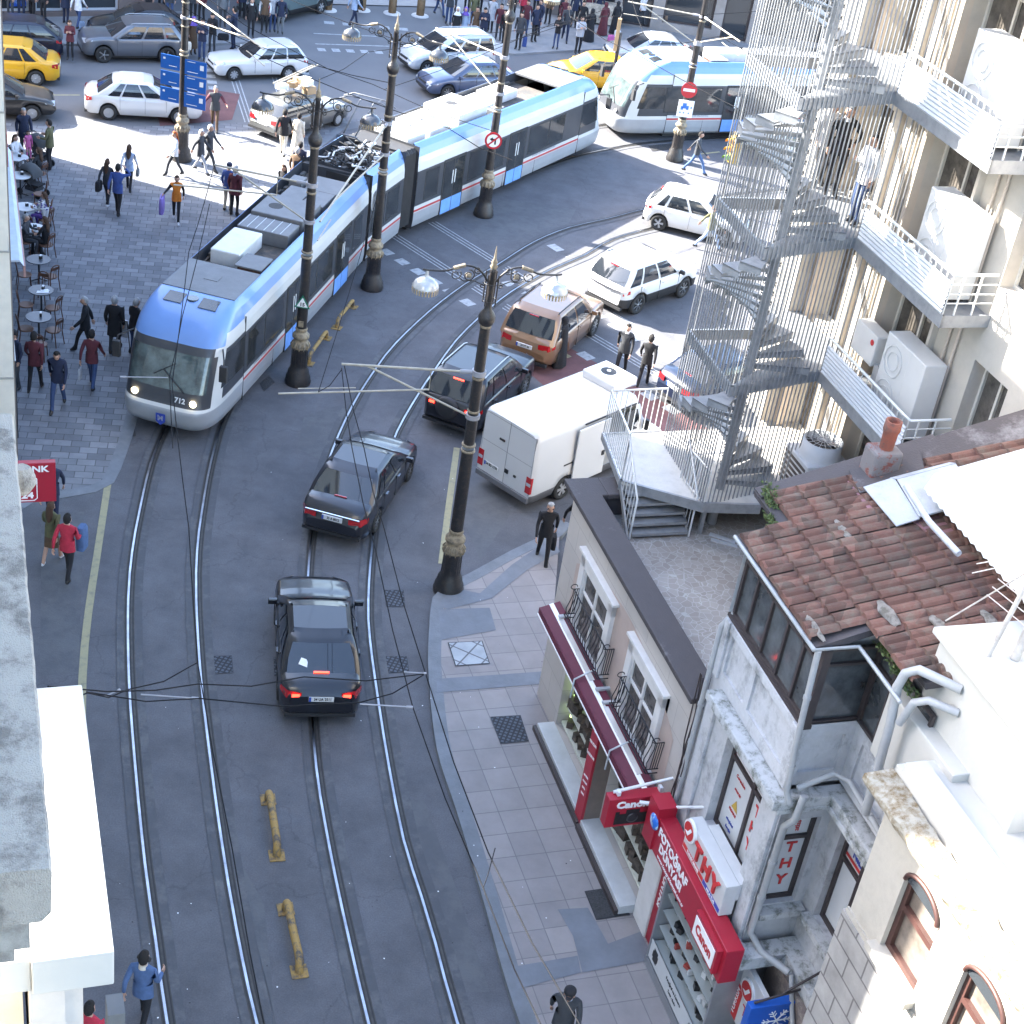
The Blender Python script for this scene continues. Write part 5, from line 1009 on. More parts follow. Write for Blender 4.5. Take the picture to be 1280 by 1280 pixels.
# ------------------------------------------------------------------ lamp posts
LBLK = stained('post_black', (.018, .017, .018), (.06, .045, .035), 9, .5, .72, .35, .2); LGOLD = stained('post_gold', (.27, .215, .14), (.08, .07, .06), 9, .45, .66, .55, .3)
LDOME = mat('lamp_dome', (.05, .055, .065), .22, .2, .15, 6, coat=.5); LDW = mat('lamp_dome_pale', (.42, .43, .44), .25, .3, .15, 6); FRINGE = mat('lamp_fringe', (.30, .24, .15), .5, .2, .3, 12)
def lamp_post(label, p, ang, pale=False, gold=True):
    o = thing('lamp_post', label, 'lamp post', p, ang, 'ornate black lamp posts of the junction')
    b = MB(); b.lathe([(.37, 0), (.38, .10), (.35, .16), (.35, .24), (.31, .30), (.30, .42), (.25, .50), (.235, .62), (.225, 1.10), (.25, 1.16)], n=24)
    for k in range(10): a = 2 * math.pi * k / 10; b.tube([(.225 * math.cos(a), .225 * math.sin(a), .6), (.215 * math.cos(a), .215 * math.sin(a), 1.1)], .02, n=5)
    b.build('base', LBLK, o)
    b = MB(); b.lathe([(.24, 1.16), (.25, 1.26), (.20, 1.36), (.17, 1.42), (.24, 1.48), (.24, 1.56), (.17, 1.64), (.155, 1.70), (.18, 1.74), (.16, 1.78)], n=20)
    for k in range(12): a = 2 * math.pi * k / 12; c, s = math.cos(a), math.sin(a); b.tube([(.20 * c, .20 * s, 1.34), (.265 * c, .265 * s, 1.24), (.245 * c, .245 * s, 1.12)], [.032, .034, .012], n=5)
    b.build('leaf_collar', LGOLD, o)
    b = MB()
    def fluted(r0, r1, z0, z1, n=28, m=10):
        rings = []
        for i in range(m + 1):
            r_ = r0 + (r1 - r0) * i / m; z = z0 + (z1 - z0) * i / m; rings.append([Vector((r_ * (1 + .05 * (j % 2)) * math.cos(2 * math.pi * j / n), r_ * (1 + .05 * (j % 2)) * math.sin(2 * math.pi * j / n), z)) for j in range(n)])
        b.loft(rings)
    fluted(.145, .132, 1.78, 4.0); fluted(.125, .11, 4.1, 7.15); b.build('shaft', LBLK, o)
    for z, r_ in ((3.95, .165), (4.1, .16), (4.98, .137), (5.82, .135), (7.1, .13)): b = MB(); b.lathe([(.12, z - .03), (r_, z - .02), (r_ + .004, z), (r_, z + .03), (.11, z + .04)], n=18); b.build('ring', LGOLD, o)
    b = MB(); b.lathe([(.12, 7.12), (.17, 7.18), (.19, 7.26), (.19, 7.34), (.15, 7.42), (.09, 7.5), (.075, 7.6), (.065, 8.35), (.085, 8.40), (.06, 8.45)], n=16)
    for k in range(4): a = math.pi / 4 + k * math.pi / 2; b.tube([(.16 * math.cos(a), .16 * math.sin(a), 7.62), (.16 * math.cos(a), .16 * math.sin(a), 8.35)], .016, n=6)
    for z in (7.72, 8.12): b.tube([(.16 * math.cos(q * math.pi / 8), .16 * math.sin(q * math.pi / 8), z) for q in range(17)], .012, n=4, caps=False)
    b.build('upper_shaft', LBLK, o)
    b = MB(); b.lathe([(.05, 8.44), (.085, 8.50), (.05, 8.56), (.07, 8.60), (.03, 8.68), (.018, 8.85), (.004, 8.97)], n=12); b.build('finial', LGOLD, o)
    for sg in (-1, 1):
        b = MB(); P = [(.10, 8.15), (.22, 8.33), (.42, 8.47), (.66, 8.50), (.86, 8.42), (1.05, 8.36), (1.40, 8.36), (1.52, 8.38)]
        Q = smooth_poly([Vector((sg * x, 0, z)) for x, z in P], .06); b.tube(Q, .024, n=7)
        def scroll(cx, cz, r0, turns, a0, dr, th=.014): b.tube([(sg * (cx + (r0 - dr * i / 26) * math.cos(a0 + turns * 2 * math.pi * i / 26)), 0, cz + (r0 - dr * i / 26) * math.sin(a0 + turns * 2 * math.pi * i / 26)) for i in range(27)], th, n=5)
        scroll(.52, 8.27, .135, 1.4, 1.5, .09); scroll(.80, 8.28, .12, 1.1, 2.4, .07); scroll(.34, 8.40, .08, 1.2, 4, .05); scroll(.20, 8.05, .07, 1.2, 1.5, .05)
        b.tube([(sg * .16, 0, 8.05), (sg * .40, 0, 8.16), (sg * .62, 0, 8.14), (sg * .70, 0, 8.2)], .015, n=5); arm = b.build('arm', LBLK, o)
        b = MB(); b.tube([(sg * .62, 0, 8.505), (sg * .86, 0, 8.425)], .045, n=8); b.tube([(sg * .47, 0, 8.27), (sg * .57, 0, 8.27)], .05, n=7); b.build('gilding', LGOLD, arm)
        b = MB(); b.lathe([(.03, 8.35), (.04, 8.22), (.06, 8.19), (.14, 8.17), (.24, 8.10), (.285, 8.0), (.29, 7.96)], (sg * 1.42, 0, 0), n=24); lm = b.build('lamp_dome', LDW if pale else LDOME, o)
        b = MB()
        for k in range(26): a = 2 * math.pi * k / 26; c, s = math.cos(a), math.sin(a); b.add([(sg * 1.42 + .292 * c - .022 * s, .292 * s + .022 * c, 7.99), (sg * 1.42 + .292 * c + .022 * s, .292 * s - .022 * c, 7.99), (sg * 1.42 + .285 * c + .016 * s, .285 * s - .016 * c, 7.86), (sg * 1.42 + .285 * c - .016 * s, .285 * s + .016 * c, 7.86)], [(0, 1, 2, 3)])
        b.lathe([(.27, 7.955), (.27, 7.95)], (sg * 1.42, 0, 0), n=16); b.build('lamp_fringe', FRINGE, lm)
    return o
LPX = {'A': at(560, 738), 'B': at(372, 478), 'C': at(464.5, 360), 'D': at(604, 269), 'E': at(843, 200), 'F': at(227, 200)}
LP = {}
LP['A'] = lamp_post('nearest ornate lamp post, standing on the pavement corner with its two lamps fully in view', LPX['A'], R(17), True)
LP['B'] = lamp_post('ornate lamp post with the small green triangle sign, beside the front half of the tram', LPX['B'], R(4))
LP['C'] = lamp_post('ornate lamp post beside the tram joint, its two dark lamps high above the crossing', LPX['C'], R(-14))
LP['D'] = lamp_post('ornate lamp post carrying the round no left turn sign', LPX['D'], R(20), True)
LP['E'] = lamp_post('ornate lamp post carrying the red no entry sign near the second tram', LPX['E'], R(10), True)
LP['F'] = lamp_post('ornate lamp post with the blue direction boards on the plaza at the left', LPX['F'], R(-30), True)
# signs on posts face the viewer's side of the junction
def post_sign(name, label, p, z, ang, off=.17):
    o = thing(name, label, 'sign', (p.x, p.y, z), ang); return o     # local -y faces out, plate at y=-off
WRED = mat('traffic_red', (.45, .02, .03), .35, 0, .03); TW = mat('traffic_white', (.75, .75, .75), .4, 0, .02); SBLK = mat('sign_black', (.01, .01, .01), .5)
def disc(mb, r_, y, z=0., x=0., n=28, th=.01): mb.lathe([(r_, 0), (r_, th)], (x, y, z), n=n, M=Matrix.Rotation(R(90), 3, 'X'), sm=False)
def face_cam(p): return math.atan2(-p.x, p.y) * -1 + 0
nl = post_sign('no_left_turn_sign', 'round no left turn sign with red ring and crossed arrow on a lamp post', LPX['D'], 2.92, R(4))
b = MB(); disc(b, .31, -.18); b.build('red_ring', WRED, nl); b = MB(); disc(b, .235, -.192, th=.004); b.build('white_disc', TW, nl)
b = MB(); b.slab([(.04, -.2, -.13), (.10, -.2, -.13), (.10, -.2, .08), (-.03, -.2, .08), (-.03, -.2, .13), (-.14, -.2, .05), (-.03, -.2, -.03), (-.03, -.2, .02), (.04, -.2, .02)], .003); b.build('arrow', SBLK, nl)
b = MB(); b.slab([(-.19, -.206, -.15), (-.15, -.206, -.19), (.19, -.206, .15), (.15, -.206, .19)], .003); b.build('red_bar', WRED, nl)
ne = post_sign('no_entry_sign', 'round red no entry sign with a white bar on a lamp post', LPX['E'], 3.05, R(6))
b = MB(); disc(b, .33, -.18); b.build('red_disc', WRED, ne); b = MB(); b.box((-.24, -.197, -.06), (.24, -.193, .06)); b.build('white_bar', TW, ne)
tp = post_sign('pictogram_sign', 'white square sign with blue pictograms below the no entry sign', LPX['E'], 2.30, R(6))
b = MB(); b.box((-.32, -.19, -.38), (.32, -.17, .32)); b.build('plate', TW, tp)
b = MB(); b.box((-.14, -.197, -.02), (.02, -.192, .2)); b.box((-.20, -.197, -.08), (-.1, -.192, .06)); b.box((.02, -.197, -.06), (.12, -.192, .10)); b.box((.2, -.197, 0), (.25, -.192, .08))
for x in (-.2, -.05, .15): disc(b, .03, -.19, -.2, x, 10, .006)
b.build('pictogram', mat('traffic_blue', (.03, .15, .5), .4), tp)
g15 = post_sign('number_sign', 'small white triangle with a green edge and the number 15 on a lamp post', LPX['B'], 2.60, R(0))
b = MB(); b.slab([(-.22, -.16, -.15), (.22, -.16, -.15), (0, -.16, .24)], .012); b.build('green_edge', mat('sign_green', (.01, .16, .09), .4), g15); b = MB(); b.slab([(-.16, -.168, -.115), (.16, -.168, -.115), (0, -.168, .17)], .003); b.build('white_field', TW, g15)
text('15', .15, frame3((0, -.174, -.04), (1, 0, 0), (0, 0, 1)), SBLK, parent=g15, bold=.004)
g16 = post_sign('note_plate', 'small blank cream plate strapped to the lamp post under the triangle sign', LPX['B'], 1.98, R(0)); b = MB(); b.box((-.07, -.17, -.12), (.07, -.15, .06)); b.build('plate', LGOLD, g16)
DB = mat('direction_blue', (.015, .10, .36), .35, 0, .05, 4)
for k, (z, l) in enumerate([(3.62, 'topmost pair of blue direction boards on the left lamp post'), (3.02, 'middle pair of blue direction boards on the left lamp post'), (2.42, 'lowest pair of blue direction boards on the left lamp post')]):
    o = thing('direction_board', l, 'sign', (LPX['F'].x, LPX['F'].y, z), R(-8), 'blue direction boards on the plaza post')
    b = MB(); b.box((-.82, -.17, -.24), (-.10, -.14, .27)); b.box((.10, -.17, -.30), (.92, -.14, .24)); b.build('board', DB, o)
    b = MB(); b.box((.68, -.178, -.06), (.82, -.172, .12)); b.box((-.72, -.178, .10), (-.64, -.172, .17))
    for zz in (.17,): b.box((.2, -.178, zz), (.5, -.172, zz + .02))
    b.box((.2, -.178, -.2), (.6, -.172, -.18)); b.box((-.5, -.178, -.12), (-.2, -.172, -.10)); b.build('marking', TW, o)
wd = post_sign('white_disc', 'grey back of a round sign on the lamp post beside the tram joint', LPX['C'], 3.0, R(-100)); b = MB(); disc(b, .33, -.18); b.build('plate', MATS['pale_metal'], wd)
# yellow traffic light seen through the cage
tlp = at(900, 264); tl = thing('traffic_light', 'yellow traffic light with hooded lenses behind the fire escape bars', 'traffic light', tlp, R(-60))
b = MB(); b.tube([(0, 0, 0), (0, 0, 2.6)], .07); b.build('pole', LBLK, tl)
YEL = stained('signal_yellow', (.50, .30, .03), (.62, .5, .28), 5, .5, .62, .5, .1)
b = MB(); b.box((-.17, -.12, 2.0), (.17, .12, 3.05)); b.build('housing', YEL, tl, bevel=.02)
b = MB(); b.box((-.30, .10, 1.95), (.30, .13, 3.15)); b.build('backing_board', stained('signal_board', (.55, .50, .36), (.45, .25, .05), 4, .5, .6, .5, 0), tl)
for k, z in enumerate((2.85, 2.52, 2.19)):
    b = MB(); n = 10; A1 = []; B1 = []
    for i in range(n + 1): a = math.pi * (1.05 - 1.1 * i / n); A1.append(Vector((.13 * math.cos(a), -.12, z + .13 * math.sin(a)))); B1.append(Vector((.13 * math.cos(a), -.38, z + .13 * math.sin(a) - .02)))
    b.loft([A1, B1], close=False, caps=False); b.build('hood', mat('hood_green', (.14, .28, .06), .4) if k == 2 else mat('hood_orange', (.60, .25, .02), .4), tl)
    b = MB(); disc(b, .10, -.12, z); b.build('lens', SBLK, tl)
# short dark signal post beside the second tram
p_ = at(848 - 0, 108); q_ = thing('signal_post', 'dark signal post with a wooden board in front of the yellow taxi between the trams', 'post', at(850, 112), 0)
q_.location = at(851, 113); q_.location = Vector((1.3, 69.6, 0)); b = MB(); b.tube([(0, 0, 0), (0, 0, 3.4)], .08); b.build('pole', LBLK, q_); b = MB(); b.box((-.2, -.1, 2.6), (-.04, .1, 4.0)); b.build('board', mat('wood_board', (.30, .19, .09), .7), q_)
# ------------------------------------------------------------------ trolley wires and their arms
TUBE = mat('cantilever_tube', (.34, .31, .25), .5, .1, .15, 6); WIRE = mat('wire', (.018, .018, .02), .95, 0, 0, spec=.1); INS = mat('insulator', (.26, .26, .28), .5)
def cant(label, pole, z1, z2, tip, tip2=None):
    """bracket arm: tube, brace and steady arm of one post"""
    o = thing('bracket_arm', label, 'bracket arm', (pole.x, pole.y, 0), 0, 'overhead wire bracket arms')
    L = lambda p: Vector(p) - Vector((pole.x, pole.y, 0)); P = L(at(*tip, z1)); a = Vector((0, 0, z1)); d = (P - a).normalized(); b = MB()
    b.tube([a + d * .12, P], .030, n=8); b.tube([Vector((0, 0, z2)) + d * .12, a.lerp(P, .82)], .026, n=8); b.build('tube', TUBE, o)
    b = MB()
    if tip2: Q = L(at(*tip2, z1 - .55)); e = a.lerp(P, .35) - Vector((0, 0, .5)); b.tube([e, Q], .022, n=7); b.tube([Q.lerp(e, .12) + Vector((0, .1, .06)), Q.lerp(e, .5) + Vector((0, .12, .03))], .012, n=5); b.tube([e, a.lerp(P, .35)], .012, n=5)
    else: Q = P + d * .1 - Vector((0, 0, .5)); b.tube([P - d * 1.3 - Vector((0, 0, .45)), Q], .018, n=6)
    b.build('steady_arm', TUBE, o)
    b = MB(); b.tube([a + d * .10, a + d * .42], .05, n=10); b.lathe([(.16, z1 - .06), (.16, z1 + .06)], n=14); b.build('clamp', INS, o); b = MB(); b.lathe([(.165, z2 - .05), (.165, z2 + .05)], n=14); b.build('clamp', INS, o)
    return o
cant('bracket arm of the nearest lamp post, with two long pale tubes over the dark cars', LPX['A'], 5.95, 4.85, (427, 455), (348, 492))
cant('bracket arm of the lamp post with the triangle sign, reaching left over the tram roof', LPX['B'], 6.05, 5.0, (268, 206), (217, 231))
cant('bracket arm of the lamp post at the tram joint, crossing the blue tram roof edge', LPX['C'], 5.6, 4.6, (400, 277), None)
cant('bracket arm of the lamp post with the no left turn sign', LPX['D'], 5.9, 4.6, (545, 35), None)
cant('bracket arm truss of the lamp post with the no entry sign', LPX['E'], 6.0, 4.9, (785, 2), None)
cant('sunlit bracket arm on the right of the post with the no entry sign', LPX['E'], 6.0, 5.0, (925, 52), None)
cant('bracket arm of the plaza lamp post at the upper left', LPX['F'], 6.2, 5.3, (330, 62), None)
def wire(label, pts, r_=.011, name='overhead_wire', group='overhead wires'):
    P = [at(x, y, z) for x, y, z in pts]; Q = []
    for i in range(len(P) - 1):
        n = max(2, int((P[i + 1] - P[i]).length / 1.5))
        for k in range(n): u = k / n; q = P[i].lerp(P[i + 1], u); q.z -= .12 * math.sin(math.pi * u); Q.append(q)
    Q.append(P[-1]); b = MB(); b.tube(Q, r_, n=5); o = b.build(name, WIRE); tag(o, label, 'wire', group); return o
wire('overhead wire running down from the tram front over the left rails', [(268, 206, 6.0), (236, 315, 5.6), (215, 480, 5.4), (236, 660, 5.3), (247, 828, 5.3), (290, 1060, 5.3), (340, 1330, 5.3)])
wire('overhead wire passing over the tram windscreen', [(262, 255, 5.6), (228, 395, 5.4), (212, 470, 5.4), (216, 560, 5.3)])
wire('overhead wire over the dark sedans towards the pavement edge', [(430, 455, 5.9), (455, 560, 5.6), (480, 660, 5.5), (532, 842, 5.5), (610, 1065, 5.5), (730, 1290, 5.5)])
wire('overhead wire over the right rails', [(427, 460, 5.4), (440, 560, 5.4), (470, 690, 5.3), (516, 884, 5.3), (604, 1110, 5.3), (690, 1310, 5.3)])
wire('span wire crossing the street above the black sedan', [(60, 858, 9.4), (247, 855, 6.0), (380, 846, 5.7), (533, 842, 5.5)])
wire('thin span wire from the left wall to the rail wire', [(60, 866, 9.4), (110, 866, 7.4), (160, 862, 6.2), (247, 828, 5.5)])
wire('thin lower span wire behind the black sedan', [(108, 865, 7), (250, 873, 5.4), (450, 878, 5.4), (532, 842, 5.5)])
wire('thin hanger wire over the pavement', [(619, 1060, 5.5), (604, 1110, 5.3)], .008)
wire('wire from the cantilever down to the centre post', [(427, 462, 5.9), (398, 490, 5.5), (470, 250, 5.6)], .009)
wire('overhead wire along the far track at the top', [(340, -10, 6), (560, 70, 5.6), (735, 20, 6), (1000, 10, 6)])
wire('wire crossing the top left street to the plaza post', [(228, 8, 6.6), (330, 60, 6.2), (495, 105, 6)], .013)
wire('second wire crossing the top left street', [(228, 18, 6.4), (330, 72, 6.1), (560, 160, 5.8), (640, 200, 5.6)], .013)
wire('pale wire from the top edge to the tram joint', [(255, -5, 7), (360, 60, 6.4), (465, 105, 6.2), (620, 165, 5.9)], .011)
wire('wire over the rear of the tram', [(480, 112, 6), (690, 30, 6), (760, 10, 6)], .011)
wire('wire from the tram roof towards the far shops', [(398, 100, 6), (460, 65, 6), (560, 45, 6), (760, 20, 6)], .010)
wire('catenary wire above the second tram', [(712, -5, 6.2), (712, 20, 6.1), (800, 70, 5.8), (1000, 170, 5.6)], .014)
wire('catenary wire from the top right', [(790, 0, 6.3), (812, 55, 6), (900, 45, 6), (1010, 100, 6)], .012)
for (a_, c_, l) in [((130, 871, 5.9), (150, 862, 5.9), 'pale insulator rod on the span wire at the left'), ((176, 868, 5.4), (248, 873, 5.4), 'pale rod on the lower span wire above the left rails'), ((450, 880, 5.4), (516, 884, 5.4), 'pale rod above the right rail behind the black sedan'), ((505, 840, 5.5), (533, 842, 5.5), 'pale rod on the span wire near the pavement'), ((210, 472, 5.4), (150, 471, 5.4), 'pale rod in front of the tram windscreen')]:
    b = MB(); A3, C3 = at(*a_), at(*c_); b.tube([A3, C3], .012, n=6); b.tube([C3, C3 + (A3 - C3) * .12], .024, n=7); tag(b.build('insulator_rod', INS), l, 'insulator')
# yellow hoop guards between the tracks
HOOP = stained('worn_yellow', (.32, .20, .06), (.09, .075, .065), 5, .47, .58, .8, .12)
for k, (p, q, l) in enumerate([((335, 1000), (346, 1070), 'flattened worn yellow hoop rail between the tracks, the upper of the two in the foreground'), ((357, 1137), (374, 1215), 'broken worn yellow hoop rail between the tracks, nearest the viewer'), ((441, 384), (421, 410), 'yellow hoop guard in the road beside the tram doors, the farther one'), ((408, 423), (386, 455), 'yellow hoop guard beside the lamp post with the triangle sign')]):
    A3, C3 = at(*p), at(*q); d = C3 - A3; L = d.length; o = thing('hoop_guard', l, 'guard rail', (A3 + C3) / 2, math.atan2(d.y, d.x), 'yellow hoop guards between the tracks')
    h = .28; b = MB(); P = smooth_poly([Vector(v) for v in ((-L / 2, 0, 0), (-L / 2 + .02, 0, h * .6), (-L / 2 + .16, 0, h), (0, 0, h + (-.02 if k == 1 else 0)), (L / 2 - .16, 0, h), (L / 2 - .02, 0, h * .6), (L / 2, 0, 0))], .06); b.tube(P, .075 if k < 2 else .06, n=10); b.build('hoop', HOOP, o)
    for s in (-1, 1): b = MB(); b.box((s * L / 2 - .15, -.15, .004), (s * L / 2 + .15, .15, .022)); b.build('foot_plate', HOOP, o)
# ------------------------------------------------------------------ trams
TGREY = mat('tram_skirt_grey', (.33, .34, .355), .35, .15, .08, 1.5); TWHITE = mat('tram_white', (.54, .54, .525), .3, 0, .05, 1, coat=.3); TBLUE = mat('tram_blue', (.14, .26, .53), .3, 0, .06, 1, coat=.3)
TDARK = mat('tram_band_grey', (.045, .048, .056), .35, 0, .08, 2); TGL = mat('tram_glass', (.03, .032, .034), .06, 0, .5, 1.3, spec=.8); TREDM = mat('tram_red_line', (.42, .04, .04), .4); TDOOR = mat('tram_door_blue', (.16, .33, .70), .35)
TWS = mat('tram_windscreen', (.075, .10, .10), .05, 0, .75, 1.6, spec=.9); RUBB = mat('rubber_black', (.025, .025, .027), .7, 0, .2, 5); RGREY = mat('roof_grey', (.14, .145, .155), .6, 0, .14, 2.2, .2); RWHITE = stained('roof_unit_white', (.60, .61, .62), (.40, .40, .40), 1.6, .5, .75, .5, .2); RDARK = stained('roof_floor', (.06, .058, .055), (.13, .10, .08), 2, .45, .62, .8, .5)
HLIGHT = mat('lit_headlight', (1.0, .82, .5), .3, 0, 0, emit=3.0)
SEC = [(1.16, .28), (1.30, .40), (1.325, .62), (1.325, .90), (1.326, .93), (1.326, 1.01), (1.325, 1.14), (1.325, 2.38), (1.322, 2.42), (1.31, 2.70), (1.27, 2.92), (1.18, 3.16), (1.06, 3.34), (1.02, 3.36)]
SMI = [0, 0, 0, 1, 4, 1, 3, 3, 1, 1, 2, 2, 2]      # grey, white, blue, dark, red line
def bodymats(): return [TGREY, TWHITE, TBLUE, TDARK, TREDM]
def shell(mb, x0, x1):
    for sg in (-1, 1):
        for i in range(len(SEC) - 1):
            (y0, z0), (y1, z1) = SEC[i], SEC[i + 1]; q = [(x0, sg * y0, z0), (x1, sg * y0, z0), (x1, sg * y1, z1), (x0, sg * y1, z1)]
            mb.add(q if sg < 0 else q[::-1], [(0, 1, 2, 3)], SMI[i])
        mb.add([(x0, sg * 1.02, 3.36), (x1, sg * 1.02, 3.36), (x1, sg * 1.0, 2.98), (x0, sg * 1.0, 2.98)], [(0, 1, 2, 3)], 3)
        mb.add([(x0, sg * 1.16, .28), (x1, sg * 1.16, .28), (x1, 0, .28), (x0, 0, .28)], [(0, 1, 2, 3)], 3)
OFFZ = [(.30, .26), (.42, .10), (.60, .03), (.85, .0), (.95, .02), (1.02, .10), (1.10, .14), (1.24, .17), (1.42, .22), (1.9, .40), (2.36, .60), (2.48, .66), (2.56, .72), (2.68, .80), (2.85, .96), (3.02, 1.17), (3.18, 1.45), (3.30, 1.80), (3.35, 2.2)]
def wz(z):
    for i in range(len(SEC) - 1):
        if SEC[i][1] <= z <= SEC[i + 1][1]: u = (z - SEC[i][1]) / (SEC[i + 1][1] - SEC[i][1]); return SEC[i][0] * (1 - u) + SEC[i + 1][0] * u
    return 1.16
NJ = 40; XN = 2.4
def nose(L):
    rings = []
    for z, off in OFFZ:
        W, f = wz(z), L - off; x0 = L - XN; r = []; ex = 2 / 5.2
        for j in range(NJ + 1):
            a = -math.pi / 2 + math.pi * j / NJ; y = W * math.copysign(abs(math.sin(a)) ** ex, math.sin(a)); x = x0 + (f - x0) * abs(math.cos(a)) ** ex; r.append(Vector((x, y, z)))
        rings.append(r)
    return rings
def nose_zone(L, i, j, rings):
    z = (OFFZ[i][0] + OFFZ[i + 1][0]) / 2; p = (rings[i][j] + rings[i][j + 1] + rings[i + 1][j] + rings[i + 1][j + 1]) / 4; y = abs(p.y) / wz(z); x = L - p.x
    if z < .93: return 'grey'
    if z < 1.05: return 'white' if (z < 1.0 or y > .8) else 'black'
    if z < 1.42: return 'black' if y < .90 else ('white' if y < .985 or z < 1.1 else 'dark')
    if z < 2.36: return 'screen' if y < .80 else ('dark' if y < .90 else ('white' if y < .975 else ('sideglass' if .6 < x < 2.2 else 'dark')))
    if z < 2.56: return 'black' if y < .86 else 'white' if y < .975 or z > 2.5 else 'dark'
    if z < 2.85: return 'blue' if y < .955 else 'white'
    return 'blue'
def end_module(tr, M, L, lit=False, number=None, seed=0, equip=None):
    """cab-ended module; x=0 at the joint, nose towards +x"""
    rings = nose(L); Z = {}
    for i in range(len(OFFZ) - 1):
        for j in range(NJ): Z[i, j] = nose_zone(L, i, j, rings)
    idx = {'grey': 0, 'white': 1, 'blue': 2, 'dark': 3, 'black': 3}
    b = MB(); shell(b, 0, L - XN); b.loft(rings, sm=True, close=False, caps=False, mfun=lambda i, j: idx.get(Z[i, j]))
    b.add([(L - XN, y, z) for y, z in [(-s[0], s[1]) for s in SEC] + [(s[0], s[1]) for s in reversed(SEC)]], [tuple(range(2 * len(SEC)))], 3) if False else None
    b.add([tuple(v) for v in rings[-1]] , [tuple(range(NJ + 1))], 2)
    b.add([tuple(v) for v in rings[0]][::-1], [tuple(range(NJ + 1))], 3)
    b.add([(0, -1.3, .3), (0, 1.3, .3), (0, 1.3, 3.3), (0, -1.3, 3.3)], [(3, 2, 1, 0)], 3)
    body = xf(b, M).build('body', bodymats(), tr)
    for nm, key, mt, lo, hi in (('windscreen', 'screen', TWS, 0, NJ), ('cab_window', 'sideglass', TGL, 0, NJ // 2), ('cab_window', 'sideglass', TGL, NJ // 2, NJ)):
        b = MB(); b.loft(rings, sm=True, close=False, caps=False, mfun=lambda i, j: 0 if Z[i, j] == key and lo <= j < hi else None); xf(b, M).build(nm, mt, tr)
    dv = MB(); dv.cbox((L - 1.5, -.1, 1.3), (.5, .5, 1.0)); dv.tube([(L - 1.5, -.1, 1.8), (L - 1.45, -.1, 2.15)], [.24, .12]); dv.lathe([(.001, 2.13), (.1, 2.2), (.1, 2.32), (.001, 2.4)], (L - 1.45, -.1, 0), n=10); xf(dv, M).build('driver_seat', RUBB, tr)
    wins = [(.55, 1.35), (3.35, 4.75), (4.85, 5.75), (7.55, 8.95), (9.05, 10.2)]; doors = [(1.65, 3.05), (6.05, 7.3)]
    for sg in (-1, 1):
        F = lambda a, z, d: (a, sg * (1.331 - d), z)
        for a0, a1 in wins:
            f = MB(); f.box((a0 - .04, sg * 1.322, 1.26), (a1 + .04, sg * 1.330, 2.34)); fo = xf(f, M).build('window_frame', RUBB, tr)
            g_ = MB(); g_.box((a0, sg * 1.329, 1.30), (a1, sg * 1.334, 2.30)); xf(g_, M).build('pane', TGL, fo)
        for a0, a1 in doors:
            f = MB(); f.box((a0, sg * 1.30, .36), (a1, sg * 1.338, 2.44)); fo = xf(f, M).build('door', RUBB, tr); m_ = (a0 + a1) / 2
            g_ = MB(); g_.box((a0 + .07, sg * 1.336, .96), (m_ - .03, sg * 1.343, 2.34)); g_.box((m_ + .03, sg * 1.336, .96), (a1 - .07, sg * 1.343, 2.34)); xf(g_, M).build('pane', TGL, fo)
            g_ = MB(); g_.box((a0 + .06, sg * 1.336, .40), (m_ - .02, sg * 1.345, .93)); g_.box((m_ + .02, sg * 1.336, .40), (a1 - .06, sg * 1.345, .93)); xf(g_, M).build('lower_panel', TDOOR, fo)
            g_ = MB(); g_.box((m_ - .10, sg * 1.343, 1.45), (m_ - .06, sg * 1.352, 1.95)); g_.box((m_ + .06, sg * 1.343, 1.45), (m_ + .1, sg * 1.352, 1.95)); xf(g_, M).build('handle', TW, fo)
        tx = frame3((8.85, sg * 1.333, 1.105), (-sg if sg > 0 else 1, 0, 0), (0, 0, 1))
        text('İSTANBUL BÜYÜKŞEHİR BELEDİYESİ', .085, M @ tx, mat('tram_letter', (.12, .14, .22), .5), parent=tr, ext=.001, sx=1.25)
        b = MB(); b.box((L - XN - .01, sg * 1.30, .35), (L - XN + .01, sg * 1.332, 2.9)); b.box((5.9, sg * 1.30, .35), (5.905, sg * 1.329, .9)); b.box((8.2, sg * 1.31, .35), (8.21, sg * 1.329, .9)); xf(b, M).build('panel_joint', RUBB, tr)
        b = MB(); b.tube([(L - 1.05, sg * 1.24, 2.5), (L - .55, sg * 1.48, 2.47), (L - .5, sg * 1.5, 2.35)], .022); b.cbox((L - .5, sg * 1.5, 2.1), (.12, .2, .45)); xf(b, M).build('mirror', RUBB, tr)
        b = MB(); b.tube([(L - 2.3, sg * 1.325, .95), (L - 1.55, sg * 1.335, 1.5), (L - 1.15, sg * 1.30, 2.1), (L - 1.02, sg * 1.22, 2.62)], [.03, .04, .04, .03], n=6) if False else None
    for sg in (-1, 1):
        b = MB(); b.lathe([(.001, .03), (.085, .02), (.09, 0)], (L - .165, sg * .82, 1.18), n=14, M=Matrix.Rotation(R(90), 3, 'Y')); xf(b, M).build('headlight', HLIGHT if lit else TW, tr)
    b = MB(); b.tube([(L - .19, .55, 1.42), (L - .36, -.1, 1.90)], .018, n=5); b.tube([(L - .30, -.35, 1.75), (L - .45, .2, 2.1)], .012, n=5); xf(b, M).build('wiper', RUBB, tr)
    for y0, y1, xo in ((-.72, -.22, 2.05), (.26, .76, 2.05)):
        def dz(x, y): o_ = L - x; 
        b = MB(); b.slab([(L - 1.60, y0, 3.243), (L - 1.60, y1, 3.243), (L - 2.02, y1 * .97, 3.335), (L - 2.02, y0 * .97, 3.335)][::-1], .02); q = xf(b, M).build('roof_light', TGL, tr)
        pass
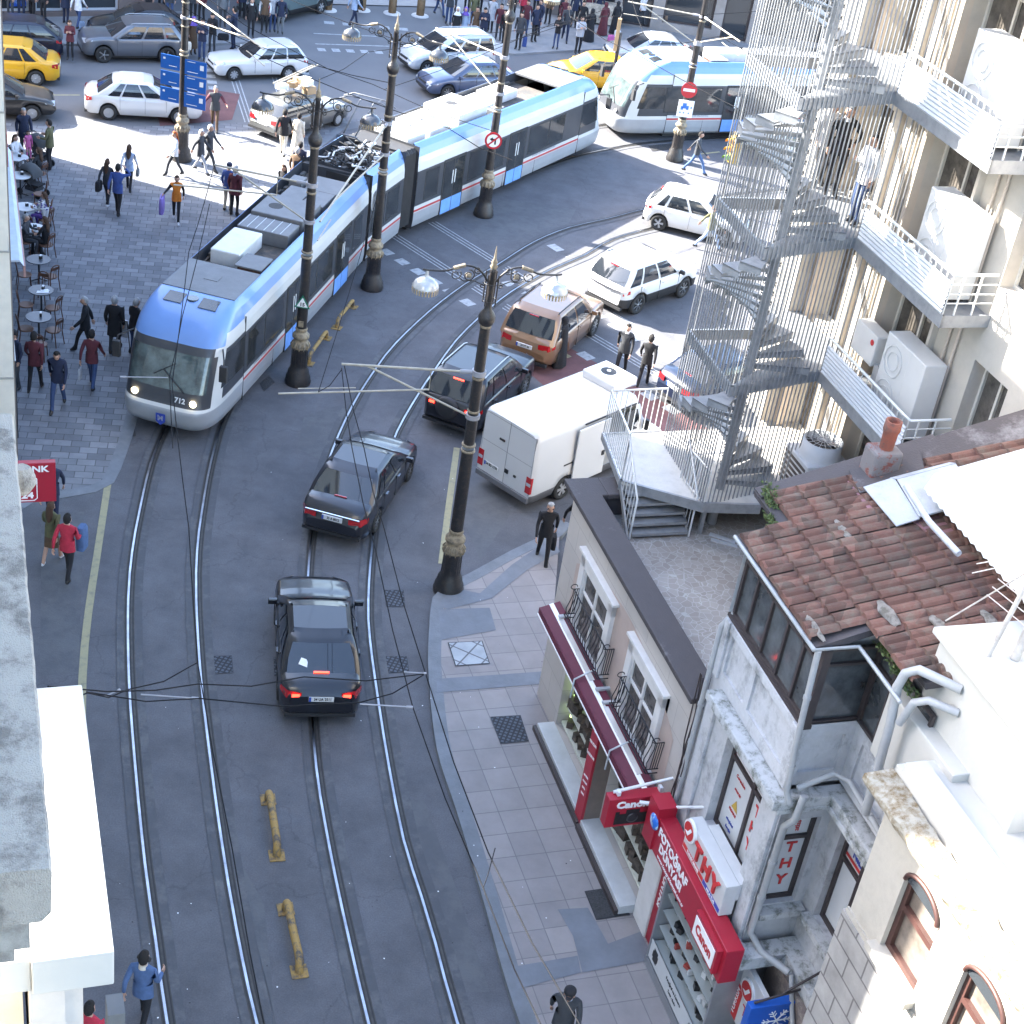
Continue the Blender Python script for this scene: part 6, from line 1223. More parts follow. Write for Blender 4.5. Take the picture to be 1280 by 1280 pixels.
    b = MB(); b.lathe([(.16, 0), (.16, .05)], (L - 1.9, .0, 3.285), n=16); xf(b, M).build('roof_light', TGL, tr)
    b = MB(); b.box((L - 4.1, -1.03, 3.30), (L - XN + .15, 1.03, 3.372)); b.box((L - 3.4, -.2, 3.372), (L - 3.05, .2, 3.385)); xf(b, M).build('roof_panel', RGREY, tr)
    b = MB(); b.box((0, -1.0, 2.93), (L - 4.1, 1.0, 2.98)); xf(b, M).build('roof_floor', RDARK, tr)
    e = L - 4.1
    def unit(nm, x0, x1, y0, y1, h, mt, bev=.03, z0=2.985): u = MB(); u.box((x0, y0, z0), (x1, y1, z0 + h)); return xf(u, M).build(nm, mt, tr, bevel=bev)
    if equip == 'front':
        unit('duct', e - 1.0, e - .2, .25, .95, .38, mat('brown_duct', (.10, .05, .035), .7)); unit('duct_lid', e - 1.05, e - .15, .2, .98, .04, RGREY, 0, 3.37)
        u = unit('roof_unit', e - 2.5, e - .75, -.78, .10, .46, RWHITE, .04); unit('roof_unit', e - 2.3, e - 1.1, -.82, -.72, .40, RWHITE, .02)
        unit('louvre_box', e - 3.7, e - 2.75, -.8, .78, .42, RGREY, .02)
        b = MB()
        for k in range(6): b.box((e - 3.68, -.76 + .255 * k, 3.406), (e - 2.77, -.745 + .255 * k, 3.418))
        xf(b, M).build('louvre', MATS['pale_metal'], tr)
        unit('roof_unit', e - 5.4, e - 3.8, -.80, .84, .50, RGREY, .03); b = MB(); b.lathe([(.22, 3.487), (.22, 3.492)], (e - 4.5, -.28, 0), n=18); xf(b, M).build('fan_hole', RUBB, tr)
        unit('cover_plate', e - 6.7, e - 5.55, -.62, .1, .34, RGREY, .02); unit('cover_plate', e - 6.7, e - 5.55, .14, .84, .34, RGREY, .02); unit('cover_plate', e - 8.0, e - 6.8, -.2, .84, .30, RGREY, .02); unit('switch_box', e - 7.4, e - 6.9, -.78, -.35, .42, RGREY, .02)
    else:
        unit('roof_unit', .15, 1.2, -.70, .75, .40, RWHITE, .03); unit('roof_unit', 1.45, 2.6, -.75, .1, .40, RWHITE, .03); unit('roof_unit', 1.45, 3.1, .16, .8, .42, RWHITE, .03); unit('roof_unit', 3.25, 5.1, -.75, .85, .58, RWHITE, .03)
        b = MB(); b.lathe([(.22, 3.567), (.22, 3.572)], (4.1, .2, 0), n=18); xf(b, M).build('fan_hole', RUBB, tr)
        unit('roof_unit', 5.4, 6.6, -.35, .8, .30, RWHITE, .03); unit('roof_unit', 6.8, 8.3, -.1, .85, .34, RWHITE, .03)
        for k in range(3): unit('duct', 5.45 + .3 * k, 5.65 + .3 * k, -.8, -.45, .28, RGREY, .01)
    rnd = random.Random(seed); b = MB()
    for k in range(26):
        x, y = rnd.uniform(.2, e - .4), rnd.choice((-1, 1)) * rnd.uniform(.82, .96); b.cbox((x, y, 3.06), (rnd.uniform(.1, .35), rnd.uniform(.05, .12), rnd.uniform(.08, .2)))
    for y in (-.9, .9): b.tube([(.2, y, 3.05), (e - .2, y, 3.05)], .025, n=6)
    xf(b, M).build('roof_cabling', RDARK, tr, kind='stuff')
    b = MB(); 
    for xc in (1.3, L - 3.6):
        b.box((xc - 1.0, -.9, .06), (xc + 1.0, .9, .5))
        for dx in (-.8, .8):
            for y in (-.75, .75): b.lathe([(.30, -.06), (.30, .06)], (xc + dx, y, .31), n=18, M=Matrix.Rotation(R(90), 3, 'X'))
    xf(b, M).build('bogie', RUBB, tr)
    if number:
        text(number, .20, M @ frame3((L - .145, .46, 1.20), (0, 1, 0), (-.2, 0, 1)), TW, parent=tr, bold=.006)
        b = MB(); b.slab([(L + .012, -.13, .78), (L + .012, .13, .78), (L + .012, .13, .55), (L + .012, 0, .44), (L + .012, -.13, .55)], .01); lg = xf(b, M).build('round_badge', TBLU, tr)
        text('M', .22, M @ frame3((L + .018, .0, .64), (0, 1, 0), (0, 0, 1)), TW, parent=lg, bold=.008); b = MB(); b.slab([(L + .015, -.07, .54), (L + .015, .07, .54), (L + .015, 0, .45)], .004); xf(b, M).build('red_point', WRED, lg)
def mid_module(tr, M, L, panto=True, seed=3):
    b = MB(); shell(b, 0, L); b.add([(0, -1.3, .3), (0, 1.3, .3), (0, 1.3, 3.3), (0, -1.3, 3.3)], [(3, 2, 1, 0)], 3); b.add([(L, -1.3, .3), (L, 1.3, .3), (L, 1.3, 3.3), (L, -1.3, 3.3)], [(0, 1, 2, 3)], 3); xf(b, M).build('body', bodymats(), tr)
    for sg in (-1, 1):
        for a0, a1 in ((.35, 1.3), (1.5, 2.5)):
            f = MB(); f.box((a0 - .04, sg * 1.322, 1.26), (a1 + .04, sg * 1.330, 2.34)); fo = xf(f, M).build('window_frame', RUBB, tr); g_ = MB(); g_.box((a0, sg * 1.329, 1.30), (a1, sg * 1.334, 2.30)); xf(g_, M).build('pane', TGL, fo)
    b = MB(); b.box((0, -1.0, 2.93), (L, 1.0, 2.98)); xf(b, M).build('roof_floor', RDARK, tr)
    rnd = random.Random(seed); b = MB()
    for k in range(60):
        x, y = rnd.uniform(.1, L - .1), rnd.uniform(-.85, .85); r_ = rnd.random()
        if r_ < .5: b.cbox((x, y, 3.0 + rnd.uniform(.02, .2)), (rnd.uniform(.08, .3), rnd.uniform(.06, .25), rnd.uniform(.08, .26)), 0, Matrix.Rotation(rnd.uniform(-.6, .6), 3, 'Z'))
        else: P = [Vector((x + rnd.uniform(-.3, .3), y + rnd.uniform(-.3, .3), 3.05 + rnd.uniform(0, .35))) for _ in range(4)]; b.tube(smooth_poly(P, .08), .028, n=6)
    xf(b, M).build('roof_cabling', [RUBB], tr, kind='stuff'); b = MB()
    for k in range(22):
        x, y = rnd.uniform(.1, L - .1), rnd.uniform(-.85, .85); P = [Vector((x + rnd.uniform(-.3, .3), y + rnd.uniform(-.3, .3), 3.12 + rnd.uniform(0, .3))) for _ in range(3)]; b.tube(smooth_poly(P, .08), .03, n=6)
    for k in range(10): b.lathe([(.05, 0), (.07, .04), (.05, .08), (.07, .12), (.05, .16)], (rnd.uniform(.1, L - .1), rnd.uniform(-.8, .8), 2.99), n=8)
    xf(b, M).build('roof_insulators', RWHITE, tr, kind='stuff')
    if panto:
        b = MB()
        for y in (-.35, .35): b.tube([(.4, y, 3.2), (1.9, y * .6, 4.1), (.6, y * .7, 4.95)], .035, n=6)
        b.tube([(1.9, -.3, 4.1), (1.9, .3, 4.1)], .03)
        for dx in (-.18, .18): b.tube([(.6 + dx, -.95, 4.85), (.6 + dx, -.6, 5.02), (.6 + dx, .6, 5.02), (.6 + dx, .95, 4.85)], .022)
        b.tube([(.42, -.4, 5.0), (.78, -.4, 5.0)], .02); b.tube([(.42, .4, 5.0), (.78, .4, 5.0)], .02); b.tube([(.3, -.5, 3.2), (.3, .5, 3.2)], .03); xf(b, M).build('pantograph', mat('panto_grey', (.12, .13, .15), .45, .3), tr)
def bellows(tr, p, q):
    b = MB(); n = 10; d = (q - p); dn = d.normalized(); r = Vector((dn.y, -dn.x, 0)); rings = []
    for i in range(n + 1):
        c = p + d * (i / n); w_ = 1.22 if i % 2 else 1.15; rings.append([c + r * w_ + Vector((0, 0, .45)), c + r * w_ + Vector((0, 0, 3.1)), c + r * (w_ - .12) + Vector((0, 0, 3.22)), c - r * (w_ - .12) + Vector((0, 0, 3.22)), c - r * w_ + Vector((0, 0, 3.1)), c - r * w_ + Vector((0, 0, .45))])
    b.loft(rings, sm=False); b.build('bellows', RUBB, tr)
def dirM(p, d):
    d = Vector((d[0], d[1], 0)).normalized(); M = Matrix((d, Vector((-d.y, d.x, 0)), Vector((0, 0, 1)))).transposed().to_4x4(); M.translation = (p[0], p[1], 0); return M
def tram(name, label, org, segs, number, lit, seed):
    """segs: nose point A, joint B, joint C, joint D, nose E (world xy)"""
    A_, B_, C_, D_, E_2 = [Vector((*p, 0)) for p in segs]; o = thing(name, label, 'tram', (org[0], org[1], 0)); Om = Matrix.Translation((-org[0], -org[1], 0))
    end_module(o, Om @ dirM(B_, A_ - B_), (A_ - B_).length, lit, number, seed, 'front'); mid_module(o, Om @ dirM(C_, B_ - C_) @ Matrix.Translation((.35, 0, 0)), (B_ - C_).length - .7, True, seed + 1)
    end_module(o, Om @ dirM(D_, E_2 - D_), (E_2 - D_).length, False, None, seed + 2, 'rear')
    bellows(o, Om @ (B_ + (B_ - A_).normalized() * -.02), Om @ (C_ + (B_ - C_) * (1 - .35 / (B_ - C_).length))); bellows(o, Om @ (C_ + (B_ - C_) * (.35 / (B_ - C_).length)), Om @ D_)
    return o
tram('tram', 'three part blue and white tram with number 712 rounding the bend, lamps lit', (-9.3, 36.2), [(-9.55, 35.75), (-7.52, 48.45), (-6.62, 51.7), (-6.25, 52.35), (.1, 64.8)], '712', True, 1)
tram('tram', 'second blue and white tram following behind, partly hidden by the fire escape', (1.0, 66.0), [(1.05, 66.45), (12.0, 72.3), (15.3, 73.2), (16.0, 73.3), (29, 74.5)], '', False, 9)
# ------------------------------------------------------------------ cars
TYRE = mat('tyre', (.018, .018, .018), .8, 0, .15, 8); RIM = mat('alloy_rim', (.42, .43, .45), .3, .6, .05, 5); RIMW = mat('wheel_cover', (.55, .56, .58), .35, .2, .05); CGL = mat('car_glass', (.018, .022, .028), .04, 0, 0, spec=.9)
TLR = mat('tail_light_red', (.40, .012, .015), .15, 0, 0, coat=1); TLL = mat('brake_light_on', (1., .04, .02), .3, 0, 0, emit=1.1); HDL = mat('headlight_glass', (.45, .47, .50), .1, .2, .2, 15, coat=1); TRIM = mat('black_trim', (.02, .02, .022), .6, 0, .1, 6)
PLW = mat('plate_white', (.62, .62, .62), .5, 0, 0); CHROME = mat('chrome', (.6, .6, .62), .15, 1, 0); PLB = mat('plate_blue', (.01, .06, .35), .5, 0, 0)
def paint(n, c, metal=.0, rough=.28): return mat('paint_' + n, c, rough, metal * .6, .03, .6, coat=.45 if max(c) < .1 else .8)
def wheel_mesh(r_, w_, spokes=8, cover=False):
    b = MB(); M = Matrix.Rotation(R(90), 3, 'X')
    b.lathe([(r_ * .64, -w_ / 2), (r_ * .93, -w_ / 2), (r_, -w_ * .32), (r_, w_ * .32), (r_ * .93, w_ / 2), (r_ * .66, w_ / 2), (r_ * .62, w_ * .30)], n=26, M=M)
    k = MB(); k.lathe([(.001, w_ * .10), (r_ * .63, w_ * .12), (r_ * .66, w_ * .44), (r_ * .61, w_ * .45), (r_ * .59, w_ * .25)], n=26, M=M, mi=1)
    for i in range(spokes):
        a = 2 * math.pi * i / spokes; c, s = math.cos(a), math.sin(a); t = r_ * (.16 if cover else .085); t2 = r_ * (.08 if cover else .05)
        P = [(-s * t2 + c * r_ * .08, -w_ * .46, c * t2 + s * r_ * .08), (s * t2 + c * r_ * .08, -w_ * .46, -c * t2 + s * r_ * .08), (s * t + c * r_ * .62, -w_ * .42, -c * t + s * r_ * .62), (-s * t + c * r_ * .62, -w_ * .42, c * t + s * r_ * .62)]
        k.add(P, [(0, 1, 2, 3)]); k.add(P[::-1], [(0, 1, 2, 3)])
    k.lathe([(r_ * .12, w_ * .40), (r_ * .10, w_ * .47), (.001, w_ * .48)], n=12, M=M)
    return b, k
def interp(tab, x):
    if x <= tab[0][0]: return tab[0][1]
    for i in range(len(tab) - 1):
        if x <= tab[i + 1][0]: u = (x - tab[i][0]) / (tab[i + 1][0] - tab[i][0]); u = u * u * (3 - 2 * u) * .35 + u * .65; return tab[i][1] * (1 - u) + tab[i + 1][1] * u
    return tab[-1][1]
SP = {
 'sedan': dict(L=4.55, W=1.78, wb=2.66, fo=.90, r=.315, top=[(-2.275, .62), (-2.22, .80), (-2.12, .93), (-1.95, 1.02), (-1.45, 1.04), (-1.0, .98), (.75, .95), (1.0, .96), (1.35, .93), (1.9, .82), (2.15, .72), (2.25, .58), (2.275, .5)], cab=(-1.80, -1.02, .20, 1.10), belt=.95, roof=1.49, wins=[(.14, .30), (.33, .62), (.655, .90)]),
 'suv': dict(L=4.42, W=1.84, wb=2.64, fo=.86, r=.36, top=[(-2.21, .65), (-2.18, .95), (-2.12, 1.08), (-1.5, 1.10), (.8, 1.06), (1.05, 1.09), (1.5, 1.08), (1.92, 1.02), (2.08, .92), (2.18, .70), (2.21, .55)], cab=(-2.08, -1.62, .22, 1.05), belt=1.04, roof=1.70, wins=[(.06, .24), (.28, .56), (.60, .89)], rails=True),
 'hatch': dict(L=3.97, W=1.70, wb=2.47, fo=.84, r=.305, top=[(-1.985, .6), (-1.95, .85), (-1.88, .98), (-1.3, 1.0), (.8, .95), (1.0, .96), (1.35, .92), (1.75, .82), (1.92, .66), (1.985, .5)], cab=(-1.88, -1.40, .18, 1.0), belt=.96, roof=1.47, wins=[(.12, .22), (.26, .56), (.60, .89)]),
 'wagon': dict(L=4.20, W=1.64, wb=2.45, fo=.80, r=.29, top=[(-2.1, .55), (-2.08, .85), (-2.0, .92), (.6, .88), (.9, .88), (1.3, .86), (1.9, .80), (2.05, .70), (2.1, .5)], cab=(-1.98, -1.60, -.05, .62), belt=.89, roof=1.40, wins=[(.04, .34), (.37, .62), (.65, .88)]),
 'mpv': dict(L=4.45, W=1.74, wb=2.9, fo=.82, r=.31, top=[(-2.22, .6), (-2.2, .95), (-2.12, 1.02), (.9, .96), (1.1, .97), (1.5, .93), (1.95, .82), (2.12, .66), (2.22, .5)], cab=(-2.14, -1.98, .25, 1.2), belt=.98, roof=1.62, wins=[(.04, .30), (.34, .60), (.64, .88)], rails=True)}
def car(name, label, pos, ang, sp, pm, group=None, lit=False, plate='', spokes=9, trimlow=False, roofm=None, spare=False, cover=False, headlit=False, trunk=0, **kw):
    S = dict(SP[sp]); S.update(kw); L, W, wb, r_ = S['L'], S['W'], S['wb'], S['r']; fx = L / 2 - S['fo']; rx = fx - wb; cx = (fx + rx) / 2
    o = thing(name, label, kw.get('cat', 'car'), (pos[0], pos[1], 0), ang, group)
    n = 60; xs = sorted({-L / 2 + L * i / n for i in range(n + 1)}); rings = []; ZB = .24 if sp != 'suv' else .30; RA = r_ * 1.16
    def halfw(x):
        e = abs(x) / (L / 2); return W / 2 * (1 - .06 * max(0, (e - .5) / .5) ** 1.6 - .19 * max(0, (e - .82) / .18) ** 2.4)
    for x in xs:
        w_ = halfw(x); zt = interp(S['top'], x); e = abs(x) / (L / 2); zb = ZB + .14 * max(0, (e - .9) / .1) ** 2
        for ax in (fx, rx):
            d = abs(x - ax)
            if d < RA: zb = max(zb, r_ + math.sqrt(RA * RA - d * d))
        zb = min(zb, zt - .10); zs = zt - .10 * (zt - ZB); zm = max(ZB + (zt - ZB) * .45, zb + .01)
        half = [(w_ * .90, zb), (w_ * .975, zb + .03), (w_, max(zm, zb + .04)), (w_ * .985, max(zt - .13, zb + .05)), (w_ * .955, zt - .045), (w_ * .86, zt - .005), (w_ * .45, zt + .018)]
        rings.append([Vector((x, y, z)) for y, z in half] + [Vector((x, 0, zt + .025))] + [Vector((x, -y, z)) for y, z in reversed(half)])
    b = MB(); low = (lambda i, j: 1 if j in (0, 13) else 0) if trimlow else None
    b.loft(rings, caps=True, mfun=(lambda i, j: 1 if (j in (0, 1, 12, 13) and trimlow) else 0)); body = b.build('body', [pm, TRIM], o)
    b = MB(); b.box((rx - .1, -W * .40, .2), (fx + .1, W * .40, .6)); b.box((-L / 2 + .12, -W * .30, .22), (L / 2 - .12, W * .30, .5)); b.build('chassis', TRIM, o)
    x0, x1, x2, x3 = S['cab']; zb, zr = S['belt'], S['roof']; wb_, wr_ = W / 2 * .94, W / 2 * (.80 if sp in ('suv', 'mpv') else .76)
    def cab(u, v, sg):   # side face, u rear..front, v belt..roof
        xb = x0 + (x3 - x0) * u; xr = x1 + (x2 - x1) * u; bulge = .03 * math.sin(math.pi * min(1, v)); return Vector((xb + (xr - xb) * v, sg * (wb_ + (wr_ - wb_) * v + bulge), zb + (zr - zb) * v))
    rings = []
    def endx(front, a, v):      # bowed windscreen and tail
        p = cab(1 if front else 0, min(v, 1), 1); return Vector((p.x + (.10 if front else -.07) * (1 - a * a) * (1 - .5 * max(0, v)), a * p.y, p.z))
    for v, ins in ((-.12, 0), (0, 0), (.35, 0), (.7, 0), (.86, .01), (.93, .05), (.975, .12), (1.0, .24)):
        r = []
        for sg in (1, -1):
            us = [i / 10 for i in range(11)]
            if sg < 0: us = us[::-1]
            for u in us: p = cab(u, min(v, 1), sg); r.append(Vector((p.x + (ins * (1 if u < .1 else -1 if u > .9 else 0)), p.y * (1 - ins * .62), p.z + (.025 if v == 1 else 0))))
            for a in (.6, .2, -.2, -.6): q = endx(sg > 0, a * sg, v); q.x += ins * (-1 if sg > 0 else 1); q.y *= 1 - ins * .5; q.z += .025 if v == 1 else 0; r.append(q)
        rings.append(r)
    b = MB(); b.loft(rings, caps=True, sm=True)
    b.add([p + Vector((0, 0, .0)) for p in rings[-1]], [], 0); b.build('cabin', roofm or pm, o)
    def glass(nm, pts, par=o, mt=CGL): q = MB(); q.slab(pts, .012); return q.build(nm, mt, par)
    # windscreen and rear window lie on the end faces
    def endp(front, a, v, k=.012):
        p = cab(1 if front else 0, v, 1); d = Vector(((x2 - x3) if front else (x1 - x0), 0, zr - zb)); nn = Vector((d.z, 0, -d.x)).normalized() * (1 if front else -1); return endx(front, a, v) + nn * k
    A = .88
    def bowed(nm, front, v0, v1):
        q = MB(); n = 10; G0 = [endp(front, A * (2 * i / n - 1) * (1 if front else -1), v0) for i in range(n + 1)] + [endp(front, A * (2 * i / n - 1) * (1 if front else -1), (v0 + v1) / 2, .014) for i in range(n + 1)] + [endp(front, .96 * A * (2 * i / n - 1) * (1 if front else -1), v1) for i in range(n + 1)]
        q.add(G0, [(i + r * (n + 1), i + 1 + r * (n + 1), i + 1 + (r + 1) * (n + 1), i + (r + 1) * (n + 1)) for r in (0, 1) for i in range(n)], 0, True); return q.build(nm, CGL, o)
    bowed('windscreen', True, .05, .86); rw = bowed('rear_window', False, .12, .84)
    if S.get('hl', True) and sp in ('suv', 'sedan', 'hatch'):
        q = MB(); p = endp(False, 0, .80 if sp != 'sedan' else .18, .02); q.box((p.x - .02, -.16, p.z - .015), (p.x + .01, .16, p.z + .015)); q.build('high_brake_light', TLL if lit else TLR, rw)
    for sg in (1, -1):
        for (u0, u1) in S['wins']:
            G0, G1 = [], []
            for k in range(6):
                v = .05 + .84 * k / 5; A0 = cab(u0 + (.03 * v if u0 < .15 else 0), v, sg); A1 = cab(u1 - (.03 * v if u1 > .8 else 0), v, sg); A0.y += sg * .012; A1.y += sg * .012; G0 += [A0, A1]
            q = MB(); q.add(G0, [((2 * k, 2 * k + 1, 2 * k + 3, 2 * k + 2) if sg < 0 else (2 * k + 1, 2 * k, 2 * k + 2, 2 * k + 3)) for k in range(5)]); q.build('side_window', CGL, o)
        q = MB(); xm = (x3 + x2 * .1) / 1.1 - .18; q.cbox((xm, sg * (W / 2 + .08), zb + .04), (.10, .20, .13), 0); q.tube([(xm, sg * (W / 2 - .06), zb - .02), (xm, sg * (W / 2 + .05), zb)], .03, n=5); q.build('mirror', pm if not trimlow else TRIM, o, bevel=.02)
        q = MB(); xl = -L / 2 + .06; zt = interp(S['top'], xl + .1); zt = min(zt, .98 if sp != 'suv' else 1.02); wl = halfw(xl)
        q.add([(xl - .05, sg * wl * .58, zt - .06), (xl - .05, sg * wl * .58, zt - .22), (xl + .0, sg * (wl + .004), zt - .24), (xl + .22, sg * (halfw(xl + .24) + .012), zt - .17), (xl + .22, sg * (halfw(xl + .24) + .004), zt - .05), (xl + .0, sg * (wl * .97 + .004), zt - .04)], [(0, 1, 2, 5), (5, 2, 3, 4)] if sg > 0 else [(5, 2, 1, 0), (4, 3, 2, 5)])
        q.build('tail_light', TLR, o)
        if lit:
            q = MB(); q.cbox((xl - .05, sg * wl * .74, zt - .14), (.015, .16, .07)); q.build('tail_lamp', TLL, o)
        q = MB(); xl = L / 2 - .07; wl = halfw(xl); zt = interp(S['top'], xl - .12)
        q.add([(xl + .045, sg * wl * .62, zt - .03), (xl + .05, sg * wl * .62, zt - .17), (xl + .0, sg * (wl + .006), zt - .16), (xl - .34, sg * (halfw(xl - .34) + .010), zt - .05), (xl - .30, sg * (halfw(xl - .3) * .9), zt + .045)], [(0, 1, 2), (0, 2, 3, 4)] if sg < 0 else [(2, 1, 0), (4, 3, 2, 0)]); q.build('headlight', HLIGHT if headlit else HDL, o)
        for ax in (fx, rx):
            t, k = wheel_mesh(r_, .21, spokes, cover); Mw = Matrix.Translation((ax, sg * (W / 2 - .115), r_)) @ (Matrix.Identity(4) if sg < 0 else Matrix.Rotation(math.pi, 4, 'Z'))
            wo = xf(t, Mw).build('wheel', TYRE, o); xf(k, Mw).build('rim', [RIMW if cover else RIM, TRIM], wo)
        for (u0, u1) in S['wins'][-2:]:
            q = MB(); p = cab(u0 + .03, 0, sg); q.cbox((p.x + .06, sg * (halfw(p.x) + .004), zb - .13), (.16, .03, .03)); q.build('door_handle', CHROME if S.get('chrome') else pm, o)
    q = MB()
    for u in ([a for a, _ in S['wins'][1:]] + [.93]):
        for sg in (1, -1): p = cab(u - .02, 0, sg); q.box((p.x, sg * (W / 2 * .97), .34 + (.12 if abs(p.x - rx) < .5 or abs(p.x - fx) < .5 else 0)), (p.x + .008, sg * (W / 2 + .0025), zb - .03))
    q.build('door_gap', TRIM, o)
    q = MB(); q.box((L / 2 - .05, -W * .30, .34), (L / 2 + .003, W * .30, .46)); q.box((L / 2 - .09, -W * .20, .54), (L / 2 - .015, W * .20, .64)); q.build('grille', TRIM, o)
    zp = {'sedan': .74, 'suv': .78, 'hatch': .70, 'wagon': .62, 'mpv': .74}[sp]
    q = MB(); xe = -L / 2 - .012; q.box((xe, -.26, zp - .06), (xe + .04, .26, zp + .06)); pl = q.build('number_plate', PLW, o)
    if plate: text(plate, .105, frame3((xe - .004, -.03, zp), (0, -1, 0), (0, 0, 1)), SBLK, parent=pl, sx=.72, ext=.002, bold=.003); q = MB(); q.box((xe - .003, .21, zp - .058), (xe, .258, zp + .058)); q.build('blue_band', PLB, pl)
    q = MB(); q.box((-L / 2 - .006, -W * .42, .27), (-L / 2 + .1, W * .42, .36)); q.build('bumper', TRIM, o)
    if S.get('rails'):
        for sg in (1, -1): q = MB(); q.tube([(x1 + .1, sg * wr_ * .9, zr + .02), (x1 + .25, sg * wr_ * .92, zr + .06), (x2 - .25, sg * wr_ * .92, zr + .06), (x2 - .05, sg * wr_ * .9, zr + .01)], .018, n=6); q.build('roof_rail', TRIM if kw.get('darkrail') else RIM, o)
    if spare: q = MB(); q.lathe([(.001, .14), (.24, .14), (.33, .10), (.34, .0)], (-L / 2 - .02, .05, .86), n=24, M=Matrix.Rotation(R(-90), 3, 'Y')); q.build('spare_wheel', TRIM, o)
    return o
def by_wheels(rear, front, side, sp, z=0, **kw):
    """position from the ground points of the two wheels seen on one side (-1 = right-hand side)"""
    S = dict(SP[sp]); S.update(kw); A, B = at(*rear), at(*front); d = (B - A).normalized(); fx = S['L'] / 2 - S['fo']; lat = Vector((-d.y, d.x, 0)) * (-side * (S['W'] / 2 - .02)); mid = (A + B) / 2 + lat; ctr = mid - d * (fx - S['wb'] / 2); return ctr, math.atan2(d.y, d.x)
def by_axis(rear, front, L, zr=.35, zf=.5, anchor='rear'):
    A, B = at(*rear, zr), at(*front, zf); d = (B - A); d.z = 0; d.normalize(); c = A + d * (L / 2) if anchor == 'rear' else B - d * (L / 2); return c, math.atan2(d.y, d.x)
pBLK = paint('black', (.012, .013, .018), .3); pDK = paint('dark_grey', (.022, .024, .032), .5); pNAVY = paint('navy', (.012, .014, .028), .3); pWH = paint('white', (.56, .56, .56)); pBR = paint('copper', (.22, .125, .07), .35); pGR = paint('grey', (.12, .13, .15), .5); pYL = paint('taxi_yellow', (.62, .33, .012)); pSIL = paint('silver', (.40, .42, .45), .5); pBLU = paint('slate_blue', (.06, .08, .14), .4)
c, a = by_axis((400, 892), (391, 732), 4.45, .35, .62); bm = car('sedan', 'black sedan with glowing brake lights between the rails, nearest the viewer', c, a, 'sedan', pBLK, lit=True, plate='34 UA 2511', L=4.45, W=1.76, wb=2.62)
b = MB(); px_ = lambda x, y: (x, y, .95 + (x + 1.80) * .51 / .78 + .055); b.slab([px_(-1.62, -.25), px_(-1.58, .20), px_(-1.38, .26), px_(-1.42, -.08)], .004); b.slab([px_(-1.64, .30), px_(-1.58, .48), px_(-1.46, .42), px_(-1.5, .28)], .004); b.build('paper', TW, bm)
c, a = by_wheels((470, 665), (511, 601), -1, 'sedan'); cr = car('sedan', 'dark grey sedan with a chrome boot strip driving away behind the black sedan', c, a, 'sedan', pDK, plate='35 A 8012', L=4.62, wb=2.70, chrome=True, lit=False)
b = MB(); b.box((-2.325, -.70, .845), (-2.29, .70, .870)); b.build('chrome_strip', CHROME, cr)
c, a = by_wheels((606, 543), (659, 490), -1, 'suv'); car('off_roader', 'black off-roader with a spare wheel on its tail beside the white van', c, a, 'suv', pBLK, lit=True, plate='35 SS 155', spare=True, L=4.4, wb=2.62)
# copper suv: rear bumper ends give its place
A_, B_ = at(629, 420, .4), at(688, 458, .4); d = (B_ - A_).normalized(); fwd = Vector((.345, .939, 0)); md = B_ - Vector((fwd.y, -fwd.x, 0)) * .95; c = md + fwd * 2.25
car('off_roader', 'copper brown off-roader under the right lamp, a woman in black beside it', c, math.atan2(fwd.y, fwd.x), 'suv', pBR, lit=False, plate='34 VT 44', L=4.5, W=1.9, wb=2.66, r=.37, roof=1.76, rails=True, darkrail=True)
c, a = by_wheels((797, 393), (854, 372), -1, 'suv'); car('off_roader', 'white off-roader with dark trim standing beyond the copper one', c, a, 'suv', pWH, trimlow=True, L=4.18, W=1.80, wb=2.5, r=.36, roof=1.70, belt=1.05, spokes=7)
c, a = by_wheels((824, 289), (898, 307), -1, 'hatch'); car('hatchback', 'white hatchback in the sun near the man running past the cage', c, a, 'hatch', pWH, spokes=5, cover=True)
c, a = by_wheels((136, 151), (226, 156), -1, 'sedan'); car('sedan', 'bright white sedan standing behind the plaza lamp post', c, a, 'sedan', pWH, L=4.45, wb=2.65, spokes=12, cover=True)
c, a = by_wheels((209, 80), (128, 79), 1, 'suv'); car('off_roader', 'grey crossover with large alloy wheels left of the plaza lamp post', c, a, 'suv', pGR, spokes=5, roof=1.58, belt=1.0, L=4.38, wb=2.65, r=.35)
c2 = c + Vector((-.25, 2.35, 0)); car('sedan', 'dark car half hidden behind the grey crossover', c2, a + .02, 'sedan', pBLK)
c, a = by_wheels((362, 100), (291, 102), 1, 'wagon'); car('estate_car', 'old white estate car with black bumpers near the bottle green van', c, a, 'wagon', pWH, cover=True, spokes=8)
c, a = by_wheels((606, 91), (530, 94), 1, 'mpv'); car('people_carrier', 'silver white people carrier with roof rails beyond the tram', c, a, 'mpv', paint('pearl', (.50, .51, .53), .2), plate='', cover=True, spokes=6)
hd = R(198)
c = at(38, 108) ; f = Vector((math.cos(hd), math.sin(hd), 0)); rt = Vector((f.y, -f.x, 0))
c, a = by_wheels((44, 108), (-44, 102), 1, 'sedan'); tx_ = car('taxi', 'yellow taxi at the left edge between the black estate and the dark car', c, a, 'sedan', pYL, L=4.45, cover=True, spokes=10, cat='taxi', wb=2.65)
b = MB(); b.box((-.35, -.35, 1.475), (.0, .35, 1.50)); b.build('roof_mark', mat('taxi_mark', (.25, .12, .02), .5), tx_)
c, a = by_wheels((-50, 150), (38, 152), -1, 'sedan'); car('sedan', 'dark car entering at the left edge below the yellow taxi', c, a, 'sedan', paint('bronze_black', (.03, .028, .027), .4), spokes=12, cover=True)
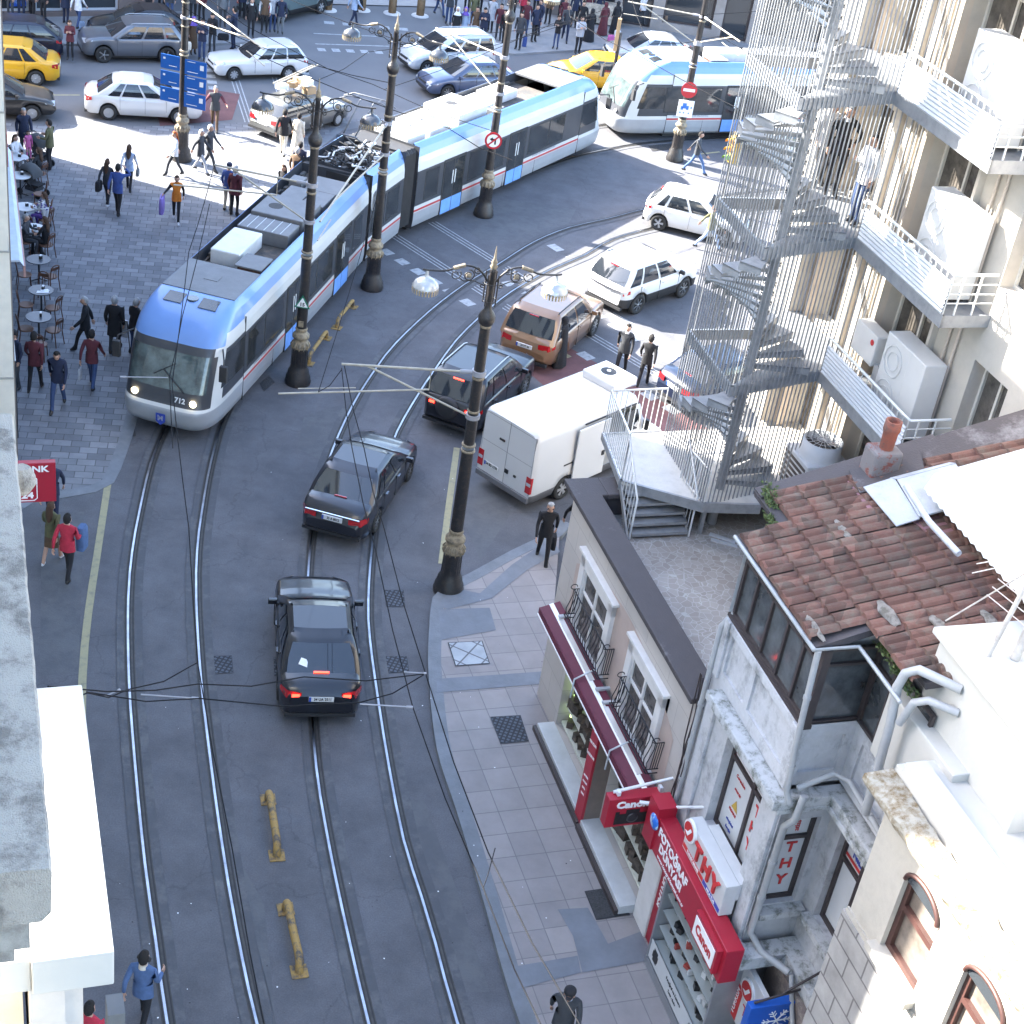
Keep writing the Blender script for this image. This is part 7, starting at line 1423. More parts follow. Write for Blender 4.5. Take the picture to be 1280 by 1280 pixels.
c, a = by_wheels((44, 76), (-40, 72), 1, 'wagon'); car('estate_car', 'black estate car at the top left corner behind the yellow taxi', c, a, 'wagon', pNAVY, L=4.75, W=1.82, wb=2.75, belt=.98, roof=1.5, r=.33, top=[(-2.37, .6), (-2.34, .95), (-2.25, 1.02), (.7, .97), (1.0, .97), (1.5, .93), (2.1, .84), (2.3, .7), (2.37, .5)], cab=(-2.25, -1.55, .15, .95))
p_ = at(590, 122); car('sedan', 'slate blue car mostly hidden behind the rear of the tram', (p_.x - .3, p_.y + .6), R(212), 'sedan', pBLU)
p_ = at(805, 82); car('sedan', 'silver car behind the roof of the second tram', (p_.x + .2, p_.y + .2), R(196), 'sedan', pSIL)
p_ = at(742, 118); t2 = car('taxi', 'yellow taxi seen between the two trams', (p_.x - .1, p_.y + 1.1), R(196), 'sedan', pYL, cat='taxi')
A_ = at(385, 174); car('estate_car', 'grey estate car piled with goods behind the pantograph of the tram', (A_.x - .6, A_.y + 1.2), R(60), 'wagon', paint('warm_grey', (.11, .11, .105), .4), L=4.4, W=1.75, cover=True, spokes=10)
gd = thing('cargo_pile', 'pile of boxes and pipes on top of the grey car behind the pantograph', 'cargo', (A_.x - .6, A_.y + 1.2, 1.42), R(60)); rnd = random.Random(6)
for k in range(9):
    b = MB(); b.cbox((rnd.uniform(-1.0, .5), rnd.uniform(-.45, .45), .12 + .2 * (k % 3)), (rnd.uniform(.25, .5), rnd.uniform(.2, .4), rnd.uniform(.15, .3)), 0, Matrix.Rotation(rnd.uniform(-.5, .5), 3, 'Z')); b.build('box', mat('cardboard', (.33, .23, .13), .8) if k % 2 else RWHITE, gd)
b = MB(); b.tube([(-1.3, .2, .5), (1.5, .5, .7)], .03); b.tube([(-1.3, .35, .5), (1.5, .7, .65)], .03); b.build('pipe', TUBE, gd)
c = at(990, 372); car('hatchback', 'white car seen through the cage behind the stair column', (c.x, c.y), R(70), 'hatch', pWH, cover=True)
c = at(1000, 200); car('hatchback', 'white car far behind the cage near the second tram', (c.x, c.y), R(10), 'hatch', pWH)
# black sedan with an open door at the right
A_, B_ = at(820, 486, .35), at(884, 520, .35); hdg = R(40); f = Vector((math.cos(hdg), math.sin(hdg), 0)); c = at(838, 497, .35) + f * 2.25
bs_ = car('sedan', 'glossy black sedan with its left door wide open, beside the steel platform', c, hdg, 'sedan', paint('deep_blue_black', (.010, .016, .035), .3), plate='34 B 99')
b = MB(); P = [(.55, .90, .35), (.62, 1.75, .35), (.62, 1.80, .92), (.40, 1.55, 1.35), (.22, 1.0, 1.38), (.50, .90, .95)]; sh8 = lambda L_: [(x - .9, y, z) for x, y, z in L_]; b.slab(sh8(P), .06); dr = b.build('open_door', pBLK, bs_)
b = MB(); b.slab(sh8([(.575, 1.05, .45), (.60, 1.66, .45), (.60, 1.66, .86), (.575, 1.05, .86)]), .005); b.build('door_lining', mat('beige_lining', (.38, .33, .28), .7), dr); b = MB(); b.slab(sh8([(.53, 1.0, .97), (.60, 1.70, .97), (.41, 1.5, 1.28), (.27, 1.05, 1.30)]), .07); b.build('pane', CGL, dr)
# bottle green van at the top
vp = at(376, 30)
def van(name, label, c, ang, pm, L=5.5, W=1.98, H=2.42, open_side=False, lowband=TRIM, plate='', fridge=False):
    o = thing(name, label, 'van', (c[0], c[1], 0), ang); r_ = .34; fx = L / 2 - .95; rx = fx - 3.2 * L / 5.5; n = 66; rings = []; X = [-L / 2 + L * i / n for i in range(n + 1)]
    top = [(-L / 2, H - .10), (-L / 2 + .06, H - .02), (-L / 2 + .25, H), (L / 2 - 1.75, H), (L / 2 - 1.5, H - .06), (L / 2 - .95, 1.32), (L / 2 - .85, 1.22), (L / 2 - .25, 1.02), (L / 2 - .08, .85), (L / 2, .6)]
    def prof(x):
        zt = interp(top, x); e = max(0, (abs(x) / (L / 2) - .93) / .07); w_ = W / 2 * (1 - .05 * e * e); zb = .30
        for ax in (fx, rx):
            d = abs(x - ax)
            if d < .41: zb = max(zb, r_ + math.sqrt(.41 ** 2 - d * d))
        zb = min(zb, zt - .1); hi = zt > 1.6; k = .955 if hi else .97
        zz = lambda z: min(max(z, zb + .02), zt - .02)
        return [(w_ * .96, zb), (w_, zz(.55)), (w_, zz(.9)), (w_ * .995, zz(1.05)), (w_ * .985, zz(1.45)), (w_ * .955 if hi else w_ * .97, zz(2.10)), (w_ * .93, zt - .09 if hi else zt - .03), (w_ * .84, zt - .015), (w_ * .4, zt + .01)]
    for x in X: h = prof(x); rings.append([Vector((x, -y, z)) for y, z in h] + [Vector((x, 0, prof(x)[-1][1] + .005))] + [Vector((x, y, z)) for y, z in reversed(h)])
    xa, xb = (.02, 1.22) if open_side else (9, 9)
    b = MB(); b.loft(rings, caps=True, mfun=lambda i, j: None if (xa < (X[i] + X[i + 1]) / 2 < xb and 1 <= j <= 4) else (1 if j in (0, 17) else 0)); b.build('body', [pm, lowband], o)
    b = MB(); b.box((rx - .2, -W * .38, .22), (fx + .2, W * .38, .5)); b.box((-L / 2 + .03, -W / 2 * .95, .34), (-L / 2 - .07, W / 2 * .95, .50)); b.build('bumper', lowband, o, bevel=.02)
    if open_side:
        b = MB(); b.quad((xa, -.97, .52), (xb, -.97, .52), (xb, .93, .52), (xa, .93, .52)); b.quad((xa - .6, .93, .5), (xb + .1, .93, .5), (xb + .1, .90, 2.3), (xa - .6, .90, 2.3)); b.quad((xa, -.96, .5), (xa, .93, .5), (xa, .93, 2.3), (xa, -.93, 2.3)); b.quad((xb, -.96, .5), (xb, -.93, 2.3), (xb, .93, 2.3), (xb, .93, .5)); b.build('cargo_lining', mat('lining_grey', (.40, .40, .38), .6, 0, .15, 2), o)
        b = MB(); b.box((-1.22, -1.075, .42), (.06, -1.03, 2.12)); dr = b.build('sliding_door', pm, o, bevel=.02); b = MB(); b.box((-.12, -1.10, 1.02), (-.02, -1.07, 1.16)); b.build('door_handle', TRIM, dr); b = MB(); b.box((-1.2, -1.0, 1.10), (-1.55, -.99, 1.14)); b.box((-.9, -.985, 2.14), (1.3, -.955, 2.17)); b.build('door_rail', TRIM, o)
    F = L / 2
    g_ = MB(); g_.slab([(F - 1.02, -.78, 1.42), (F - 1.02, .78, 1.42), (F - 1.45, .74, 2.20), (F - 1.45, -.74, 2.20)], .02); q = g_.build('windscreen', CGL, o); 
    for v in q.data.vertices: v.co.x += .07
    for sg in (-1, 1):
        g_ = MB(); pts = [(F - 1.9, sg * (W / 2 - .008), 1.36), (F - 1.15, sg * (W / 2 - .012), 1.30), (F - 1.42, sg * (W / 2 * .965), 1.95), (F - 1.9, sg * (W / 2 * .965), 1.98)]; g_.slab(pts if sg < 0 else pts[::-1], .02); q = g_.build('side_window', CGL, o)
        b = MB(); b.cbox((F - 1.12, sg * (W / 2 + .14), 1.45), (.1, .2, .3)); b.build('mirror', TRIM, o)
        b = MB(); b.box((-F - .012, sg * .78, .62), (-F + .06, sg * .965, 1.10)); b.build('tail_light', TLR, o); b = MB(); b.box((-F - .016, sg * .80, .84), (-F, sg * .95, .93)); b.build('reflector', HDL, o)
        for ax in (fx, rx): t, k = wheel_mesh(r_, .22, 6, True); Mw = Matrix.Translation((ax, sg * (W / 2 - .125), r_)) @ (Matrix.Identity(4) if sg < 0 else Matrix.Rotation(math.pi, 4, 'Z')); wo = xf(t, Mw).build('wheel', TYRE, o); xf(k, Mw).build('rim', [RIMW, TRIM], wo)
    b = MB()
    b.box((-F - .006, -.006, .5), (-F + .05, .006, 2.30)); 
    for s in (-1, 1): b.box((-F - .004, s * .90, .55), (-F + .05, s * .91, 2.25)); b.box((-F - .004, 0, 1.42), (-F + .05, s * .90, 1.428)); 
    b.box((-F - .004, -.9, 2.25), (-F + .05, .9, 2.26)); b.build('door_gap', mat('gap_grey', (.16, .16, .17), .6), o)
    b = MB(); b.box((-F - .03, -.42, .86), (-F + .03, -.34, .92)); b.box((-F - .03, -.02, .84), (-F + .03, -.14, .95)); b.box((-F - .03, .30, 1.68), (-F + .02, .12, 1.73)); b.build('door_handle', TRIM, o)
    b = MB(); b.box((-F - .014, .22, .72), (-F, .72, .84)); pl = b.build('number_plate', PLW, o)
    if plate: text(plate, .11, frame3((-F - .018, .45, .78), (0, -1, 0), (0, 0, 1)), SBLK, parent=pl, sx=.75, ext=.002, bold=.003); b = MB(); b.box((-F - .018, .665, .722), (-F - .014, .718, .838)); b.build('blue_band', PLB, pl)
    if fridge:
        b = MB(); b.box((.62, -.55, H), (1.62, .62, H + .24)); fr = b.build('roof_unit', pm, o, bevel=.05); b = MB(); b.lathe([(.22, H + .241), (.22, H + .25)], (1.15, .12, 0), n=22); b.build('fan', TRIM, fr); b = MB(); b.lathe([(.06, H + .25), (.06, H + .27)], (1.15, .12, 0), n=12); b.build('fan_hub', TW, fr)
    return o
van('van', 'dark green grey van cut off by the top edge, above the old white estate car', (vp.x - 1.0, vp.y + 1.3), R(62), paint('bottle', (.10, .14, .14), .2), L=4.9, H=2.1)
A_ = at(625, 507, 2.42); B_ = at(671, 537, 2.42); rc = (A_ + B_) / 2 + Vector((-.12, -.12, 0)); d = (at(722, 470, 2.42) - at(625, 507, 2.42)).normalized(); d.z = 0; d.normalize(); c = rc + d * 2.72
vn = van('delivery_van', 'white high roof van with its sliding side door pushed back and a roof fan unit', c, math.atan2(d.y, d.x), pWH, open_side=True, plate='34 BD 1770', fridge=True, lowband=mat('bumper_grey', (.12, .12, .13), .6, 0, .1, 3))
dn = Vector((-d.y, d.x, 0))
for k, (x, y, s, l) in enumerate([(.45, -.45, .36, 'brown cardboard box on the floor of the open white van'), (.85, .35, .3, 'small box deep inside the open white van')]):
    q = c + d * x + dn * y; o = thing('cardboard_box', l, 'box', (q.x, q.y, .525), math.atan2(d.y, d.x) + .2)
    b = MB(); b.box((-s * .8, -s / 2, 0), (s * .8, s / 2, s)); b.build('carton', mat('cardboard', (.33, .23, .13), .8, 0, .12, 4), o); b = MB(); b.box((-s * .5, -s / 2 - .004, s * .3), (-s * .1, -s / 2, s * .7)); b.build('printed_mark', TW, o)
# ------------------------------------------------------------------ people
SKIN = mat('skin', (.42, .25, .18), .6, 0, .05, 8); SHOE = mat('dark_shoe', (.02, .018, .018), .5); 
CL = {}
def cloth(c): 
    k = 'cloth_%02x%02x%02x' % tuple(min(255, int(v * 255)) for v in c); return mat(k, c, .9, 0, .18, 7, .35)
K = dict(black=(.013, .013, .016), navy=(.016, .022, .05), blue=(.04, .075, .24), denim=(.07, .12, .24), jeans=(.035, .06, .14), grey=(.13, .14, .15), dgrey=(.04, .043, .05), lgrey=(.36, .37, .40), white=(.62, .62, .64), maroon=(.09, .02, .028), red=(.42, .025, .05), brown=(.10, .06, .035), beige=(.42, .36, .28), olive=(.10, .10, .05), orange=(.55, .17, .02), purple=(.12, .07, .32), pink=(.50, .12, .30), lblue=(.30, .38, .52), hblack=(.012, .010, .009), hbrown=(.06, .032, .018), hgrey=(.30, .30, .30), hred=(.40, .09, .02), hwhite=(.55, .54, .52), lilac=(.22, .16, .45), cream=(.55, .50, .42))
SEGH = None
def head_mesh(mb, c, fwd, up, s, hi, ski, eye):
    """head with jaw, nose, ears and eyes; c is the head centre"""
    side = fwd.cross(up).normalized(); rows, cols = 10, 16; rings = []
    for i in range(rows + 1):
        ph = math.pi * i / rows; r = []
        for j in range(cols):
            th = 2 * math.pi * j / cols; x = math.sin(ph) * math.cos(th); y = math.sin(ph) * math.sin(th); z = math.cos(ph)
            k = 1 - .22 * max(0, -z) * (1 if x > -.2 else 1.25); fx = x * .100 * k + (.008 if x > 0 and z < -.2 else 0)
            if abs(y) < .25 and x > .6 and -.35 < z < .15: fx += .020 * (1 - abs(y) / .25)
            r.append(c + fwd * fx * s + side * y * .078 * k * s + up * z * .122 * s)
        rings.append(r)
    def hair(i, j):
        th = 2 * math.pi * (j + .5) / cols; ph = math.pi * (i + .5) / rows; return hi if (ph < .30 * math.pi or (math.cos(th) < .15 and ph < .62 * math.pi)) else ski
    mb.loft(rings, caps=False, mfun=hair)
    for sg in (-1, 1):
        e = c + (fwd * .089 + side * sg * .032 + up * .012) * s; mb.cbox(e, (.016 * s, .016 * s, .010 * s), eye); q = c + (side * sg * .082 - up * .005) * s; mb.cbox(q, (.02 * s, .02 * s, .05 * s), ski)
    mb.cbox(c + (fwd * .088 - up * .062) * s, (.014 * s, .014 * s, .007 * s), eye)
def hand_mesh(mb, w_, d, palm, s, mi, curl=.5):
    """palm, four unequal curled fingers and an angled thumb"""
    d = d.normalized(); palm = (palm - d * palm.dot(d)).normalized(); sd = d.cross(palm); rot = Matrix((d, sd, palm)).transposed()
    mb.cbox(w_ + d * .045 * s, (.09 * s, .078 * s, .03 * s), mi, rot)
    for k, (L, y) in enumerate([(.068, -.029), (.077, -.010), (.073, .010), (.056, .029)]):
        p0 = w_ + (d * .088 + sd * y) * s; d1 = (d * math.cos(curl * .6) + palm * math.sin(curl * .6)); p1 = p0 + d1 * L * .45 * s; d2 = d * math.cos(curl * 1.5) + palm * math.sin(curl * 1.5); p2 = p1 + d2 * L * .55 * s; mb.tube([p0 - d * .01 * s, p0, p1, p2], [.010 * s, .010 * s, .009 * s, .006 * s], mi, n=5)
    t0 = w_ + (d * .025 - sd * .036) * s; t1 = t0 + (d * .03 - sd * .022 + palm * .012) * s; t2 = t1 + (d * .030 + palm * .014) * s; mb.tube([t0, t1, t2], [.012 * s, .011 * s, .007 * s], mi, n=5)
def person(label, px, face, top, legs, hair='hblack', pose='stand', h=1.74, female=False, z=0., coat=None, scarf=None, shoes=None, longhair=False, group=None, sleeves=None, arms=None, lean=0., hood=False, world=None, cat='person', robe=False, skirt=None, seed=None, headtilt=0., bareleg=False, collar=None, hat=None, sock=None, seat=.46):
    rnd = random.Random(seed if seed is not None else hash(label) % 9999 if False else sum(map(ord, label))); s = h / 1.74
    p = Vector(world) if world is not None else at(px[0], px[1], z); o = thing('person', label, cat, p, R(face), group)
    f, l, u = Vector((1, 0, 0)), Vector((0, 1, 0)), Vector((0, 0, 1)); wd = .92 if female else 1.0
    hipz = .93 * s; J = {}
    sit = pose == 'sit'
    if sit: hipz = seat + .10
    ln = lean; bob = 0
    J['pel'] = Vector((0, 0, hipz)); sx_ = math.sin(ln); J['spine'] = J['pel'] + Vector((.20 * sx_, 0, .22)) * s; J['chest'] = J['pel'] + Vector((.46 * sx_ + .01, 0, .45)) * s; J['neck'] = J['pel'] + Vector((.58 * sx_ - .005, 0, .585)) * s; hc = J['pel'] + Vector((.68 * sx_ + .025 + .05 * headtilt, 0, .715 - .02 * headtilt)) * s
    stride = {'walk': .30, 'run': .48, 'stand': .03, 'phone': .02, 'hold': .02, 'sit': 0, 'work': .05}.get(pose, .03) * rnd.uniform(.85, 1.1); lead = rnd.choice((1, -1))
    for sg, nm in ((1, 'L'), (-1, 'R')):
        hip = J['pel'] + Vector((0, sg * .095 * wd, -.03)) * s; J['hip' + nm] = hip
        if sit: J['knee' + nm] = hip + Vector((.43, sg * .03, .03)) * s; J['ank' + nm] = Vector((.40 + .06 * sg, sg * .13, .09)) * s; 
        else:
            fwdx = stride * (1 if sg == lead else -1); ank = Vector((fwdx * s, sg * .10 * s, .09 * s + (.07 if fwdx < -.2 else 0) * s)); kn = (hip + ank) / 2 + Vector((.05 + .05 * abs(fwdx), 0, 0)) * s; J['knee' + nm] = kn; J['ank' + nm] = ank
        J['toe' + nm] = J['ank' + nm] + Vector((.15, sg * .02, -.055)) * s; J['heel' + nm] = J['ank' + nm] + Vector((-.05, 0, -.05)) * s
        sh = J['chest'] + Vector((-.01, sg * .185 * wd, .055)) * s; J['sho' + nm] = sh
        sw = stride * (-1 if sg == lead else 1)
        el = sh + Vector((.45 * sw - .03, sg * .06, -.27)) * s; wr = el + Vector((.5 * sw + .09, sg * .0, -.225)) * s
        ap = (arms or {}).get(nm)
        if pose in ('phone',) and ap is None: ap = 'phone'
        if sit and ap is None: ap = 'table'
        if ap == 'phone': el = sh + Vector((.07, sg * .04, -.27)) * s; wr = el + Vector((.19, -sg * .11, .11)) * s
        if ap == 'table': el = sh + Vector((.12, sg * .06, -.24)) * s; wr = el + Vector((.22, -sg * .05, .02)) * s
        if ap == 'head': el = sh + Vector((.10, sg * .22, .02)) * s; wr = el + Vector((.0, -sg * .18, .20)) * s
        if ap == 'hip': el = sh + Vector((-.06, sg * .16, -.23)) * s; wr = el + Vector((.12, -sg * .12, -.14)) * s
        if ap == 'out': el = sh + Vector((.12, sg * .16, -.20)) * s; wr = el + Vector((.18, sg * .10, -.08)) * s
        if ap == 'hold': el = sh + Vector((.04, sg * .05, -.28)) * s; wr = el + Vector((.22, -sg * .02, .0)) * s
        if ap == 'back': el = sh + Vector((-.12, sg * .05, -.26)) * s; wr = el + Vector((-.04, -sg * .16, -.12)) * s
        J['elb' + nm], J['wri' + nm] = el, wr
    E = [('pel', 'spine'), ('spine', 'chest'), ('chest', 'neck')]; rad = dict(pel=(.155, .115), spine=(.135, .105), chest=(.165, .115), neck=(.055, .055))
    for n_ in 'LR': E += [('pel', 'hip' + n_), ('hip' + n_, 'knee' + n_), ('knee' + n_, 'ank' + n_), ('ank' + n_, 'toe' + n_), ('ank' + n_, 'heel' + n_), ('chest', 'sho' + n_), ('sho' + n_, 'elb' + n_), ('elb' + n_, 'wri' + n_)]
    rr = dict(hip=.092, knee=.062, ank=.048, toe=.040, heel=.038, sho=.066, elb=.048, wri=.034); bulk = rnd.uniform(.96, 1.08) * (.93 if female else 1.0)
    if coat: rr['sho'] = .075; rr['elb'] = .058; rr['wri'] = .045
    J['crown'] = hc - Vector((0, 0, .03)) * s; E.append(('neck', 'crown')); rad['crown'] = (.05, .05)
    names = list(J); idx = {n_: i for i, n_ in enumerate(names)}
    me = bpy.data.meshes.new('sk'); me.from_pydata([J[n_] for n_ in names], [(idx[a], idx[b_]) for a, b_ in E], []); so_ = bpy.data.objects.new('sk', me); COL.objects.link(so_)
    md = so_.modifiers.new('s', 'SKIN'); md.use_smooth_shade = True
    for n_ in names:
        v = me.skin_vertices[0].data[idx[n_]]; v.radius = tuple(q * s * bulk for q in (rad[n_] if n_ in rad else (rr[n_[:-1]],) * 2)); v.use_root = (n_ == 'pel')
    sb_ = so_.modifiers.new('b', 'SUBSURF'); sb_.levels = 1; sb_.render_levels = 1
    ev = bpy.data.meshes.new_from_object(so_.evaluated_get(bpy.context.evaluated_depsgraph_get())); bpy.data.objects.remove(so_)
    nv = len(ev.vertices); co = np.empty(nv * 3); ev.vertices.foreach_get('co', co); co = co.reshape(-1, 3)
    segs = []; TOP, LEG, SHO, SK, HAIR, EYE, SLV = range(7)
    def seg(a, b_, m_): segs.append((np.array(J[a]), np.array(J[b_]), m_))
    seg('pel', 'spine', TOP); seg('spine', 'chest', TOP); seg('chest', 'neck', TOP); seg('neck', 'crown', SK)
    for n_ in 'LR':
        seg('hip' + n_, 'knee' + n_, SK if bareleg and skirt is None else LEG); seg('knee' + n_, 'ank' + n_, SK if bareleg else LEG); seg('ank' + n_, 'toe' + n_, SHO); seg('ank' + n_, 'heel' + n_, SHO); seg('chest', 'sho' + n_, TOP); seg('sho' + n_, 'elb' + n_, SLV); seg('elb' + n_, 'wri' + n_, SLV)
    polys = [tuple(pl.vertices) for pl in ev.polygons]; cen = np.array([co[list(pv)].mean(0) for pv in polys]); D = []
    for a_, b_, m_ in segs:
        ab = b_ - a_; t = np.clip(((cen - a_) @ ab) / max(ab @ ab, 1e-9), 0, 1); D.append(np.linalg.norm(cen - (a_ + t[:, None] * ab), axis=1) * (.75 if m_ in (TOP,) else 1))
    best = np.argmin(np.array(D), 0); hemz = hipz - .06 * s
    ms = []
    for k, bi in enumerate(best):
        m_ = segs[bi][2]
        if m_ in (TOP, LEG) and not sit: m_ = m_ if m_ == LEG and cen[k][2] < hemz else (TOP if cen[k][2] >= hemz else LEG)
        if m_ == TOP and cen[k][2] > J['neck'].z + .02 * s: m_ = SK
        ms.append(m_)
    b = MB(); b.add([tuple(v) for v in co], [], 0)
    for pv, m_ in zip(polys, ms): b.f.append(pv); b.m.append(m_); b.sm.append(True)
    bpy.data.meshes.remove(ev)
    hf = (f + Vector((0, 0, -.25 * headtilt))).normalized(); hu = hf.cross(l).normalized() * 1; hu = hu if hu.z > 0 else -hu
    head_mesh(b, hc, hf, hu, s * 1.02, HAIR if not scarf else SK, SK, EYE)
    for n_, sg in (('L', 1), ('R', -1)):
        d = (J['wri' + n_] - J['elb' + n_]).normalized(); hand_mesh(b, J['wri' + n_], d, Vector((0, -sg, 0)) if abs(d.y) < .7 else Vector((0, 0, -1)), s, SK, .6)
    sl = cloth(K[sleeves]) if sleeves else cloth(K[top]); sh_ = cloth(K[shoes]) if shoes else SHOE
    b.build('body', [cloth(K[top]), cloth(K[legs]), sh_, SKIN, cloth(K[hair]), mat('eye_dark', (.02, .015, .015), .3), sl], o)
    def shroud(nm, zt, zb, w0, w1, mt, dx=0., fl=.0, thick=1.0, waves=.06):
        q = MB(); rings = []; n = 20; m_ = 7; ph = rnd.uniform(0, 6)
        for i in range(m_ + 1):
            t = i / m_; zc = zt + (zb - zt) * t; cx = dx * t + (J['spine'].x if zc > hipz else 0); wx = w0 + (w1 - w0) * t
            rings.append([Vector((cx + wx * .70 * thick * math.cos(a) * (1 + waves * t * math.sin(5 * a + ph)), wx * math.sin(a) * (1 + waves * t * math.sin(4 * a + ph)), zc)) for a in [2 * math.pi * j / n for j in range(n)]])
        q.loft(rings, caps=False); return q.build(nm, mt, o)
    if coat: shroud('coat', hipz + .30 * s, coat * s, .165 * s, .215 * s, cloth(K[top]))
    elif not sit and not robe: shroud('jacket_hem', hipz + .20 * s, hipz - .10 * s, .160 * s * bulk, .182 * s * bulk, cloth(K[top]))
    if robe: shroud('robe', hipz + .45 * s, .04 * s, .155 * s, .30 * s, cloth(K[top]), waves=.09)
    if skirt: shroud('skirt', hipz + .08 * s, skirt * s, .15 * s, .19 * s, cloth(K[legs]))
    q = MB()
    if scarf:
        sc_ = cloth(K[scarf]); rings = []
        for zz, r_, dx in ((.145, .03, -.01), (.13, .075, -.012), (.08, .105, -.015), (0, .112, -.02), (-.08, .10, -.015), (-.14, .115, 0), (-.20, .17, 0), (-.27, .20, 0)):
            rings.append([hc + Vector((dx + r_ * math.cos(a) * (.80 if zz > -.1 else .72), r_ * math.sin(a), zz)) * s for a in [2 * math.pi * j / 18 for j in range(18)]])
        q.loft(rings, mfun=lambda i, j: None if (i in (2, 3) and (j < 2 or j > 15)) else 0, caps=False); q.add(rings[0], [tuple(range(18))]); q.build('headscarf', sc_, o)
    elif hat: q.lathe([(.10 * s, 0), (.105 * s, .03), (.10 * s, .07), (.07 * s, .105), (.001, .11)], hc + Vector((-.005, 0, .045)) * s, n=16); q.add([hc + Vector(v) * s for v in ((.08, .07, .05), (.17, .03, .04), (.17, -.03, .04), (.08, -.07, .05))], [(0, 1, 2, 3)]); q.build('cap', cloth(K[hat]), o)
    else:
        hm = cloth(K[hair]); rings = []; top_ = .142; bald = hair == 'none'
        for zz, r_ in ((.142, .025), (.128, .065), (.09, .094), (.04, .106), (-.01, .104), (-.05, .09)): rings.append([hc + Vector((-.012 + r_ * math.cos(a) * 1.05 - (.0), r_ * .86 * math.sin(a), zz + (.018 * math.cos(a)))) * s for a in [2 * math.pi * j / 16 for j in range(16)]])
        q.loft(rings, mfun=lambda i, j: None if (i >= 2 and (j < 4 or j > 11)) or (i == 4 and (j < 5 or j > 10)) else 0, caps=False); q.add(rings[0], [tuple(range(16))])
        if longhair:
            rg = []
            for t in range(6): zz = .02 - .075 * t; w2 = (.085, .09, .095, .09, .07, .03)[t]; rg.append([hc + Vector((-.085 - .012 * t + .03 * math.cos(a), w2 * math.sin(a), zz)) * s for a in [2 * math.pi * j / 12 for j in range(12)]])
            q.loft(rg)
        q.build('hair', hm, o)
    if collar: q = MB(); nk = J['neck']; q.lathe([(.085 * s, -.05), (.078 * s, .0), (.07 * s, .03)], nk, n=14); q.build('collar', cloth(K[collar]), o)
    return o, J, p
def held(name, label, cat, o, J, hand, build, group=None):
    """an object in a person's hand: top-level, placed at the fist"""
    M = Matrix.Translation(o.location) @ Matrix.Rotation(o.rotation_euler.z, 4, 'Z'); w_ = J['wri' + hand] + (J['wri' + hand] - J['elb' + hand]).normalized() * .09; q = M @ w_; t = thing(name, label, cat, q, o.rotation_euler.z, group); build(t); return t
def bagb(c, w_=.32, h=.30, d=.12, strap=.18, m_=None):
    def f(t):
        b = MB(); n = 12; rings = []
        for i, (k, zz) in enumerate([(.75, -strap), (1, -strap - h * .15), (1.05, -strap - h * .6), (1, -strap - h)]): rings.append([Vector((w_ / 2 * k * math.copysign(abs(math.cos(a)) ** .5, math.cos(a)), d / 2 * k * math.copysign(abs(math.sin(a)) ** .5, math.sin(a)), zz)) for a in [2 * math.pi * j / n for j in range(n)]])
        b.loft(rings); b.build('bag_body', cloth(K[c]) if isinstance(c, str) else c, t); b = MB(); b.tube([(-w_ * .3, 0, -strap), (-.05, 0, 0), (.05, 0, 0), (w_ * .3, 0, -strap)], .010, n=5); b.build('handle', cloth(K['dgrey']), t)
    return f
def pack(label, o, c, s=1.):
    q = Matrix.Translation(o.location) @ Matrix.Rotation(o.rotation_euler.z, 4, 'Z') @ Vector((-.20, 0, 1.22)); t = thing('backpack', label, 'bag', q, o.rotation_euler.z); b = MB(); b.box((-.09 * s, -.14 * s, -.22 * s), (.07 * s, .14 * s, .20 * s)); b.build('bag_body', cloth(K[c]), t, bevel=.05)
    b = MB(); 
    for sg in (-1, 1): b.tube([(.05, sg * .10, .15), (.15, sg * .12, .20), (.26, sg * .12, .1), (.24, sg * .12, -.1), (.08, sg * .12, -.18)], .014, n=5)
    b.build('strap', cloth(K['dgrey']), t)
P = person
# plaza
o, J, p = P('man in a blue sweater and black trousers walking away, one hand at his head', (147, 270), 88, 'blue', 'black', pose='walk', h=1.80, arms={'R': 'head'}, seed=3)
o, J, p = P('long haired woman in a dark jacket and white shoes beside the man in blue', (134, 258), 85, 'dgrey', 'black', 'hbrown', pose='walk', h=1.66, female=True, longhair=True, shoes='white'); held('handbag', 'round black bag on the left arm of the woman beside the man in blue', 'bag', o, J, 'L', bagb('black', .36, .34, .16, -.15))
o, J, p = P('woman in a pale denim jacket and black leggings with a ponytail', (161, 240), 95, 'lblue', 'black', 'hbrown', pose='walk', h=1.68, female=True, longhair=True, sleeves='white'); held('handbag', 'grey bag of the woman in the denim jacket', 'bag', o, J, 'R', bagb('grey', .26, .26, .1, .1))
o, J, p = P('woman in an orange top and black jacket with white shoes walking towards the viewer', (220, 278), -80, 'orange', 'black', 'hbrown', pose='walk', h=1.66, female=True, sleeves='black', shoes='white', arms={'R': 'out'}); held('garment_bag', 'violet blue garment bag carried by the woman in the orange top', 'bag', o, J, 'R', bagb('lilac', .62, .55, .16, .02))
b = MB()
P('woman with bright red hair and a white jacket passing the plaza lamp post', (218, 220), -140, 'white', 'dgrey', 'hred', pose='walk', h=1.64, female=True, longhair=True)
P('white haired woman in a grey jacket and pale trousers beside an old man', (250, 216), -10, 'dgrey', 'lgrey', 'hwhite', pose='walk', h=1.62, female=True, coat=.72)
P('white haired old man in a dark suit arm in arm with a woman', (261, 213), -15, 'dgrey', 'dgrey', 'hwhite', pose='walk', h=1.72)
P('man in a dark vest with wine red sleeves and brown trousers crossing the plaza', (268, 163), -80, 'dgrey', 'brown', 'hgrey', pose='walk', h=1.74, sleeves='maroon', arms={'L': 'out', 'R': 'out'})
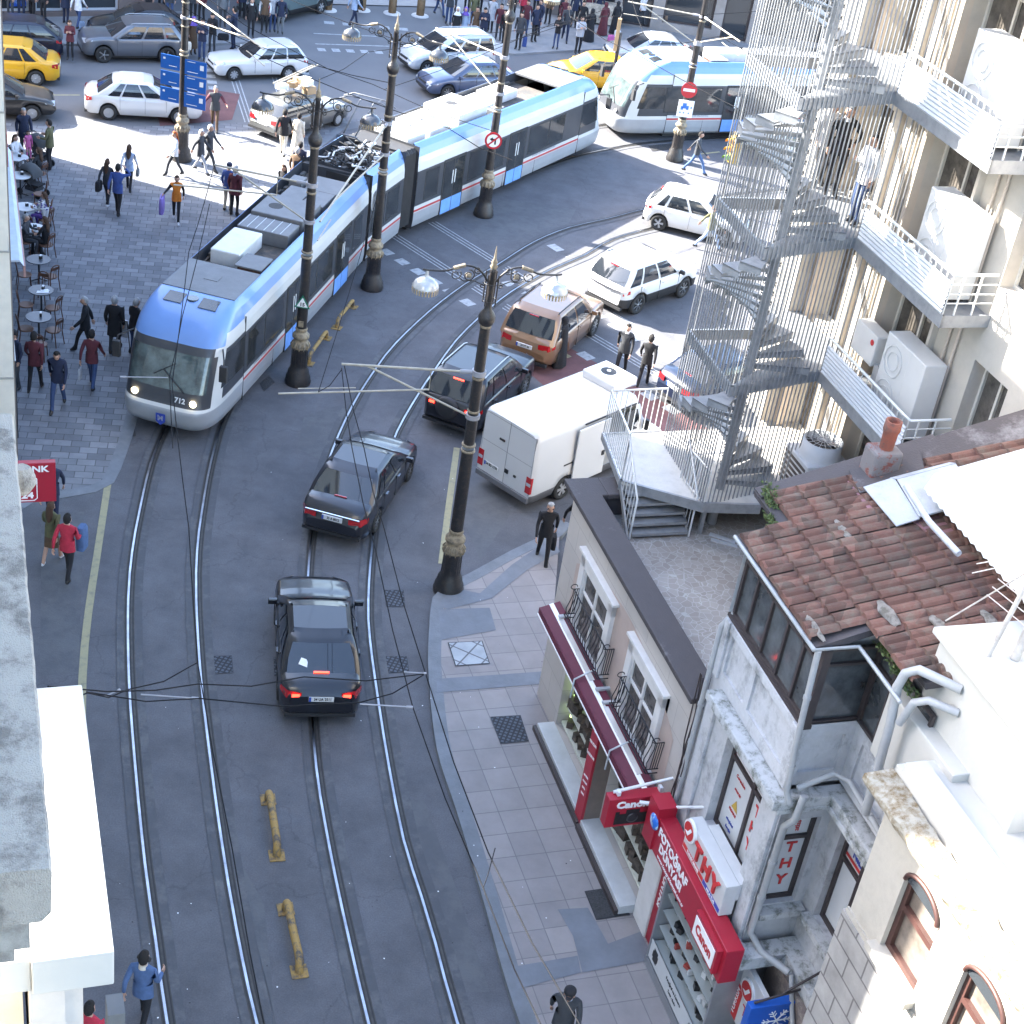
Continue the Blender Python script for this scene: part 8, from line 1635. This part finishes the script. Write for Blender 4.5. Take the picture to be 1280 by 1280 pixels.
P('grey haired man in a wine red jacket standing at the far side of the tram', (292, 270), 70, 'maroon', 'black', 'hgrey', h=1.78, coat=.80, collar='lblue')
P('man in a blue cap and blue shirt next to the wine red jacket', (284, 264), 75, 'blue', 'beige', h=1.72, hat='navy'); 
P('man in a black jacket and cream trousers walking away above the tram roof', (353, 196), 90, 'black', 'cream', pose='walk', h=1.82)
P('figure in a long white coat beside the man in cream trousers', (371, 196), 80, 'cream', 'white', 'hblack', pose='stand', h=1.68, female=True, robe=True)
P('dark haired man in a navy jacket just behind the tram roof edge', (372, 236), 80, 'navy', 'navy', h=1.74)
P('grey haired man in a brown coat just behind the tram roof edge', (368, 244), 70, 'brown', 'dgrey', 'hgrey', h=1.76)
P('woman in a black jacket with brown hair half hidden by the tram', (352, 262), -120, 'black', 'white', 'hbrown', h=1.64, female=True, longhair=True)
P('man in a shiny green jacket standing by the push chair', (63, 212), 175, 'olive', 'black', h=1.80, arms={'L': 'hold', 'R': 'hold'})
P('grey haired man in a dark quilted coat near the push chair', (31, 196), -60, 'navy', 'dgrey', 'hgrey', h=1.78, coat=.75)
P('small child in a pink suit held beside the grey haired man', (36, 200), -50, 'pink', 'pink', 'hbrown', h=1.05, female=True, z=.35)
# cafe side
P('man in a black jacket with dark trousers, head turned back, by the cafe', (107, 441), 200, 'black', 'black', 'hgrey', pose='walk', h=1.74, coat=.80)
P('man in a long black coat seen from behind in front of the tram', (143, 443), 92, 'black', 'dgrey', 'hgrey', h=1.80, coat=.62)
P('man in a black jacket leaning on a handcart near the tram front', (167, 443), 60, 'black', 'jeans', 'hgrey', h=1.72, arms={'L': 'hold', 'R': 'hold'}, lean=.12)
o, J, p = P('man in a brownish maroon sweater and jeans walking away with a carrier bag', (115, 486), 90, 'maroon', 'jeans', pose='walk', h=1.76); held('carrier_bag', 'thin striped carrier bag of the man in the maroon sweater', 'bag', o, J, 'L', bagb('lgrey', .26, .34, .06, .12))
P('man in a dark red jumper and black trousers seen from behind by the tables', (44, 490), 95, 'maroon', 'black', pose='walk', h=1.78, seed=8)
P('young man in a navy sweater and blue jeans walking towards the viewer', (73, 511), -84, 'navy', 'jeans', pose='walk', h=1.76, headtilt=1.)
P('person in a dark coat and cap cut off by the cream wall', (20, 486), -120, 'navy', 'dgrey', hat='black', h=1.74)
P('man in a dark suit walking behind the red bank sign', (66, 655), -75, 'navy', 'navy', pose='walk', h=1.80, collar='white')
o, J, p = P('woman in an olive jacket and dark skirt with white trainers walking away', (65, 705), 84, 'olive', 'brown', 'hbrown', pose='walk', h=1.68, female=True, longhair=True, skirt=.55, bareleg=True, shoes='white'); held('handbag', 'small pink shoulder bag of the woman in the skirt', 'bag', o, J, 'L', bagb('pink', .20, .18, .08, -.12))
o, J, p = P('person in a red hooded top and black trousers beside the woman in the skirt', (85, 724), 86, 'red', 'black', pose='walk', h=1.74, arms={'R': 'hold'}); held('denim_jacket', 'pale blue denim jacket carried over the arm of the person in red', 'jacket', o, J, 'R', bagb('denim', .34, .60, .20, -.15))
o, J, p = P('man in a blue denim jacket with headphones at the bottom left edge', (178, 1283), 80, 'denim', 'black', pose='walk', h=1.74, collar='cream', seed=4, arms={'R': 'hold'})
b = MB(); b.tube([(.02, .095 * math.cos(a), 1.645 + .125 * math.sin(a)) for a in [math.pi * q / 10 for q in range(11)]], .012); b.lathe([(.04, -.11), (.04, .11)], (.02, 0, 1.65), n=12, M=Matrix.Rotation(R(90), 3, 'X')); hp = thing('headphones', 'black headphones worn by the man in the denim jacket', 'headphones', o.location, o.rotation_euler.z); b.build('band', TRIM, hp)
P('person in a dark red top half hidden below the white bay roof', (112, 1345), 80, 'red', 'black', h=1.7)
P('man in a dark grey sweater and black cap at the bottom edge', (694, 1320), -96, 'dgrey', 'black', pose='walk', h=1.76, hat='black', collar='lblue', headtilt=1., seed=5, z=.12)
o, J, p = P('man in black with sunglasses carrying a black shopping bag by the white van', (676, 704), -86, 'black', 'black', 'hgrey', pose='walk', h=1.78, seed=7); held('shopping_bag', 'black printed shopping bag of the man with sunglasses', 'bag', o, J, 'L', bagb('black', .34, .36, .12, .14))
b = MB(); b.box((.08, -.075, 1.665), (.105, .075, 1.70)); sg_ = thing('sunglasses', 'dark sunglasses of the man in black by the van', 'glasses', o.location, o.rotation_euler.z); b.build('lens', TRIM, sg_)
P('person in black almost hidden behind the corner of the pale shop building', (713, 690), -60, 'black', 'black', pose='walk', h=1.72, z=.12)
P('woman in a long black robe and headscarf at the tail of the copper car', (698, 458), 150, 'black', 'black', h=1.66, female=True, robe=True, scarf='black', arms={'R': 'hold'})
P('man in a grey sweater vest and black jacket walking down the crossing', (774, 470), -100, 'dgrey', 'black', pose='walk', h=1.76, sleeves='black', collar='white')
P('man in a black suit seen from behind on the crossing', (802, 484), 80, 'black', 'black', pose='walk', h=1.74)
P('man in a black leather jacket and blue jeans stepping right past the no entry post', (866, 217), -15, 'dgrey', 'denim', pose='run', h=1.76)
P('person in an olive jacket and light jeans striding beside the white hatchback', (882, 312), -5, 'olive', 'lblue', 'hbrown', pose='run', h=1.72)
# on the fire escape
for lb, s_, t_, fc, kw in [('man in a white shirt partly behind the stair column on the upper landing', -1.75, 4.72, -60, dict(top='white', legs='black')), ('balding man in a black suit with a pale shirt on the fire escape landing', -1.2, 4.75, -85, dict(top='black', legs='black', hair='hgrey', collar='white', h=1.84, arms={'L': 'hip'})), ('young man in a white shirt and jeans leaning on the landing of the fire escape', .15, 4.62, -150, dict(top='white', legs='jeans', arms={'R': 'phone'}, h=1.76))]:
    q = rf(s_, t_, 11.43); P(lb, None, fc, world=q, pose='stand', **kw)
# seated at the cafe
SEATS = [(20, 215, -20, 'white', 'white', 'hbrown', 'woman in a white top with her hair up seated at the farthest cafe table', True), (50, 232, 160, 'dgrey', 'black', 'hbrown', 'woman with dark hair seated beside the push chairs', True), (58, 322, 160, 'black', 'black', 'hbrown', 'woman with long fair brown hair seated with her back to the plaza', True), (33, 318, 0, 'dgrey', 'dgrey', 'hgrey', 'grey haired man seated against the wall in the cafe', False), (57, 290, 170, 'white', 'purple', 'hbrown', 'woman in white and violet seated at the middle cafe tables', True)]
seated = []
for x, y, fc, tp_, lg_, hr, lb, fm in SEATS: seated.append(P(lb, (x, y), fc, tp_, lg_, hr, pose='sit', h=1.68, female=fm, longhair=fm))
# crowd at the top of the picture
CROWD = [((14, 24), -90, 'dgrey', 'dgrey', 'stand', 'man in a dark jacket at the far left of the top crowd', {}), ((27, 24), -60, 'navy', 'navy', 'stand', 'man in a navy coat second from the left in the top crowd', {}), ((41, 24), -90, 'black', 'black', 'stand', 'man in black third from the left in the top crowd', {}),
 ((88, 75), -90, 'maroon', 'black', 'phone', 'woman in a wine red jacket looking at her phone between the parked cars', dict(female=True, h=1.66, headtilt=1.)), ((82, 30), 95, 'navy', 'navy', 'stand', 'man in a long navy coat in front of the blue poster', dict(coat=.7, h=1.82)), ((98, 36), 80, 'white', 'jeans', 'walk', 'woman in a white top with a pale blue bag behind the parked cars', dict(female=True)),
 ((186, 24), -90, 'black', 'dgrey', 'stand', 'man in black left of the plaza post at the top edge', {}), ((212, 26), -80, 'dgrey', 'jeans', 'stand', 'man in jeans just left of the plaza post at the top edge', {}), ((241, 68), -60, 'brown', 'brown', 'stand', 'woman in a brown coat and violet headscarf right of the plaza post', dict(female=True, scarf='purple', coat=.3, h=1.62)), ((252, 75), -100, 'navy', 'jeans', 'phone', 'person in a blue jacket and jeans beside the violet headscarf', {}), ((265, 66), -110, 'black', 'dgrey', 'phone', 'man in a black jacket looking down beside the blue jacket', dict(headtilt=1.)),
 ((241, 26), -90, 'dgrey', 'black', 'stand', 'man in dark clothes right behind the plaza post', {}), ((252, 28), -90, 'maroon', 'black', 'stand', 'man in a maroon shirt at the top edge near the orange bag', {}), ((292, 62), 170, 'navy', 'navy', 'phone', 'tall man in a dark suit with a phone left of the white estate car', dict(h=1.84)), ((313, 47), -90, 'black', 'black', 'stand', 'man in a black jacket and white shirt above the white estate car', dict(collar='white')), ((330, 41), -90, 'brown', 'black', 'stand', 'man in brown and white above the old estate car', dict(sleeves='white')), ((350, 42), -90, 'navy', 'grey', 'stand', 'man in a navy jacket with his hands joined, beside the green van', {}), ((340, 40), -70, 'lgrey', 'jeans', 'stand', 'person in pale grey above the old estate car', {}),
 ((441, 33), 60, 'lblue', 'navy', 'walk', 'man in a light blue shirt walking away past the bollards', {}), ((449, 16), 70, 'black', 'black', 'walk', 'person in black just ahead of the light blue shirt', {}), ((548, 20), -40, 'navy', 'jeans', 'walk', 'person in blue jeans at the right end of the bollards', {}), ((566, 15), -90, 'black', 'black', 'stand', 'person in black trousers at the top edge over the people carrier', {}), ((583, 14), -90, 'black', 'black', 'stand', 'second dark figure over the people carrier at the top edge', {}), ((568, 52), -90, 'black', 'black', 'stand', 'woman in black with a white headscarf behind the people carrier', dict(female=True, scarf='white', h=1.62, robe=True)), ((578, 52), -90, 'lblue', 'grey', 'stand', 'woman in a pale blue coat and violet headscarf behind the people carrier', dict(female=True, scarf='purple', coat=.4, h=1.62)), ((592, 54), -90, 'brown', 'dgrey', 'stand', 'person in a brown jacket behind the people carrier', {}), ((602, 56), -90, 'navy', 'navy', 'phone', 'man in a navy suit behind the people carrier', dict(headtilt=1.)),
 ((598, 16), -90, 'dgrey', 'black', 'stand', 'man in dark grey at the top edge behind the navy suit', {}), ((613, 20), -90, 'black', 'black', 'stand', 'man in black among the crowd left of the post top', {}), ((625, 18), -90, 'dgrey', 'lgrey', 'stand', 'person in pale trousers beside the lamp post top', {}), ((630, 58), -100, 'black', 'black', 'stand', 'person in black bending over bags near the post', dict(lean=.3)), ((647, 62), -90, 'dgrey', 'black', 'stand', 'person in a grey coat right of the lamp post top', dict(coat=.8)), ((655, 44), -90, 'maroon', 'jeans', 'stand', 'person in a maroon top behind the grey coat', {}), ((666, 52), -70, 'navy', 'black', 'stand', 'man in navy standing near the post lamp', {}), ((671, 44), -120, 'navy', 'navy', 'stand', 'second man in navy near the pale lamp', {}),
 ((694, 61), -90, 'black', 'jeans', 'phone', 'woman in a black jacket and jeans waiting at the kerb', dict(female=True, h=1.62, headtilt=1.)), ((705, 52), -80, 'dgrey', 'navy', 'walk', 'man in dark blue walking behind the woman at the kerb', dict(h=1.8)), ((721, 67), -85, 'lgrey', 'black', 'phone', 'man in a light grey hooded top waiting at the kerb', {}), ((735, 52), 120, 'black', 'black', 'stand', 'woman in a black robe right of the grey hooded top', dict(female=True, robe=True, scarf='black', h=1.6)), ((752, 44), 110, 'maroon', 'maroon', 'stand', 'woman in a wine red robe in front of the shops', dict(female=True, robe=True, scarf='maroon', h=1.62)), ((767, 42), 100, 'black', 'black', 'stand', 'second woman in a black robe, with a white bag', dict(female=True, robe=True, scarf='black', h=1.6)), ((702, 40), -90, 'maroon', 'black', 'stand', 'person in a maroon top far back at the shop counter', {}), ((732, 28), 90, 'maroon', 'black', 'stand', 'person at the snack counter seen from behind', {}), ((800, 32), 100, 'white', 'dgrey', 'walk', 'person in a white shirt in front of the dark shop', {}), ((938, 42), -150, 'navy', 'black', 'walk', 'person in dark clothes right of the red ice cream chest', {}), ((962, 40), -60, 'purple', 'white', 'walk', 'person in violet seen through the top of the cage', dict(female=True)),
 ((560, 30), -80, 'dgrey', 'jeans', 'stand', 'person in grey standing near the right bollard', {}), ((640, 24), -90, 'black', 'black', 'stand', 'dark figure straight behind the lamp post top', {}), ((684, 30), -90, 'brown', 'black', 'stand', 'person in brown by the snack counter', {}), ((716, 34), -90, 'navy', 'black', 'stand', 'man in navy behind the grey hooded top', {}), ((55, 26), -90, 'black', 'black', 'stand', 'man in black beside the left shop window', {}), ((278, 34), -90, 'grey', 'dgrey', 'stand', 'man in mid grey behind the tall dark suit', {}), ((302, 24), -80, 'navy', 'black', 'stand', 'figure in navy at the top edge above the dark suit', {}), ((322, 22), -100, 'lblue', 'jeans', 'stand', 'person in a pale blue shirt at the top edge near the green van', {}), ((590, 34), -80, 'olive', 'jeans', 'stand', 'person in olive among the crowd behind the people carrier', {}), ((612, 40), -100, 'lgrey', 'black', 'stand', 'person in a light grey coat left of the post top', dict(coat=.6)), ((622, 50), -80, 'maroon', 'dgrey', 'stand', 'person in maroon directly left of the post top', {}), ((652, 28), -90, 'red', 'black', 'stand', 'person in a red top at the snack counter', {}), ((668, 20), -90, 'blue', 'black', 'stand', 'person in blue at the snack counter', {}), ((700, 24), 90, 'dgrey', 'black', 'stand', 'dark grey figure facing the snack counter', {}), ((745, 30), 100, 'navy', 'navy', 'stand', 'figure in navy behind the wine red robe', {}), ((782, 26), 90, 'black', 'black', 'stand', 'black clad figure at the dark shop front', {}), ((202, 14), -90, 'brown', 'black', 'stand', 'person in brown at the shop wall near the plaza post', {}), ((724, 46), -90, 'black', 'jeans', 'stand', 'person in black behind the light grey hooded top', {})]
for (px, fc, tp_, lg_, ps, lb, kw) in CROWD:
    hh = kw.pop('h', 1.74 + (sum(map(ord, lb)) % 9 - 4) * .012); P(lb, px, fc + (sum(map(ord, lb)) % 7 - 3) * 6, tp_, lg_, 'hbrown' if kw.get('female') else 'hblack', pose=ps, h=hh, group='crowd at the top of the street', z=.10, **kw)
def loose_bag(label, px, c, w_=.34, h=.34, z=.1, name='bag'): t = thing(name, label, 'bag', at(px[0], px[1], z) + Vector((0, 0, h)), .4); bagb(c, w_, h, .14, 0)(t)
loose_bag('pale blue bag beside the woman in the white top', (101, 36), 'lblue'); loose_bag('white bag next to the second black robe', (771, 46), 'white'); loose_bag('pink bag near the signal post between the trams', (763, 52), 'pink'); loose_bag('cream bag of the woman in the violet headscarf', (234, 62), 'cream', z=.7); loose_bag('black bag on the ground left of the dark suit', (279, 50), 'black', .5, .3); loose_bag('white carrier bags behind the people carrier', (624, 66), 'white', .6, .45); loose_bag('pink bag by the woman with the white headscarf', (560, 50), 'pink'); loose_bag('blue bag between the grey and navy coats', (655, 58), 'blue', .2, .5)
# ------------------------------------------------------------------ cafe furniture, carts, small things
WOOD = mat('chair_wood', (.085, .038, .022), .5, 0, .2, 8); TTOP = mat('table_top_dark', (.06, .07, .085), .3, 0, .25, 3); TTOPW = mat('table_top_white', (.60, .61, .62), .3, 0, .1, 4)
def chair(label, p, a):
    o = thing('cafe_chair', label, 'chair', p, a, 'wooden cafe chairs'); b = MB(); b.lathe([(.21, .43), (.22, .455), (.20, .47)], n=16); b.build('seat', mat('seat_pad', (.14, .075, .05), .5, 0, .15, 6), o)
    for x, y in ((.16, .15), (.16, -.15)): b = MB(); b.tube([(x, y, .44), (x + .03, y * 1.15, 0)], .016, n=6); b.build('leg', WOOD, o)
    for y in (.16, -.16): b = MB(); b.tube([(-.24, y * 1.15, 0), (-.18, y, .44), (-.24, y * .95, .85)], .016, n=6); b.build('leg', WOOD, o)
    b = MB(); b.tube(smooth_poly([Vector(v) for v in ((-.23, .155, .72), (-.25, .12, .86), (-.26, 0, .90), (-.25, -.12, .86), (-.23, -.155, .72))], .04), .018, n=6); b.slab([(-.235, -.14, .74), (-.235, .14, .74), (-.25, .13, .84), (-.25, -.13, .84)], .012)
    for q in (-.05, .05): b.tube([(-.20, q, .47), (-.235, q * .6, .75)], .01, n=5)
    b.build('backrest', WOOD, o); return o
def table(label, p, white=False):
    o = thing('cafe_table', label, 'table', p, 0, 'round cafe tables'); b = MB(); b.lathe([(.36, .73), (.365, .74), (.36, .755)], n=26); b.build('table_top', TTOPW if white else TTOP, o)
    b = MB(); b.tube([(0, 0, .05), (0, 0, .73)], .03); b.build('column', TRIM, o); b = MB()
    for k in range(4): a = k * math.pi / 2 + .4; b.tube([(0, 0, .10), (.25 * math.cos(a), .25 * math.sin(a), .02)], .018, n=6)
    b.build('foot', TRIM, o); return o
TP = [((23, 222), True, 'white round cafe table with a handbag, farthest from the viewer'), ((26, 245), True, 'pale round cafe table in front of the push chairs'), ((32, 285), True, 'white round cafe table at the awning edge'), ((42, 312), True, 'round cafe table with white papers between two seated guests'), ((49, 352), False, 'dark round cafe table with a single napkin holder'), ((52, 391), False, 'dark round cafe table with scattered newspapers'), ((49, 425), False, 'dark round cafe table nearest the viewer')]
for i, (px, wt, lb) in enumerate(TP):
    p = at(*px); table(lb, p, wt); nh = thing('napkin_holder', 'napkin holder on the ' + lb[:60], 'napkin holder', p + Vector((.05, .04, .755)), .3 * i, 'napkin holders on the cafe tables'); nh['label'] = ['napkin holder on the farthest white cafe table', 'napkin holder on the table by the push chairs', 'napkin holder on the white table at the awning edge', 'napkin holder between the two seated guests', 'napkin holder on the dark table with only a holder', 'napkin holder on the dark table with newspapers', 'napkin holder on the dark table nearest the viewer'][i]
    b = MB(); b.box((-.05, -.03, 0), (.05, .03, .10)); b.build('holder', TRIM, nh); b = MB(); b.box((-.045, -.026, .10), (.045, .026, .13)); b.build('napkins', TW, nh)
    if i in (3, 5): pp = thing('newspaper', 'crumpled white papers on the ' + ('table between two guests' if i == 3 else 'dark cafe table'), 'paper', p + Vector((.05, -.12, .757)), .5); b = MB(); b.slab([(-.16, -.08, .01), (.2, -.1, .004), (.22, .06, .012), (-.1, .07, .003)], .003); b.slab([(.0, -.02, .02), (.25, .02, .015), (.2, .12, .02), (-.02, .09, .018)], .003); b.build('sheet', TW, pp)
CH_ = [((31, 360), 25, 'wooden chair left of the dark table with only a napkin holder'), ((63, 362), 150, 'wooden chair right of the dark table with only a napkin holder'), ((52, 378), -90, 'wooden chair tucked in above the table with newspapers'), ((33, 398), 20, 'wooden chair with a pale seat left of the table with newspapers'), ((66, 402), 165, 'wooden chair right of the table with newspapers'), ((33, 428), 30, 'wooden chair on the left of the nearest cafe table'), ((67, 430), 160, 'wooden chair on the right of the nearest cafe table'), ((50, 448), 95, 'wooden chair pushed in at the near side of the nearest table'), ((50, 258), 200, 'wooden chair right of the push chairs'), ((56, 280), 190, 'wooden chair beside the white table at the awning edge'), ((40, 298), 80, 'wooden chair in front of the middle tables')]
for px, a, lb in CH_: chair(lb, at(*px), R(a))
for (x, y, fc, *_r), k in zip(SEATS, range(5)): chair(['chair under the woman in white at the farthest table', 'chair under the dark haired woman by the push chairs', 'chair under the woman with fair brown hair', 'chair under the grey haired man by the wall', 'chair under the woman in white and violet'][k], at(x, y), R(fc))
def pram(label, px, a, hood):
    o = thing('push_chair', label, 'push chair', at(*px), R(a), 'push chairs by the cafe'); b = MB()
    for y in (-.24, .24): b.tube([(-.35, y, .12), (.05, y, .55), (.45, y, 1.0), (.55, y, 1.02)], .015, n=6); b.tube([(.35, y, .12), (.0, y, .6)], .015, n=6)
    b.tube([(.55, -.24, 1.02), (.55, .24, 1.02)], .02); b.build('frame', TRIM, o)
    for x, y in ((-.37, -.25), (-.37, .25), (.37, -.25), (.37, .25)): b = MB(); b.lathe([(.11, -.02), (.11, .02)], (x, y, .11), n=16, M=Matrix.Rotation(R(90), 3, 'X')); b.build('wheel', TYRE, o)
    b = MB(); b.slab([(-.35, -.2, .45), (.05, -.2, .42), (.05, .2, .42), (-.35, .2, .45)], .05); b.slab([(.05, -.2, .42), (.38, -.2, .85), (.38, .2, .85), (.05, .2, .42)], .05); b.build('seat', cloth(K['black']), o)
    if hood:
        b = MB(); rings = []
        for i in range(7): t = R(-10 + 28 * i); rings.append([Vector((.15 - .36 * math.cos(t) , .26 * math.cos(q), .72 + .38 * math.sin(t) * 1.0 * (.55 + .45 * math.sin(q)))) for q in [math.pi * j / 10 for j in range(11)]])
        b.loft(rings, close=False, caps=False); b.build('hood', mat('hood_grey', (.05, .055, .06), .8), o)
    b = MB(); b.box((-.25, -.2, .2), (.2, .2, .32)); b.build('basket', cloth(K['dgrey']), o)
pram('push chair with a large domed dark hood beside the man in green', (50, 205), 150, True); pram('folded down push chair with a crumpled cover below the hooded one', (42, 243), 160, True)
hc_ = thing('hand_cart', 'grey hand cart with a leaning back board in front of the tram', 'cart', at(158, 438), R(70)); b = MB(); b.tube([(-.1, -.2, .1), (-.25, -.2, 1.1), (-.6, -.2, 1.2)], .015); b.tube([(-.1, .2, .1), (-.25, .2, 1.1), (-.6, .2, 1.2)], .015); b.build('frame', TRIM, hc_); b = MB(); b.box((-.24, -.19, .55), (-.20, .19, 1.1)); b.build('back_board', MATS['pale_metal'], hc_)
for y in (-.2, .2): b = MB(); b.lathe([(.1, -.02), (.1, .02)], (-.05, y, .1), n=14, M=Matrix.Rotation(R(90), 3, 'X')); b.build('wheel', TYRE, hc_)
# flower bouquet on the cafe side
bq = thing('bouquet', 'bunch of violet and white flowers at the middle cafe tables', 'flowers', at(55, 292) + Vector((0, 0, .75)), 0); rnd = random.Random(2); b = MB()
for k in range(60): v = Vector((rnd.gauss(0, .12), rnd.gauss(0, .12), .2 + rnd.gauss(0, .12))); b.lathe([(.001, .03), (.035, .0), (.001, -.03)], v, n=5, mi=k % 2)
b.build('blossom', [cloth(K['purple']), TW], bq, kind='stuff'); b = MB(); b.lathe([(.03, -.15), (.12, .15)], n=10); b.build('wrapping', TW, bq)
# red ice cream chest, boxes, suitcase
ic = thing('ice_cream_chest', 'red ice cream chest with a cone picture on the far pavement', 'freezer', at(911, 34, .1), R(-25)); b = MB(); b.box((-.75, -.42, .1), (.75, .42, 1.15)); b.build('cabinet', TRED, ic, bevel=.02)
b = MB(); b.box((-.75, -.425, .10), (.75, -.421, .16)); b.box((-.75, -.426, 1.08), (.75, -.422, 1.14)); b.box((-.76, -.44, .1), (-.70, -.42, 1.15)); b.box((.70, -.44, .1), (.76, -.42, 1.15)); b.build('white_edge', TW, ic); b = MB(); b.slab([(.05, -.43, .35), (.3, -.43, .4), (.5, -.43, .85), (.3, -.43, .95)], .004); b.build('cone_picture', mat('cone', (.55, .38, .16), .6, 0, .4, 12), ic); b = MB(); b.lathe([(.001, .03), (.14, 0), (.2, -.1)], (-.3, -.42, .6), n=12, M=Matrix.Rotation(R(90), 3, 'X')); b.build('ice_picture', mat('ice_pic', (.6, .4, .3), .6, 0, .6, 9), ic)
for k in range(3): wb2 = thing('water_crate', ['lowest', 'middle', 'topmost'][k] + ' pale pack of water bottles stacked beside the ice cream chest', 'crate', at(924, 37, .1) + Vector((0, 0, .32 * k)), R(-20), 'stacked water packs'); b = MB(); b.box((-.22, -.18, 0), (.22, .18, .30)); b.build('pack', mat('water_pack', (.45, .55, .68), .2, 0, .3, 20), wb2)
su = thing('suitcase', 'brown suitcase standing on the far pavement', 'suitcase', at(834, 36, .1), .3); b = MB(); b.box((-.28, -.12, .04), (.28, .12, .72)); b.build('case', mat('suitcase_brown', (.17, .11, .07), .6, 0, .1), su, bevel=.04); b = MB(); b.tube([(-.1, 0, .72), (-.1, 0, .95), (.1, 0, .95), (.1, 0, .72)], .012); b.build('handle', TRIM, su)
for k, (px, l) in enumerate([((780, 548), 'brown cardboard box on a trolley behind the steel platform, left one'), ((795, 556), 'crumpled cardboard box beside the trolley behind the platform')]):
    o = thing('cardboard_box', l, 'box', at(px[0], px[1]) , .4 + k); b = MB(); b.box((-.3, -.22, .12), (.3, .22, .55)); b.build('carton', MATS['cardboard'], o); b = MB(); b.box((-.04, -.225, .12), (.04, -.221, .55)); b.build('tape', mat('tape', (.45, .36, .22), .4), o)
tr_ = thing('trolley', 'dark red tube trolley carrying boxes behind the platform railing', 'trolley', at(768, 545), .3); b = MB(); b.tube([(-.3, -.25, .1), (-.35, -.25, 1.1), (-.35, .25, 1.1), (-.3, .25, .1)], .018); b.box((-.3, -.25, .08), (.3, .25, .11)); b.build('frame', mat('maroon_tube', (.12, .02, .03), .4), tr_)
for x, y in ((-.25, -.22), (.25, .22), (-.25, .22), (.25, -.22)): b = MB(); b.lathe([(.04, -.02), (.04, .02)], (x, y, .04), n=10, M=Matrix.Rotation(R(90), 3, 'X')); b.build('wheel', TYRE, tr_)
# litter flecks on the road: nobody could count them
b = MB(); rnd = random.Random(77)
for k in range(90):
    x, y = rnd.uniform(130, 760), rnd.uniform(500, 1275); q = at(x, y); s_ = rnd.uniform(.006, .02); a = rnd.uniform(0, 6); zz = .135 if (q - P0).dot(UN) > -3.0 and q.y < 31 else .02
    b.add([(q.x + s_ * math.cos(a + t), q.y + s_ * math.sin(a + t), zz) for t in (0, 1.5, 3.0, 4.4)], [(0, 1, 2, 3)], rnd.choice((0, 0, 1)))
tag(b.build('litter', [TW, RUBB]), 'tiny scraps and chewing gum scattered on road and pavement', 'litter', kind='stuff')
for o in list(bpy.data.objects):
    if o.type == 'MESH' and o.parent is None and 'category' not in o and o.get('kind') is None: o['kind'] = 'structure'
